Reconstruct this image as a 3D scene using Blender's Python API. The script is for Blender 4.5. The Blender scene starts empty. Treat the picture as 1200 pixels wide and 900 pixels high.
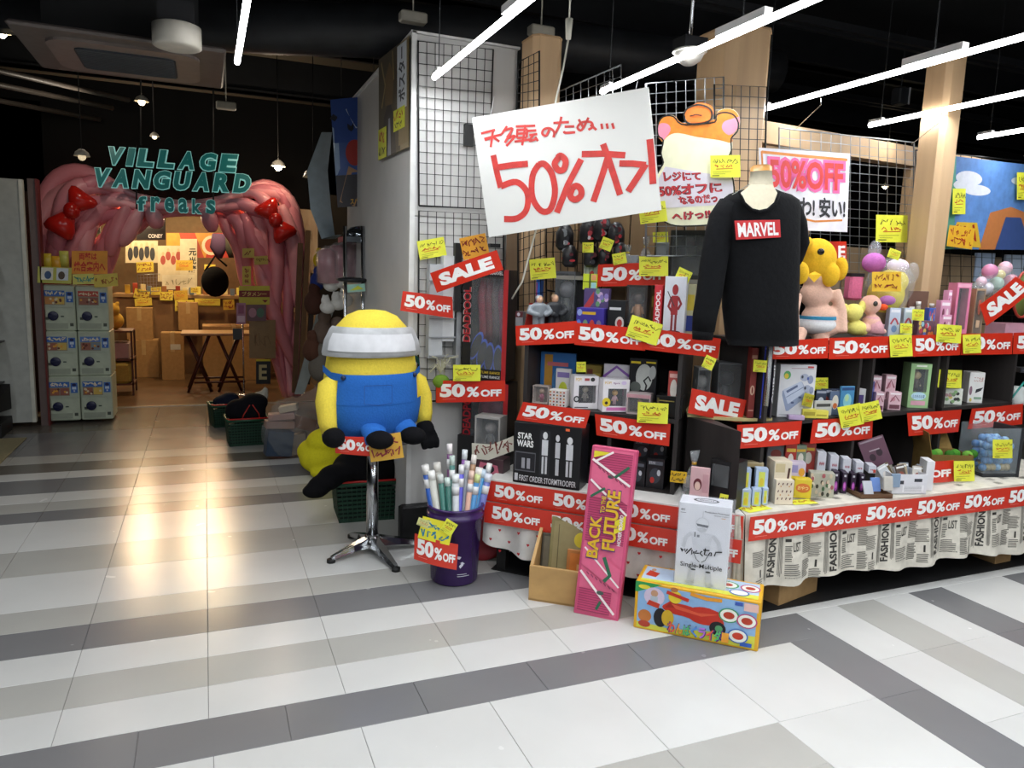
import bpy, math, random
from math import sin, cos, pi, radians, sqrt
from mathutils import Vector, Matrix
random.seed(7)
SC = bpy.context.scene
COL = SC.collection
# ---------------- camera ----------------
FPX = 872.0; HC = 1.5
_X = Vector((2134, 55, -FPX)).normalized()
_Y = Vector((-360, 139, -FPX)); _Y = (_Y - _X * _X.dot(_Y)).normalized()
_Z = _X.cross(_Y)
RC = Matrix((_X, _Y, _Z))
cd = bpy.data.cameras.new('camera'); cd.sensor_width = 36; cd.lens = FPX / 1200 * 36; cd.clip_start = .05; cd.clip_end = 100
cam = bpy.data.objects.new('camera', cd); COL.objects.link(cam)
cam.matrix_world = Matrix.Translation((0, 0, HC)) @ RC.to_4x4()
SC.camera = cam
# ---------------- view, world, big lights ----------------
SC.view_settings.view_transform = 'Standard'; SC.view_settings.look = 'None'
SC.view_settings.gamma = 1; SC.view_settings.exposure = 0.0
w = bpy.data.worlds.new('world'); SC.world = w; w.use_nodes = True
w.node_tree.nodes['Background'].inputs[0].default_value = (.75, .85, 1, 1)
w.node_tree.nodes['Background'].inputs[1].default_value = .03
def area(loc, sx, sy, power, col, rot=(0, 0, 0), name='lamp_or_fill_light'):
    l = bpy.data.lights.new(name, 'AREA'); l.shape = 'RECTANGLE'; l.size = sx; l.size_y = sy; l.energy = power; l.color = col
    o = bpy.data.objects.new(name, l); COL.objects.link(o); o.location = loc; o.rotation_euler = rot; return o
def bulb(loc, power, col, r=.05, name='bulb_light'):
    l = bpy.data.lights.new(name, 'POINT'); l.energy = power; l.color = col; l.shadow_soft_size = r
    o = bpy.data.objects.new(name, l); COL.objects.link(o); o.location = loc; return o
COOL = (.93, .97, 1); WARM = (1, .74, .42)
TUBE_W = 12.5
# lights just under the suspended tubes (tubes themselves are built further down)
TUBES = [(1.12, 3.90, 2.5), (2.01, 3.73, 2.5), (3.01, 3.67, 2.5), (3.85, 3.63, 2.5), (4.72, 3.55, 2.5), (.172, 4.115, 2.5)]
for x, y, z in TUBES:
    for k in range(3):
        area((x, y - 1.0 - k * 2.3, z - .03), .05, 1.9, TUBE_W, COOL)
area((-1.4, .6, 2.6), .1, 2.4, 17, COOL)  # unseen fill light out of view, added to brighten the floor at left
area((-1.9, 4.3, 2.6), .05, 2.4, 15, COOL)  # added fill light beyond the left edge, brightens white panel and capsule machines
bulb((-.9, 7.3, 2.75), 7, (1, .86, .7), .06); bulb((.62, 7.5, 2.6), 8, (1, .82, .62), .06)
area((-.6, -1.6, 2.7), .1, 2.4, 20, COOL)  # unseen fill light behind the camera, added for the left floor
for x in (1.1, 2.9, 4.7):   # the mall corridor behind the camera
    area((x - 2, -3.5, 2.9), .6, 2.2, 20, COOL)
for x, y, z, p in ((-.8, 9.4, 2.1, 14), (-.2, 10.6, 2.3, 26), (.1, 9.6, 2.2, 16), (-.9, 11.6, 2.2, 22), (0, 12.2, 2.2, 14)):
    bulb((x, y, z), p * 2.6, WARM, .06)
# ---------------- geometry helpers ----------------
def V(*a): return Vector(a)
def ray(px, py): return RC @ Vector((px - 600, 450 - py, -FPX))
def fl(px, py, z=0.0):
    d = ray(px, py); t = (z - HC) / d.z; return V(d.x * t, d.y * t, z)
class Fr:
    def __init__(s, x, y, deg):
        s.p = V(x, y, 0); a = radians(deg); s.u = V(cos(a), sin(a), 0); s.n = V(-sin(a), cos(a), 0)   # n points away from the aisle
    def pt(s, px, py, d=0.0):
        r = ray(px, py); t = (s.p.dot(s.n) + d) / r.dot(s.n); q = r * t; q.z += HC; return q
FL = Fr(2.196, 2.55, -43.6); FR = Fr(2.196, 2.55, 0); FS = Fr(2.35, 2.72, 5.5)
def FY(y): return Fr(0, y, 0)
def lin(h):
    o = []
    for i in (0, 2, 4):
        c = int(h[i:i+2], 16) / 255; o.append(c / 12.92 if c <= .04045 else ((c + .055) / 1.055) ** 2.4)
    return (*o, 1)
MATS = {}
def mat(c, rough=.55, metal=0, alpha=1, emit=0, var=.08, scale=14, bump=0, spec=.5, tr=0, stretch=None):
    k = (c, rough, metal, alpha, emit, var, scale, bump, spec, tr, stretch)
    if k in MATS: return MATS[k]
    m = bpy.data.materials.new('paint_' + c); m.use_nodes = True; nt = m.node_tree; b = nt.nodes['Principled BSDF']
    L = lin(c); b.inputs['Roughness'].default_value = rough; b.inputs['Metallic'].default_value = metal
    b.inputs['Specular IOR Level'].default_value = spec
    if alpha < 1: b.inputs['Alpha'].default_value = alpha
    if tr: b.inputs['Transmission Weight'].default_value = tr
    b.inputs['Base Color'].default_value = L
    if var or bump:
        tc = nt.nodes.new('ShaderNodeTexCoord'); nz = nt.nodes.new('ShaderNodeTexNoise'); nz.inputs['Scale'].default_value = scale; nz.inputs['Detail'].default_value = 4
        if stretch:
            mp = nt.nodes.new('ShaderNodeMapping'); mp.inputs['Scale'].default_value = stretch
            nt.links.new(tc.outputs['Object'], mp.inputs[0]); nt.links.new(mp.outputs[0], nz.inputs['Vector'])
        else: nt.links.new(tc.outputs['Object'], nz.inputs['Vector'])
        rp = nt.nodes.new('ShaderNodeMapRange'); rp.inputs[1].default_value = .3; rp.inputs[2].default_value = .7
        rp.inputs[3].default_value = 1 - var * 1.6; rp.inputs[4].default_value = 1 + var * .6
        mx = nt.nodes.new('ShaderNodeVectorMath'); mx.operation = 'SCALE'; mx.inputs[0].default_value = L[:3]
        nt.links.new(nz.outputs['Fac'], rp.inputs[0]); nt.links.new(rp.outputs[0], mx.inputs['Scale']); nt.links.new(mx.outputs[0], b.inputs['Base Color'])
        if bump:
            bp = nt.nodes.new('ShaderNodeBump'); bp.inputs['Strength'].default_value = bump; bp.inputs['Distance'].default_value = .01
            nt.links.new(nz.outputs['Fac'], bp.inputs['Height']); nt.links.new(bp.outputs[0], b.inputs['Normal'])
    if emit:
        b.inputs['Emission Color'].default_value = L; b.inputs['Emission Strength'].default_value = emit
    MATS[k] = m; return m
def ink(c): return mat(c, .5, var=.05, scale=30)
def fab(c): return mat(c, .95, var=.06, scale=110, bump=.25, spec=.15)
def clear(c='dfe6ea', a=.16): return mat(c, .12, alpha=a, var=.3, scale=9, bump=.5)
def wood(c, sc=(1, 1, .12)): return mat(c, .5, var=.16, scale=18, stretch=sc)
def card(c='a98558'): return mat(c, .85, var=.08, scale=25, bump=.05, spec=.2)
RED = 'cf3320'; YEL = 'e8ea45'; WHT = 'f2f2f0'; BLK = '0c0c0e'
class M:
    def __init__(s, m=None, T=None): s.v = []; s.f = []; s.mi = []; s.ms = []; s.cur = m; s.T = T; s.sm = []
    def add(s, vs, fs, m=None, smooth=False):
        m = m or s.cur
        if isinstance(m, str): m = ink(m)
        if m not in s.ms: s.ms.append(m)
        b = len(s.v); i = s.ms.index(m)
        s.v += [s.T @ Vector(p) if s.T else Vector(p) for p in vs]
        for f in fs: s.f.append([b + j for j in f]); s.mi.append(i); s.sm.append(smooth)
        return s
    def box(s, x0, y0, z0, x1, y1, z1, m=None, T=None):
        vs = [(x, y, z) for x in (x0, x1) for y in (y0, y1) for z in (z0, z1)]
        if T: vs = [T @ Vector(p) for p in vs]
        return s.add(vs, [(0, 1, 3, 2), (4, 6, 7, 5), (0, 4, 5, 1), (2, 3, 7, 6), (0, 2, 6, 4), (1, 5, 7, 3)], m)
    def cbox(s, x0, y0, z0, x1, y1, z1, c=.004, m=None):   # chamfered upright box
        pts = [(x0 + c, y0), (x1 - c, y0), (x1, y0 + c), (x1, y1 - c), (x1 - c, y1), (x0 + c, y1), (x0, y1 - c), (x0, y0 + c)]
        cx, cy = (x0 + x1) / 2, (y0 + y1) / 2
        ins = [(p[0] + (c if p[0] < cx else -c), p[1] + (c if p[1] < cy else -c)) for p in pts]
        vs = [(*p, z0 + c) for p in pts] + [(*p, z1 - c) for p in pts] + [(*p, z0) for p in ins] + [(*p, z1) for p in ins]
        fs = [tuple(range(24, 32)), tuple(range(23, 15, -1))]
        for i in range(8):
            j = (i + 1) % 8; fs += [(i, j, 8 + j, 8 + i), (8 + i, 8 + j, 24 + j, 24 + i), (16 + i, 16 + j, j, i)]
        return s.add(vs, fs, m)
    def quad(s, a, b, c, d, m=None): return s.add([a, b, c, d], [(0, 1, 2, 3)], m)
    def tube(s, pts, r, m=None, n=8, caps=True, smooth=True):
        pts = [Vector(p) for p in pts]; rs = r if isinstance(r, (list, tuple)) else [r] * len(pts)
        vs = []; fs = []; up = None
        for i, p in enumerate(pts):
            t = (pts[min(i + 1, len(pts) - 1)] - pts[max(i - 1, 0)]); t = t.normalized() if t.length > 1e-9 else V(0, 0, 1)
            if up is None: up = V(0, 0, 1) if abs(t.z) < .9 else V(1, 0, 0)
            a = t.cross(up)
            if a.length < 1e-6: a = t.cross(V(0, 1, .1))
            a.normalize(); b = a.cross(t).normalized(); up = b
            for k in range(n):
                q = 2 * pi * (k + .5) / n; vs.append(p + (a * cos(q) + b * sin(q)) * rs[i])
        for i in range(len(pts) - 1):
            for k in range(n):
                l = (k + 1) % n; fs.append((i * n + k, i * n + l, (i + 1) * n + l, (i + 1) * n + k))
        if caps: fs += [tuple(range(n - 1, -1, -1)), tuple(range((len(pts) - 1) * n, len(pts) * n))]
        return s.add(vs, fs, m, smooth and n > 4)
    def loft(s, rings, m=None, n=20, smooth=True, caps=True):   # rings: (cx,cy,cz,rx,ry[,rot[,power]])
        vs = []; fs = []
        for R in rings:
            cx, cy, cz, rx, ry = R[:5]; ro = R[5] if len(R) > 5 else 0; pw = R[6] if len(R) > 6 else 1
            for k in range(n):
                q = 2 * pi * k / n; c, d = cos(q), sin(q)
                x = rx * math.copysign(abs(c) ** pw, c); y = ry * math.copysign(abs(d) ** pw, d)
                vs.append((cx + x * cos(ro) - y * sin(ro), cy + x * sin(ro) + y * cos(ro), cz))
        for i in range(len(rings) - 1):
            for k in range(n):
                l = (k + 1) % n; fs.append((i * n + k, i * n + l, (i + 1) * n + l, (i + 1) * n + k))
        if caps: fs += [tuple(range(n - 1, -1, -1)), tuple(range((len(rings) - 1) * n, len(rings) * n))]
        return s.add(vs, fs, m, smooth)
    def ball(s, c, r, m=None, n=16, k=10, rot=None):
        rx, ry, rz = r if isinstance(r, (tuple, list)) else (r, r, r); c = Vector(c)
        vs = [(0, 0, rz)]; fs = []
        for i in range(1, k):
            a = pi * i / k
            for j in range(n): q = 2 * pi * j / n; vs.append((rx * sin(a) * cos(q), ry * sin(a) * sin(q), rz * cos(a)))
        vs.append((0, 0, -rz))
        for j in range(n): fs.append((0, 1 + j, 1 + (j + 1) % n)); fs.append((len(vs) - 1, len(vs) - 1 - n + (j + 1) % n, len(vs) - 1 - n + j))
        for i in range(k - 2):
            for j in range(n): l = (j + 1) % n; fs.append((1 + i * n + j, 1 + (i + 1) * n + j, 1 + (i + 1) * n + l, 1 + i * n + l))
        vs = [Vector(p) for p in vs]
        if rot: vs = [rot @ p for p in vs]
        return s.add([c + p for p in vs], fs, m, True)
    def prism(s, poly, h, m=None):   # poly in local xy (CCW), height h up
        n = len(poly); vs = [(x, y, 0) for x, y in poly] + [(x, y, h) for x, y in poly]
        return s.add(vs, [tuple(range(n - 1, -1, -1)), tuple(range(n, 2 * n))] + [(i, (i + 1) % n, n + (i + 1) % n, n + i) for i in range(n)], m)
WL = {}
def obj(name, mb, parent=None, origin=None, smooth=None, kind=None):
    if not mb.v: return None
    xs = [p.x for p in mb.v]; ys = [p.y for p in mb.v]; zs = [p.z for p in mb.v]
    o_ = Vector(origin) if origin is not None else V((min(xs) + max(xs)) / 2, (min(ys) + max(ys)) / 2, min(zs))
    me = bpy.data.meshes.new(name); me.from_pydata([p - o_ for p in mb.v], [], mb.f)
    for m in mb.ms: me.materials.append(m)
    me.polygons.foreach_set('material_index', mb.mi); me.polygons.foreach_set('use_smooth', mb.sm)
    o = bpy.data.objects.new(name, me); COL.objects.link(o)
    if parent: o.parent = parent; o.location = o_ - WL[parent]
    else: o.location = o_
    WL[o] = o_
    if kind: o['kind'] = kind
    return o
def tag(o, label, cat, group=None):
    o['label'] = label; o['category'] = cat
    if group: o['group'] = group
    return o
def thing(name, label, cat, loc, group=None):
    o = bpy.data.objects.new(name, None); COL.objects.link(o); o.location = loc; o.empty_display_size = .1; WL[o] = Vector(loc)
    return tag(o, label, cat, group)
def struct(name, mb, parent=None): return obj(name, mb, parent, kind='structure')
def fuse(o, vox=.01, it=4):
    r = o.modifiers.new('r', 'REMESH'); r.mode = 'VOXEL'; r.voxel_size = vox; r.use_smooth_shade = True
    s = o.modifiers.new('s', 'SMOOTH'); s.factor = .6; s.iterations = it
def dup(o, d, parent=None, label=None):
    c = o.copy(); COL.objects.link(c)
    if parent: c.parent = parent; WL[c] = WL[o] + d
    else: c.location = o.location + d; WL[c] = WL[o] + d
    for ch in list(o.children): dup(ch, d, c)
    if label: c['label'] = label
    return c
TX = {}
def glyphs(t, bold=.02):
    k = (t, bold)
    if k not in TX:
        cu = bpy.data.curves.new('t', 'FONT'); cu.body = t; cu.offset = bold; cu.resolution_u = 3
        o = bpy.data.objects.new('t', cu); COL.objects.link(o)
        me = bpy.data.meshes.new_from_object(o.evaluated_get(bpy.context.evaluated_depsgraph_get()))
        vs = [tuple(v.co[:2]) for v in me.vertices]; fs = [tuple(p.vertices) for p in me.polygons]
        x0 = min(v[0] for v in vs); x1 = max(v[0] for v in vs); y0 = min(v[1] for v in vs); y1 = max(v[1] for v in vs)
        TX[k] = ([((v[0] - x0) / (x1 - x0), (v[1] - y0) / (y1 - y0)) for v in vs], fs)
        bpy.data.objects.remove(o); bpy.data.curves.remove(cu); bpy.data.meshes.remove(me)
    return TX[k]
# ---- a printable face: bilinear quad + offset; art DSL in (s,t), t up ----
class Face:
    def __init__(s, bl, br, tr, tl, n=None, wave=0, wf=1.0):
        s.bl, s.br, s.tr, s.tl = map(Vector, (bl, br, tr, tl)); s.wave = wave; s.wf = wf
        s.n = n or (s.br - s.bl).cross(s.tl - s.bl).normalized(); s.k = 0
        s.asp = (s.br - s.bl).length / max(1e-6, (s.tl - s.bl).length); s.H = (s.tl - s.bl).length
    def P(s, a, b, off=0):
        q = (s.bl * (1 - a) + s.br * a) * (1 - b) + (s.tl * (1 - a) + s.tr * a) * b
        return q + s.n * (off + (s.wave * sin(pi * a * s.wf) if s.wave else 0))
    def art(s, mb, items, base=.0008):
        for it in items:
            s.k += 1; off = base + s.k * .00014; c = it[-1]; t = it[0]
            if t == 'r': _, a0, b0, a1, b1, _c = it; n = 1 if not s.wave else 8; vs = []; fs = []
            if t == 'r':
                for i in range(n + 1): a = a0 + (a1 - a0) * i / n; vs += [s.P(a, b0, off), s.P(a, b1, off)]
                for i in range(n): fs.append((2 * i, 2 * i + 2, 2 * i + 3, 2 * i + 1))
                mb.add(vs, fs, c)
            elif t == 'e':
                _, a, b, ra, rb, _c = it; mb.add([s.P(a + ra * cos(2 * pi * i / 20), b + rb * sin(2 * pi * i / 20), off) for i in range(20)], [tuple(range(20))], c)
            elif t == 'o':
                _, a, b, ra, rb, wd, _c = it; vs = []; fs = []
                for i in range(20):
                    q = 2 * pi * i / 20; vs += [s.P(a + ra * cos(q), b + rb * sin(q), off), s.P(a + (ra - wd / s.asp) * cos(q), b + (rb - wd) * sin(q), off)]
                for i in range(20): j = (i + 1) % 20; fs.append((2 * i, 2 * j, 2 * j + 1, 2 * i + 1))
                mb.add(vs, fs, c)
            elif t == 'p': mb.add([s.P(a, b, off) for a, b in it[1]], [tuple(range(len(it[1])))], c)
            elif t == 't':   # text, s0,t0,s1,t1
                _, tx, a0, b0, a1, b1, _c = it; vs, fs = glyphs(tx, {'50': .05, '%': .035, 'OFF': .045, 'SALE': .06}.get(tx, .03 if (b1 - b0) * s.H > .03 else .008))
                mb.add([s.P(a0 + (a1 - a0) * x, b0 + (b1 - b0) * y, off) for x, y in vs], fs, c)
            elif t == 'v':   # text rotated 90 deg, reading upward
                _, tx, a0, b0, a1, b1, _c = it; vs, fs = glyphs(tx, .03)
                mb.add([s.P(a1 - (a1 - a0) * y, b0 + (b1 - b0) * x, off) for x, y in vs], fs, c)
            elif t == 'l':   # stroke, width as fraction of height
                _, pts, wd, _c = it; s.stroke(mb, pts, wd, off, c)
        return mb
    def stroke(s, mb, pts, wd, off, c):
        q = [Vector((a * s.asp, b)) for a, b in pts]; vs = []; fs = []
        for i, p in enumerate(q):
            d = q[min(i + 1, len(q) - 1)] - q[max(i - 1, 0)]; d = d.normalized() if d.length else Vector((1, 0)); m = Vector((-d.y, d.x)) * wd / 2
            for e in (p + m, p - m): vs.append(s.P(e.x / s.asp, e.y, off))
        for i in range(len(q) - 1): fs.append((2 * i, 2 * i + 1, 2 * i + 3, 2 * i + 2))
        mb.add(vs, fs, c)
def curve(pts, n=6):   # Catmull-Rom through 2D/3D tuples
    P = [Vector(p) for p in pts]; out = []
    for i in range(len(P) - 1):
        a, b, c, d = P[max(i - 1, 0)], P[i], P[i + 1], P[min(i + 2, len(P) - 1)]
        for k in range(n):
            t = k / n; out.append(tuple(.5 * ((2 * b) + (c - a) * t + (2 * a - 5 * b + 4 * c - d) * t * t + (3 * b - a - 3 * c + d) * t ** 3)))
    out.append(tuple(P[-1])); return out
def sheet_mb(F, th, m, n=8):
    mb = M(m); vs = []; fs = []; n = n if F.wave else 1
    for i in range(n + 1):
        a = i / n; vs += [F.P(a, 0, 0), F.P(a, 1, 0), F.P(a, 1, -th), F.P(a, 0, -th)]
    for i in range(n):
        b = 4 * i; fs += [(b, b + 4, b + 5, b + 1), (b + 1, b + 5, b + 6, b + 2), (b + 2, b + 6, b + 7, b + 3), (b + 3, b + 7, b + 4, b)]
    fs += [(0, 1, 2, 3), (4 * n + 3, 4 * n + 2, 4 * n + 1, 4 * n)]
    return mb.add(vs, fs)
def pxface(fr, d, tl, tr, br, bl, wave=0, wf=1.0):
    return Face(fr.pt(*bl, d), fr.pt(*br, d), fr.pt(*tr, d), fr.pt(*tl, d), -fr.n, wave, wf)
OFF50 = [('t', '50', .06, .24, .44, .86, WHT), ('t', '%', .46, .24, .64, .72, WHT), ('t', 'OFF', .66, .24, .95, .58, WHT), ('r', .1, .15, .3, .17, 'f08a7c')]
SALE = [('t', 'SALE', .1, .2, .9, .82, WHT)]
BANDM = mat(RED, .32, var=.04, scale=6)
def band(label, fr, d, tl, tr, br, bl, art=OFF50, group='red discount banners', wave=.006, wf=1.0, th=.0012):
    F = pxface(fr, d, tl, tr, br, bl, wave, wf)
    o = obj('sale_banner', sheet_mb(F, th, BANDM)); tag(o, label, 'banner', group)
    obj('lettering', F.art(M(), art), o); return o
def scribble(s0, t0, s1, t1, n, c, wd=.02):
    out = []; x = s0
    while x < s1:
        y = t0 + random.random() * (t1 - t0); k = (s1 - s0) / n
        pts = [(x + random.uniform(-.3, 1.2) * k, random.uniform(t0, t1)) for _ in range(4)]
        out.append(('l', pts, wd, c)); x += k
    return out
NOTEM = mat(YEL, .6, var=.05)
def note(label, fr, d, cx, cy, w, h, rot=0, col=None, big=False, inkc='2a2a10', group='yellow handwritten price notes', name='price_note'):
    a = radians(rot); c, s_ = cos(a), sin(a)
    R = lambda x, y: (cx + x * c + y * s_, cy - x * s_ + y * c)   # rot: counter-clockwise degrees in view
    F = pxface(fr, d, R(-w/2, -h/2), R(w/2, -h/2), R(w/2, h/2), R(-w/2, h/2), .003)
    o = obj(name, sheet_mb(F, .001, NOTEM if not col else mat(col, .6, var=.05), 4)); tag(o, label, 'price note', group)
    A = scribble(.1, .62, .85, .85, 7, inkc, .025) + scribble(.15, .42, .8, .58, 6, 'c8321e', .03) + [('l', [(.2, .38), (.75, .4)], .025, 'c8321e')]
    A += [('l', [(.08, .24), (.7, .26)], .012, inkc), ('l', [(.1, .16), (.5, .16)], .012, inkc), ('r', .06, .07, .3, .1, inkc)]
    if big: A = scribble(.08, .55, .92, .9, 6, inkc, .06) + scribble(.08, .12, .92, .48, 6, inkc, .06)
    obj('handwriting', F.art(M(), A), o); return o
def place(fr, d, bb, z=None, yaw=0, th=.1):
    # the box's silhouette spans bb; its own width follows from the side it shows
    x0, y0, x1, y1 = bb; ym = (y0 + y1) / 2; xc = (x0 + x1) / 2
    a = fr.pt(x0, ym, d); b = fr.pt(x1, ym, d); c0 = (a + b) / 2; v = V(c0.x, c0.y, 0).normalized(); r = V(v.y, -v.x, 0)
    if yaw == 0 and fr in (FR, FS): yaw = -32 if th <= .1 else -20
    q = radians(yaw); u = fr.u * cos(q) + fr.n * sin(q); n = fr.n * cos(q) - fr.u * sin(q)
    S = (b - a).length * abs(fr.u.dot(r)); wd = max(S * .3, (S - th * abs(n.dot(r))) / abs(u.dot(r)))
    ext = (wd * abs(u.dot(fr.n)) + th * abs(n.dot(fr.n))) / 2
    c = fr.pt(xc, ym, d + ext); t = fr.pt(xc, y0, d + ext * .3).z; zz = z if z is not None else fr.pt(xc, y1, d).z
    o = c - u * (wd / 2) - n * (th / 2)
    return Matrix(((u.x, n.x, 0, o.x), (u.y, n.y, 0, o.y), (0, 0, 1, zz), (0, 0, 0, 1))), wd, max(.01, t - zz)
def bface(T, w, h, th=0, side='f'):
    g = lambda x, y, z: T @ V(x, y, z)
    if side == 'f': return Face(g(0, 0, 0), g(w, 0, 0), g(w, 0, h), g(0, 0, h))
    if side == 'l': return Face(g(0, th, 0), g(0, 0, 0), g(0, 0, h), g(0, th, h))
    if side == 'r': return Face(g(w, 0, 0), g(w, th, 0), g(w, th, h), g(w, 0, h))
    return Face(g(0, 0, h), g(w, 0, h), g(w, th, h), g(0, th, h))
def product(name, label, fr, bb, z, d, th, col, art=(), top=None, left=None, right=None, cat='box', yaw=0, group=None, m=None, ch=.0015):
    T, w_, h_ = place(fr, d, bb, z, yaw, th)
    mb = M(m or mat(col, .4, var=.06), T).cbox(0, 0, 0, w_, th, h_, ch)
    o = obj(name, mb); tag(o, label, cat, group); a = M()
    bface(T, w_, h_).art(a, art)
    if top: bface(T, w_, h_, th, 't').art(a, top)
    if left: bface(T, w_, h_, th, 'l').art(a, left)
    if right: bface(T, w_, h_, th, 'r').art(a, right)
    if a.v: obj('printed_artwork', a, o)
    return o
def figure_mb(x, y, z, h, body, skin, head=.3):   # plain little collectible figure in local coords
    mb = M(); hr = h * head / 2
    mb.ball((x, y, z + h - hr), (hr, hr * .85, hr * .95), ink(skin), 12, 8)
    mb.loft([(x, y, z + h * .1, h * .12, h * .09), (x, y, z + h * .35, h * .13, h * .1), (x, y, z + h * (1 - head) + hr * .2, h * .1, h * .08)], ink(body), 10)
    for s in (-1, 1):
        mb.tube([(x + s * h * .06, y, z), (x + s * h * .06, y, z + h * .2)], h * .055, ink(body), 7)
        mb.tube([(x + s * h * .12, y, z + h * (.95 - head)), (x + s * h * .19, y - h * .04, z + h * .3)], h * .04, ink(body), 7)
        mb.ball((x + s * h * .19, y - h * .05, z + h * .28), h * .045, ink(skin), 8, 6)
    return mb
def window_box(name, label, fr, bb, z, d, th, col, art=(), win=(.12, .2, .88, .78), body='8a4a3a', skin='d9b090', yaw=0, group=None, side=None, back='3a3238', cat='box', fig=True, fh=.86):
    T, w_, h_ = place(fr, d, bb, z, yaw, th); a0, b0, a1, b1 = win[0] * w_, win[1] * h_, win[2] * w_, win[3] * h_; t = .003
    mb = M(mat(col, .4, var=.05), T)
    mb.box(0, t, 0, t, th, h_); mb.box(w_ - t, t, 0, w_, th, h_); mb.box(0, t, 0, w_, th, t); mb.box(0, t, h_ - t, w_, th, h_)
    mb.box(t, th - t, t, w_ - t, th, h_ - t, mat(back, .6))
    mb.box(0, 0, 0, w_, t, b0); mb.box(0, 0, b1, w_, t, h_); mb.box(0, 0, b0, a0, t, b1); mb.box(a1, 0, b0, w_, t, b1)
    o = obj(name, mb); tag(o, label, cat, group)
    obj('window_pane', M(clear(a=.14), T).quad((a0, t * .5, b0), (a1, t * .5, b0), (a1, t * .5, b1), (a0, t * .5, b1)), o)
    if fig:
        f = figure_mb(w_ * (win[0] + win[2]) / 2, th * .5, b0 + .001, (b1 - b0) * fh, body, skin, .42); g = M(); g.v = [T @ p for p in f.v]; g.f = f.f; g.mi = f.mi; g.ms = f.ms; g.sm = f.sm
        obj('figure', g, o)
    a = M(); bface(T, w_, h_).art(a, art)
    if side: bface(T, w_, h_, th, 'l').art(a, side)
    if a.v: obj('printed_artwork', a, o)
    return o
# ================= SETTING =================
def ceramic(c, v=.05):
    m = mat('fl' + c) if False else None
    k = ('tile', c)
    if k in MATS: return MATS[k]
    m = mat(c, .2, var=v, scale=1.7, spec=.5).copy(); m.name = 'glazed_tile_' + c
    nt = m.node_tree; b = nt.nodes['Principled BSDF']
    tc = nt.nodes.new('ShaderNodeTexCoord'); nz = nt.nodes.new('ShaderNodeTexNoise'); nz.inputs['Scale'].default_value = 7
    oi = nt.nodes.new('ShaderNodeObjectInfo'); ad = nt.nodes.new('ShaderNodeVectorMath'); ad.operation = 'ADD'
    nt.links.new(tc.outputs['Object'], ad.inputs[0]); nt.links.new(oi.outputs['Random'], ad.inputs[1]); nt.links.new(ad.outputs[0], nz.inputs['Vector'])
    rr = nt.nodes.new('ShaderNodeMapRange'); rr.inputs[3].default_value = .2; rr.inputs[4].default_value = .3
    nt.links.new(nz.outputs['Fac'], rr.inputs[0]); nt.links.new(rr.outputs[0], b.inputs['Roughness'])
    MATS[k] = m; return m
TM = {'w': ceramic('cfcfcd'), 'g': ceramic('b0afaa'), 'd': ceramic('777779'), 'b': ceramic('6a655e')}
floor = obj('floor', M(mat('6f6d6a', .6)).box(-7, -7, -.06, 11, 15, -.004), kind='structure')
TMESH = {}
def tile_mesh(k, wd, dp):
    q = (k, round(wd, 3), round(dp, 3))
    if q not in TMESH:
        me = bpy.data.meshes.new('tile'); c = .0012; a, b = wd / 2 - .0008, dp / 2 - .0008
        vs = [(x * a, y * b, -.004) for x, y in ((-1, -1), (1, -1), (1, 1), (-1, 1))] + [(x * a, y * b, -c) for x, y in ((-1, -1), (1, -1), (1, 1), (-1, 1))] + [(x * (a - c), y * (b - c), 0) for x, y in ((-1, -1), (1, -1), (1, 1), (-1, 1))]
        me.from_pydata(vs, [], [(8, 9, 10, 11)] + [(i, (i + 1) % 4, 4 + (i + 1) % 4, 4 + i) for i in range(4)] + [(4 + i, 4 + (i + 1) % 4, 8 + (i + 1) % 4, 8 + i) for i in range(4)])
        me.materials.append(TM[k]); TMESH[q] = me
    return TMESH[q]
TL = []
SA = [(-1.2, .95, 'w'), (.95, 1.39, 'w'), (1.39, 1.61, 'd'), (1.61, 1.84, 'g'), (1.84, 2.285, 'w'), (2.285, 2.50, 'd'), (2.50, 2.71, 'w'), (2.71, 2.93, 'g'), (2.93, 3.14, 'w'), (3.14, 3.37, 'd'), (3.37, 3.58, 'g'), (3.58, 4.0, 'w'), (4.0, 4.36, 'g'), (4.36, 4.85, 'w'), (4.85, 5.06, 'd'), (5.06, 5.26, 'g'), (5.26, 5.47, 'w'), (5.47, 5.83, 'd'), (5.83, 6.02, 'w'), (6.02, 6.3, 'b'), (6.3, 6.56, 'g'), (6.56, 7.0, 'd'), (7.0, 7.45, 'd'), (7.45, 8.0, 'b'), (8.0, 8.62, 'b')]
for i, (y0, y1, k) in enumerate(SA):
    xm = 2.264 + (min(y1, 2.62) - 2.285) * 1.02 if y1 < 2.6 else 6.8
    if y1 <= 2.285: xm = 2.264 + (y1 - 2.285) * 1.04
    elif y1 <= 2.5: xm = 2.496
    x = xm
    while x > -4.2:
        if y0 > -1: TL.append((x - .455, x, y0, y1, k))
        x -= .455
SB = [(1.80, 2.264, 'w', 2.285), (2.264, 2.496, 'd', 2.285), (2.496, 2.743, 'w', 2.5), (2.743, 2.977, 'g', 2.5), (2.977, 3.21, 'w', 2.5), (3.21, 3.445, 'd', 2.5), (3.445, 3.90, 'w', 2.5), (3.9, 4.13, 'd', 2.5), (4.13, 4.36, 'w', 2.5), (4.36, 4.6, 'g', 2.5), (4.6, 4.83, 'w', 2.5), (4.83, 5.06, 'd', 2.5)]
SB += [(1.57, 1.80, 'g', 1.84), (1.34, 1.57, 'd', 1.61)]
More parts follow.
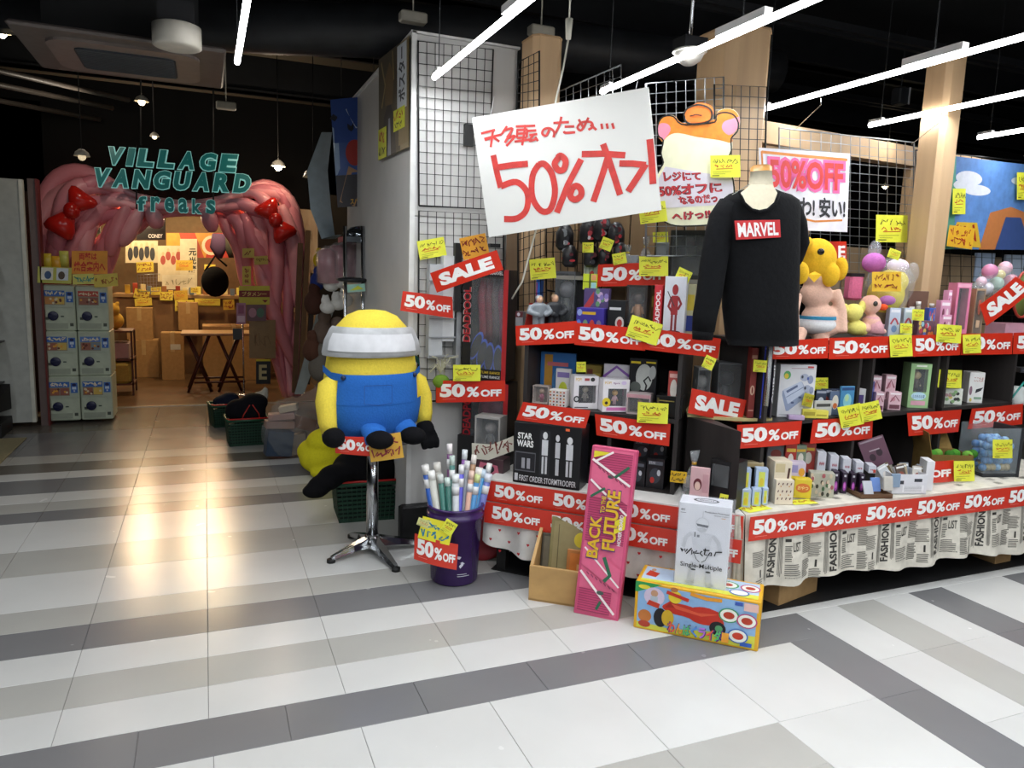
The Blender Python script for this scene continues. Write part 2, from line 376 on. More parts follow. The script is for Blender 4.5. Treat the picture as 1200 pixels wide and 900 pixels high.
for x0, x1, k, yt in SB:
    y = yt if x0 > 1.9 else yt - .445
    if x0 < 1.6: y = yt - .225
    if x0 == 1.57: y = yt - .228
    while y > -.6: TL.append((x0, x1, y - .455, y, k)); y -= .455
def vis(t):
    c = RC.transposed() @ V((t[0] + t[1]) / 2, (t[2] + t[3]) / 2, -HC)
    if c.z > -.5: return 0
    px, py = 600 + FPX * c.x / -c.z, 450 - FPX * c.y / -c.z
    return (t[1] - t[0]) * (t[3] - t[2]) / (c.z * c.z) if -120 < px < 1320 and 440 < py < 1050 else 0
TL.sort(key=vis, reverse=True)
rest = M()
for i, (x0, x1, y0, y1, k) in enumerate(TL):
    if i < 290 and vis((x0, x1, y0, y1)) > 0:
        o = bpy.data.objects.new('tile', tile_mesh(k, x1 - x0, y1 - y0)); COL.objects.link(o); o.parent = floor
        o.location = V((x0 + x1) / 2, (y0 + y1) / 2, 0) - WL[floor]
    else: rest.box(x0 + .0008, y0 + .0008, -.0038, x1 - .0008, y1 - .0008, -.0003, TM[k])
o = obj('distant_tiles', rest, floor, kind='stuff')
obj('shop_floor', M(mat('5e4630', .32, var=.25, scale=2.5)).box(-1.75, 8.66, -.003, 1.5, 14, .002), floor)
obj('threshold_strip', M(mat('b5b2a8', .3, metal=.8)).box(-1.5, 8.62, -.003, 1.3, 8.66, .006), floor)
DARK = mat('0b0c0f', .85, var=.2, scale=3, bump=.2)
struct('ceiling', M(DARK).box(-7, -7, 3.7, 11, 15, 3.8))
struct('wall_back', M(mat('141416', .9)).box(-7, 14, 0, 11, 14.1, 3.7))
struct('wall_left', M(mat('141416', .9)).box(-7.1, -7, 0, -7, 14, 3.7))
struct('wall_right', M(mat('1a1a1c', .9)).box(11, -7, 0, 11.1, 14, 3.7))
DK2 = mat('17191d', .6, var=.2, scale=8)
for y, z, h in ((5.2, 3.35, .3), (6.7, 3.3, .3), (8.3, 3.25, .35), (10.4, 3.3, .3), (3.4, 3.4, .25)):
    tag(obj('ceiling_beam', M(DK2).box(-6, y, z, 10.8, y + .12, z + h).box(-6, y - .05, z, 10.8, y + .17, z + .015)), 'dark painted steel beam crossing under the black ceiling', 'beam', 'black ceiling beams')
tag(obj('air_duct', M(mat('2b2d31', .5, var=.25, scale=5, bump=.3)).tube([(-2, 6.1, 3.08), (.4, 5.5, 3.08), (1.6, 5.0, 3.08), (4, 4.7, 3.08)], [.16, .17, .17, .15], n=14)), 'dark wrapped duct running above the white partition block', 'duct')
for k, (a, b, z) in enumerate((((-3.4, 5.4), (-.9, 8.4), 2.75), ((-3.1, 5.2), (-.75, 8.0), 2.8), ((-2.9, 5.0), (-.6, 7.8), 2.85))):
    tag(obj('ceiling_pipe', M(mat('3a3530', .5)).tube([(*a, z + .2), ((a[0] + b[0]) / 2, (a[1] + b[1]) / 2, z), (*b, z + .1)], .022)), ['grey conduit lowest of three above the shop sign, left', 'grey conduit middle of three above the shop sign, left', 'grey conduit highest of three above the shop sign, left'][k], 'pipe', 'conduits at the upper left')
for k, (y, z) in enumerate(((4.3, 3.3), (5.9, 3.35))):
    tag(obj('cable_rail', M(DK2).box(1.5, y, z, 10, y + .04, z + .05).box(1.5, y + .1, z, 10, y + .14, z + .05)), ['dark cable rail crossing above the long light tubes, nearer', 'dark cable rail crossing above the long light tubes, farther'][k], 'rail')
# ---- suspended light tubes ----
TUBEM = mat('ffffff', .4, emit=14, var=0); STEEL = mat('b9bcc0', .25, metal=1, var=.03)
TN = ['second light tube from the left, over the white partition', 'light tube ending over the white sale board', 'light tube ending above the mannequin and wooden beam', 'light tube crossing behind the far right wooden column', 'rightmost light tube at the upper right corner', 'leftmost light tube beside the ceiling air conditioner']
for (x, y, z), n in zip(TUBES, TN):
    t = thing('light_tube', 'long white ' + n, 'lamp', (x, y, z), 'suspended light tubes')
    for k in range(3):
        y1 = y - k * 2.32; y0 = y1 - 2.3
        obj('tube', M(TUBEM).tube([(x, y0, z), (x, y1, z)], .014, n=10), t)
        obj('end_cap', M(mat('d8d8d8', .4)).box(x - .012, y1 - .1, z + .014, x + .012, y1, z + .03), t); obj('bracket', M(mat('d8d8d8', .4)).box(x - .02, y1 - 1.3, z + .014, x + .02, y1 - 1.0, z + .045), t)
        obj('suspension_wire', M(STEEL).tube([(x, y1 - .08, z + .02), (x, y1 - .08, 3.7)], .003, n=4), t); obj('suspension_wire', M(STEEL).tube([(x, y1 - 1.15, z + .04), (x, y1 - 1.15, 3.7)], .004, n=4), t)
        if k == 0 and x > 2.5: obj('v_hanger', M(STEEL).tube([(x - .01, y1 - .5, z), (x, y1 - .5, z - .06), (x, y1 - .32, z - .16)], .0025, n=4), t)
# ---- cassette air conditioner, detectors ----
ac = thing('air_conditioner', 'large dark square cassette air conditioner hanging at the upper left', 'air conditioner', (-.36, 4.78, 2.6))
ACM = mat('6a625e', .45, var=.1)
obj('panel', M(ACM).cbox(-.85, 4.36, 2.6, .13, 5.24, 2.625, .01), ac)
obj('body', M(mat('17181a', .7)).box(-.72, 4.5, 2.626, 0, 5.1, 2.9), ac)
def rrect(x0, y0, x1, y1, r, n=5):
    return [(cx + r * cos(radians(a0 + 90 * i / n)), cy + r * sin(radians(a0 + 90 * i / n))) for cx, cy, a0 in ((x1 - r, y1 - r, 0), (x0 + r, y1 - r, 90), (x0 + r, y0 + r, 180), (x1 - r, y0 + r, 270)) for i in range(n + 1)]
def slab(poly, z, h, m): mb = M(m, Matrix.Translation((0, 0, z))); return mb.prism(poly, h)
obj('louvre_ring', slab(rrect(-.72, 4.47, 0, 5.13, .12), 2.585, .015, mat('857a74', .4)), ac)
obj('intake_grille', slab(rrect(-.6, 4.58, -.12, 5.02, .05), 2.578, .007, mat('3a4046', .6)), ac)
gm = M(mat('565c60', .5))
for i in range(14): gm.box(-.59, 4.6 + i * .03, 2.5745, -.13, 4.606 + i * .03, 2.578)
obj('grille_bars', gm, ac)
dt = thing('ceiling_sensor', 'white round drum sensor hanging in front of the air conditioner', 'sensor', (-.09, 4.2, 2.55))
obj('drum', M(mat('d6d2c6', .5), Matrix.Translation((-.1, 4.2, 2.55))).loft([(0, 0, 0, .07, .07), (0, 0, 0, .1, .1), (0, 0, .006, .112, .112), (0, 0, .1, .112, .112), (0, 0, .105, .1, .1)], n=28), dt)
obj('mount_box', M(mat('15161a', .6)).box(-.18, 4.12, 2.655, -.02, 4.28, 2.75).tube([(-.1, 4.2, 2.75), (-.1, 4.2, 3.7)], .012), dt)
p = Fr(0, 3.0, 0).pt(808, 62)
dt = thing('dome_sensor', 'white dome sensor hanging below its black box, over the cutout board', 'sensor', p - V(0, 0, .05))
obj('dome', M(mat('dcdad4', .35), Matrix.Translation(p)).loft([(0, 0, -.055, .005, .005), (0, 0, -.052, .025, .025), (0, 0, -.035, .052, .052), (0, 0, -.01, .064, .064), (0, 0, 0, .068, .068)], n=24).loft([(0, 0, 0, .075, .075), (0, 0, .003, .078, .078), (0, 0, .012, .07, .07)], n=24), dt)
obj('mount_box', M(mat('101114', .35)).box(p.x - .06, p.y - .05, p.z + .013, p.x + .06, p.y + .05, p.z + .06), dt)
obj('drop_rod', M(STEEL).tube([p + V(0, 0, .06), V(p.x, p.y, 3.7)], .007), dt)
def pendant(label, fr, px, py, r, lit, col='ffe9c0'):
    p = fr.pt(px, py); o = thing('pendant_lamp', label, 'lamp', p, 'small lamps in the dark shop')
    obj('shade', M(mat('c9c4b8', .4), Matrix.Translation(p)).loft([(0, 0, 0, r, r), (0, 0, r * .5, r * .8, r * .8), (0, 0, r * .9, r * .3, r * .3)], n=16, caps=False), o)
    obj('stem', M(mat('1c1c1e', .6), Matrix.Translation(p)).tube([(0, 0, r * .8), (0, 0, 3.7 - p.z)], .004, n=5), o)
    obj('light_bulb', M(mat(col, .4, emit=lit, var=0)).ball(p - V(0, 0, r * .1), r * .5, n=10, k=6), o)
for a in (('small pendant lamp above the left end of the shop sign', FY(7), 96, 183, .06, .6), ('small flat lamp high left, below the air conditioner', FY(6.5), 166, 119, .05, 6), ('small lamp on a stem above the shop sign middle', FY(7.5), 181, 160, .04, 3), ('warm glowing bulb above the pink arch right side', FY(8), 326, 195, .07, 60), ('white opal lamp beside the hanging film poster', FY(7), 367, 208, .09, .5),
          ('warm bulb behind the silver wire grid, upper', FY(6.5), 1041, 172, .055, 45), ('warm bulb behind the silver wire grid, lower left', FY(7.5), 1037, 219, .045, 40), ('warm bulb behind the silver wire grid, lower right', FY(6.5), 1077, 221, .06, 45), ('pale bulb at the far left edge of the ceiling', FY(6), 2, 38, .06, 30)): pendant(*a)
for px, py, y, lb in ((265, 124, 7, 'small cream box fixed beneath a ceiling beam left of the tube'), (484, 21, 4.6, 'small cream box on the duct above the white partition'), (634, 37, 4.5, 'small ceiling bracket box above the first wooden column')):
    p = FY(y).pt(px, py); tag(obj('junction_box', M(mat('cfcabb', .5)).cbox(p.x - .08, p.y - .04, p.z - .03, p.x + .08, p.y + .04, p.z + .03, .008).tube([p + V(0, 0, .03), V(p.x, p.y, 3.7)], .005, n=5)), lb, 'box')
p = FY(5).pt(1055, 113); tag(obj('loudspeaker', M(mat('33363a', .35)).cbox(p.x - .06, p.y - .05, p.z - .07, p.x + .06, p.y + .05, p.z + .07, .012).box(p.x + .04, p.y - .055, p.z - .07, p.x + .055, p.y - .05, p.z + .07, mat('c9ccd0', .3)).tube([p + V(0, 0, .07), V(p.x, p.y, 3.7)], .006, n=5)), 'small dark loudspeaker hanging between two light tubes at the right', 'speaker')
# ---- white partition block ----
PW = mat('cdccca', .6, var=.04, scale=4)
wl = struct('wall_partition', M(PW).box(1.04, 4.0, 0, 1.62, 6.0, 2.73))
for i, (z0, z1) in enumerate(((0, .9), (.9, 1.8), (1.8, 2.73))): obj('panel', M(PW).cbox(1.045, 3.988, z0 + .003, 1.605, 4.0, z1 - .003, .002), wl)
obj('corner_trim', M(mat('dededc', .4)).box(1.022, 3.984, 0, 1.05, 4.0, 2.74).box(1.02, 3.984, 2.73, 1.63, 6, 2.742), wl)
def grid(label, bl, br, tl, tr, nx, ny, m, r=.0022, fr=.005, group='wire grid panels', hooks=0):
    bl, br, tl, tr = map(Vector, (bl, br, tl, tr)); L = lambda a, b, t: a * (1 - t) + b * t
    o = thing('wire_grid', label, 'wire grid', L(bl, br, .5), group); a = M(m)
    for i in range(1, nx): a.tube([L(bl, br, i / nx), L(tl, tr, i / nx)], r, n=4, caps=False)
    for i in range(1, ny): a.tube([L(bl, tl, i / ny), L(br, tr, i / ny)], r, n=4, caps=False)
    obj('wires', a, o); obj('frame', M(m).tube([bl, br, tr, tl, bl], fr, n=6), o); return o
GB = mat('191a1c', .35, metal=.4, var=0); GS = mat('8f9396', .3, metal=.8, var=0)
f4 = Fr(0, 3.975, 0); q = lambda fr, px, py, d=0: fr.pt(px, py, d)
grid('upper black wire grid on the white partition', q(f4, 491, 241), q(f4, 572, 245), q(f4, 490, 48), q(f4, 578, 58), 9, 15, GB)
grid('lower black wire grid on the white partition', q(f4, 490, 470), q(f4, 590, 470), q(f4, 491, 247), q(f4, 590, 252), 10, 17, GB)
tag(obj('hook_strip', M(mat('141416', .5)).box(*(q(f4, 545, 158) + V(-.01, -.03, -.06)), *(q(f4, 551, 158) + V(.012, 0, .05)))), 'small black hook strip clipped to the upper wire grid', 'hook')
# side poster on the partition's aisle face
sx = lambda px, py: (lambda r: r * (1.018 / r.x) + V(0, 0, HC))(ray(px, py))
F = Face(sx(444, 188), sx(479, 172), sx(479, 42), sx(444, 70), V(-1, 0, 0))
o = obj('poster', sheet_mb(F, .002, mat('8d7b55', .4))); tag(o, 'tall dark and ochre poster on the side of the white partition', 'poster')
obj('printed_artwork', F.art(M(), [('r', 0, 0, .75, 1, '4c4436'), ('p', [(.1, 0), (.62, 0), (.55, .35), (.4, .55), (.2, .4)], '1d1f28'), ('p', [(.33, 0), (.45, 0), (.42, .36), (.36, .36)], '9097a6'), ('p', [(.25, .5), (.5, .48), (.55, .75), (.4, .9), (.22, .75)], '6d5738'), ('l', [(.1, .95), (.25, .7), (.12, .5)], .04, 'a08c5a'), ('l', [(.5, .98), (.55, .7)], .03, 'a08c5a'), ('r', .7, .05, 1, .95, '8f7c58'), ('r', .66, .38, .95, .98, 'd9dfe6'), ('v', 'ポスター', .7, .45, .9, .95, '2c3340')]), o)
for i, (a, b, t, u_) in enumerate(((.55, .2, .9, .4), (0, .0, .3, .3))):
    G = Face(F.P(a, b, .004), F.P(t, b, .004), F.P(t, u_, .004), F.P(a, u_, .004), V(-1, 0, 0))
    o = obj('price_note', sheet_mb(G, .001, NOTEM)); tag(o, ['yellow note upper on the tall ochre poster', 'yellow note at the lower edge of the tall ochre poster'][i], 'price note'); obj('handwriting', G.art(M(), scribble(.1, .5, .9, .9, 5, 'c8321e', .08) + scribble(.1, .1, .9, .4, 5, '2a2a10', .05)), o)
# hanging film poster, behind
fp = FY(5.6); F = Face(fp.pt(396, 243), fp.pt(444, 241), fp.pt(443, 112), fp.pt(387, 117), V(0, -1, 0), .01)
o = obj('film_poster', sheet_mb(F, .002, mat('3a5aa0', .3))); tag(o, 'blue film poster hanging left of the white partition', 'poster')
obj('printed_artwork', F.art(M(), [('r', 0, .6, 1, 1, '2d4f9c'), ('r', 0, 0, 1, .3, '3c3a40'), ('p', [(0, .75), (.5, .6), (1, .75), (1, .45), (0, .3)], '9fb6d6'), ('p', [(.3, .9), (.9, 1), (.9, .8), (.5, .72)], 'c9d6ea'), ('l', [(0, .85), (.4, .72), (.7, .85), (1, .95)], .05, '1a2030'), ('p', [(.05, .05), (.4, .0), (.65, .3), (.3, .38)], 'b38a66'), ('e', .45, .5, .2, .12, 'b0332c'), ('e', .68, .56, .14, .08, '8e2630'), ('p', [(.72, .55), (.95, .5), (.9, .2), (.8, .2)], '3556a8'), ('t', 'スパイダーマン', .3, .02, .98, .08, 'd9a63a')]), o)
obj('hanging_string', M(mat('3a3a3a', .6)).tube([fp.pt(400, 112), fp.pt(400, -60)], .003, n=4).tube([fp.pt(438, 112), fp.pt(438, -60)], .003, n=4), o)
fb = FY(6.2); mb = M(mat('b9cbd6', .4)); pts = [(383, 155, 6), (372, 200, 12), (376, 245, 12), (385, 280, 8), (398, 275, 3)]
bn = [[fb.pt(x + s * wv, y, (0 if s < 0 else .05)) for s in (-1, 1)] for x, y, wv in pts]; mb.add([p for r in bn for p in r], [(2 * i, 2 * i + 1, 2 * i + 3, 2 * i + 2) for i in range(4)], None, True)
mb.add([p + V(0, .01, 0) for r in bn for p in r], [(2 * i, 2 * i + 2, 2 * i + 3, 2 * i + 1) for i in range(4)], None, True)
tag(obj('curled_banner', mb), 'pale blue curled banner hanging left of the film poster', 'banner')
# ---- timber columns, beam ----
OAK = mat('c2a27c', .5, var=.1, scale=12, stretch=(1, 1, .06)); OAK2 = mat('a98a66', .55, var=.1, scale=12, stretch=(1, 1, .06))
def column(n, x, y, w_, z1, lab):
    r = w_ / 2; c = .35 * r; poly = [(x - r, y - r + c), (x - r + c, y - r), (x + r - c, y - r), (x + r, y - r + c), (x + r, y + r), (x - r, y + r)]
    o = struct(n, slab(poly, 0, z1, OAK)); obj('capping', slab([(x + (a - x) * 1.03, y + (b - y) * 1.03) for a, b in poly], z1, .01, OAK2), o); return o
column('trim_1', 1.71, 3.86, .17, 2.75, ''); column('trim_2', 2.70, 3.5, .29, 2.83, ''); column('trim_3', 3.94, 3.20, .15, 2.80, '')
be = FS.pt(900, 142, .62); u_ = FS.u; n_ = FS.n; A = lambda a, b, z: V(be.x, be.y, 0) + u_ * a + n_ * b + V(0, 0, z)
def ybox(P, a0, a1, b0, b1, z0, z1, m, mb=None):   # box in an oriented frame P(a,b,z)
    vs = [P(a, b, z) for a in (a0, a1) for b in (b0, b1) for z in (z0, z1)]
    return (mb or M(m)).add(vs, [(0, 1, 3, 2), (4, 6, 7, 5), (0, 4, 5, 1), (2, 3, 7, 6), (0, 2, 6, 4), (1, 5, 7, 3)], m)
bm_ = ybox(A, -.1, 4.5, 0, .09, be.z - .115, be.z, OAK)
struct('trim_4', bm_)
struct('trim_5', ybox(A, 0.02, .42, .02, .07, be.z - .6, be.z - .12, OAK2))
struct('trim_6', ybox(A, 1.28, 1.40, .02, .07, 1.25, be.z - .12, OAK))
# timber back boards between the columns, behind the grids
for i in range(7):
    ybox(lambda a, b, z: FL.p + FL.u * -a + FL.n * b + V(0, 0, z), .18 + i * .17, .34 + i * .17, .52, .545, 1.2, 1.95, OAK2, bm2 := (M() if i == 0 else bm2)) if False else None
lb = lambda a, b, z: FL.p - FL.u * a + FL.n * b + V(0, 0, z)
bk = thing('slatted_backboard', 'brown timber slat backboard behind the superhero goods', 'board', lb(.75, .55, .3))
for i in range(8): obj('slat', ybox(lb, .3 + i * .14, .43 + i * .14, .56, .575 + .006 * (i % 2), 1.245, 1.98, mat(['8a6f50', '7a6248', '927656'][i % 3], .55, var=.14, scale=10, stretch=(1, 1, .06))), bk)
rb = lambda a, b, z: FS.p + FS.u * a + FS.n * b + V(0, 0, z)
bk = thing('slatted_backboard', 'brown timber slat backboard below the painting at far right', 'board', rb(1.9, .75, .3))
for i in range(12): obj('slat', ybox(rb, 1.28 + i * .155, 1.425 + i * .155, .74, .755, 0, 1.75, mat(['9a8468', '8a7459', 'a08a6c'][i % 3], .55, var=.14, scale=10, stretch=(1, 1, .06))), bk)
q = lambda fr, px, py, d=0: fr.pt(px, py, d)
grid('black wire grid on the brown slats behind the silver figurine', q(FL, 607, 385, .42), q(FL, 640, 385, .42), q(FL, 607, 268, .42), q(FL, 640, 255, .42), 5, 9, GB)
grid('small black wire grid on the first wooden column', q(FY(3.75), 606, 128), q(FY(3.6), 632, 128), q(FY(3.75), 607, 73), q(FY(3.6), 632, 60), 4, 6, GB)
grid('short wire grid sloping behind the top of the white board', q(FL, 655, 140, .75), q(FL, 728, 130, .45), q(FL, 655, 107, .75), q(FL, 728, 76, .45), 8, 4, GS)
grid('black wire grid above the black superhero bags', q(FL, 640, 340, .44), q(FL, 700, 350, .44), q(FL, 640, 250, .44), q(FL, 700, 240, .44), 7, 8, GB)
grid('grey wire grid between the white board and the second column', q(FS, 757, 300, .42), q(FS, 848, 300, .42), q(FS, 757, 98, .42), q(FS, 848, 90, .42), 8, 17, GS)
grid('black wire grid standing in front of the second column', q(FS, 836, 330, .34), q(FS, 892, 330, .34), q(FS, 837, 99, .34), q(FS, 899, 102, .34), 6, 19, GB)
grid('silver wire grid right of the pink sign', q(FS, 912, 345, .5), q(FS, 1069, 350, .5), q(FS, 913, 150, .5), q(FS, 1071, 167, .5), 14, 18, GS)
grid('black wire grid behind the cloudy sky painting', q(FS, 1073, 380, .52), q(FS, 1260, 380, .52), q(FS, 1073, 176, .52), q(FS, 1260, 195, .52), 16, 17, GB)
# ================= LEFT: fixture, shop front, arch, sign, shop interior =================
fx = thing('display_fixture', 'tall white display fixture with small shelves at the far left edge', 'shelving', (-2.0, 7.4, 0))
obj('back_panel', M(mat('b9bcb6', .6)).box(-2.9, 7.72, .05, -1.47, 7.76, 2.18), fx)
obj('edge_strip', M(mat('d8d8cc', .4)).box(-1.47, 7.71, .05, -1.44, 7.77, 2.18), fx)
obj('base', M(mat('1b1b1d', .6)).box(-2.9, 7.3, 0, -1.62, 7.7, .12), fx)
for i, z in enumerate((.42, .78, 1.1, 1.42)):
    obj('shelf', M(mat('2b2b2e', .4, metal=.4)).box(-2.9, 7.35, z, -1.66 + .02 * (i % 2), 7.7, z + .012), fx)
obj('sloping_shelf', M(mat('161618', .6)).add([(-2.9, 7.3, .25), (-1.68, 7.3, .25), (-1.6, 7.6, .42), (-2.9, 7.6, .42), (-2.9, 7.3, .2), (-1.68, 7.3, .2), (-1.6, 7.6, .2), (-2.9, 7.6, .2)], [(0, 1, 2, 3), (4, 7, 6, 5), (0, 4, 5, 1), (1, 5, 6, 2), (2, 6, 7, 3), (3, 7, 4, 0)]), fx)
tag(obj('black_shoe_box', M(mat('121214', .5)).cbox(-1.95, 7.32, .43, -1.7, 7.5, .55, .01)), 'black box on the lowest shelf at the far left edge', 'box')
tag(obj('floor_mat', M(mat('8f8768', .8, bump=.3, scale=60)).cbox(-2.3, 6.2, 0, -1.43, 7.25, .01, .003)), 'dull yellow mat on the floor at the far left edge', 'mat')
tag(obj('door_jamb', M(mat('6b5b58', .5)).box(-1.42, 7.8, 0, -1.36, 7.9, 2.2).box(-1.36, 7.78, 0, -1.345, 7.92, 2.2, mat('6e2420', .5))), 'slim grey and red upright between white fixture and capsule machines', 'post')
# --- capsule machines: two columns of three ---
cm = ['left', 'right']; tier = ['bottom', 'middle', 'top']
XS = (-1.37, -1.10); CW = .262
for ci, x0 in enumerate(XS):
    for ti in range(3):
        z = .03 + ti * .418; h = .415; y = 7.84
        o = thing('capsule_machine', f'white capsule toy machine, {tier[ti]} of the {cm[ci]} stack beside the pink arch', 'capsule machine', (x0 + CW / 2, y + .2, z), 'capsule toy machines')
        obj('body', M(mat('c3cdb8', .35)).cbox(x0, y, z, x0 + CW, y + .38, z + h, .008), o)
        obj('window_frame', M(mat('b8c2b0', .35)).box(x0 + .012, y - .012, z + .215, x0 + CW - .012, y, z + h - .01), o)
        F = Face((x0 + .02, y - .013, z + .235), (x0 + .185, y - .013, z + .235), (x0 + .185, y - .013, z + h - .05), (x0 + .02, y - .013, z + h - .05))
        a = random.choice(('a0624e', 'c98c4a', '8a7a5c')); b = random.choice(('d9b85a', '9a5a50', '7d8a94'))
        oo = obj('display_window', sheet_mb(F, .002, mat('9a9484', .2)), o)
        A = [('r', 0, .62, 1, 1, random.choice(('c24a3c', '3b6fc0', '5a82c8'))), ('r', .05, .05, .5, .55, a), ('r', .54, .05, .97, .55, b)] + [('e', random.random() * .8 + .1, random.random() * .4 + .1, .06, .08, random.choice(('e2d2b0', '6a3328', 'e6a33c'))) for _ in range(8)] + scribble(.05, .68, .95, .95, 6, 'f2e6c4', .07)
        obj('printed_artwork', F.art(M(), A), oo)
        F = Face((x0 + .195, y - .013, z + .26), (x0 + .25, y - .013, z + .26), (x0 + .25, y - .013, z + h - .06), (x0 + .195, y - .013, z + h - .06))
        oo = obj('coin_panel', sheet_mb(F, .002, mat('3f72c4', .3)), o); obj('printed_artwork', F.art(M(), [('e', .5, .8, .32, .14, '15205a'), ('r', .2, .35, .8, .6, 'cfe0f2'), ('t', '¥', .35, .1, .65, .3, WHT)]), oo)
        T = Matrix.Translation((x0 + .085, y - .002, z + .135)) @ Matrix.Rotation(radians(90), 4, 'X')
        oo = obj('turning_knob', M(mat('171c46', .35), T).loft([(0, 0, 0, .042, .042), (0, 0, .012, .042, .042), (0, 0, .015, .036, .036)], n=20).box(-.034, -.007, .015, .034, .007, .028), o)
        obj('capsule_chute', M(mat('a9b2a0', .4)).box(x0 + .02, y - .006, z + .02, x0 + .2, y, z + .07), o)
        F = Face((x0, y - .001, z), (x0 + CW, y - .001, z), (x0 + CW, y - .001, z + h), (x0, y - .001, z + h))
        obj('stickers', F.art(M(), [('r', .82, .1, .93, .17, '4a5248'), ('r', .55, .3, .65, .33, '4a5a4c'), ('r', .1, .24, .2, .3, '4a5248')] + [('l', [(.35 + k * .07, .08), (.39 + k * .07, .13)], .03, '8fb2d8') for k in range(5)]), o)
for ci, x0 in enumerate(XS):
    F = Face((x0 + .015, 7.83, 1.285), (x0 + .235, 7.83, 1.285), (x0 + .235, 7.83, 1.37), (x0 + .015, 7.83, 1.37)); o = obj('header_card', sheet_mb(F, .004, mat('dcd6c4', .4)))
    tag(o, f'small pale header card on the {cm[ci]} capsule machine stack', 'sign', 'capsule machine headers'); obj('lettering', F.art(M(), [('r', 0, .8, 1, 1, 'b03028'), ('r', 0, 0, 1, .12, 'b03028'), ('t', 'カードガチャ', .08, .25, .92, .72, '2a2a2a')]), o)
fg = FY(7.8)
def pcard(name, label, fr, d, bb, col, art, cat='sign', group=None, rot=0, wave=0):
    x0, y0, x1, y1 = bb; cx, cy = (x0 + x1) / 2, (y0 + y1) / 2; w_, h_ = x1 - x0, y1 - y0; a = radians(rot); c, s_ = cos(a), sin(a)
    R = lambda x, y: (cx + x * c + y * s_, cy - x * s_ + y * c)
    F = pxface(fr, d, R(-w_/2, -h_/2), R(w_/2, -h_/2), R(w_/2, h_/2), R(-w_/2, h_/2), wave)
    o = obj(name, sheet_mb(F, .002, mat(col, .5))); tag(o, label, cat, group)
    if art: obj('printed_artwork', F.art(M(), art), o)
    return o
JP = 'b8281e'
pcard('sale_card', 'orange handwritten card with red lettering on the right capsule machines', fg, -.02, (84, 294, 126, 321), 'f0a030', [('t', '両替は', .2, .6, .7, .92, 'd02818'), ('t', '総合案内へ', .06, .1, .94, .55, 'd02818')])
pcard('sale_card', 'pale green card above the left capsule machines', fg, -.02, (44, 313, 84, 332), 'c9c860', [('r', .1, .2, .45, .95, 'e8e6d8'), ('r', .55, .2, .9, .95, 'd8e0e8'), ('e', .3, .5, .1, .25, '3a5a88'), ('e', .7, .5, .1, .25, '5a4a3a')], rot=-2)
pcard('sale_card', 'small yellow card with teal writing between the capsule machine stacks', fg, -.03, (85, 321, 110, 333), 'e0da70', scribble(.1, .2, .9, .8, 6, '3a9a94', .09), rot=2)
pcard('sale_card', 'yellow card with brown writing overhanging the right capsule machines', fg, -.03, (110, 321, 138, 336), 'e6cf58', scribble(.1, .2, .9, .8, 6, 'b06a20', .09), rot=4)
for k, (x, y) in enumerate(((49, 306), (69, 303), (60, 309))):
    T, w_, h_ = place(fg, .1, (x, y - 9, x + 12, y + 10), None, 0, .03)
    tag(obj('snack_packet', M(mat(['d8c23a', 'cfd060', 'e8b030'][k], .3), T).loft([(w_ / 2, .02, 0, w_ / 2, .004), (w_ / 2, .02, h_ * .3, w_ / 2, .02), (w_ / 2, .02, h_ * .7, w_ / 2, .02), (w_ / 2, .02, h_, w_ / 2, .004)], n=12)), ['leftmost', 'rightmost', 'middle'][k] + ' yellow packet on top of the left capsule machines', 'packet', 'yellow packets on the capsule machines')
# --- pink twisted hair arch ---
ya = 8.32; fa = FY(ya)
outer = [(58, 492), (46, 400), (43, 300), (44, 245), (70, 207), (110, 203), (160, 228), (205, 238), (250, 236), (285, 222), (318, 212), (346, 228), (357, 290), (357, 370), (354, 420), (350, 464)]
inner = [(118, 492), (116, 400), (122, 340), (130, 305), (145, 282), (160, 268), (180, 256), (205, 250), (235, 251), (252, 258), (266, 272), (278, 296), (288, 335), (300, 380), (318, 425), (334, 464)]
PK = ['e08a94', 'eda0a8', 'd47a88', 'e6949e', 'da8492']
ar = thing('hair_arch', 'huge pink sculpted arch of twisted hair strands around the shop entrance', 'arch', (-.3, ya, 0))
co, ci_ = curve(outer, 4), curve(inner, 4); NS = 11
for k in range(NS):
    pts = []; rs = []
    for i, (a, b) in enumerate(zip(co, ci_)):
        t = (k + .5) / NS + .09 * sin(i * .32 + k * 1.9); t = max(.02, min(.98, t))
        px, py = a[0] + (b[0] - a[0]) * t, a[1] + (b[1] - a[1]) * t
        wd = math.hypot(a[0] - b[0], a[1] - b[1]); rr = max(.035, wd / NS / 113 * .95) * (1 + .25 * sin(i * .45 + k * 2.3))
        pts.append(fa.pt(px, py, .12 * sin(pi * t) * -1 + .05 * sin(i * .5 + k))); rs.append(rr)
    obj('hair_strand', M(mat(PK[k % 5], .4, var=.12, scale=3)).tube(pts, rs, n=10), ar)
for k, c in enumerate((((150, 240), (135, 275), (128, 300)), ((165, 245), (150, 272), (140, 288)), ((285, 250), (300, 290), (322, 340)), ((175, 243), (182, 258), (184, 268)), ((240, 245), (246, 258), (249, 272)), ((300, 300), (318, 360), (345, 430)), ((330, 240), (345, 290), (348, 360)))):
    pts = [fa.pt(x, y, -.16) for x, y in curve(c, 5)]; n = len(pts); obj('hair_strand', M(mat(PK[k % 5], .4, var=.12, scale=3)).tube(pts, [.075 * sin(pi * (.12 + .86 * i / n)) + .006 for i in range(n)], n=10), ar)
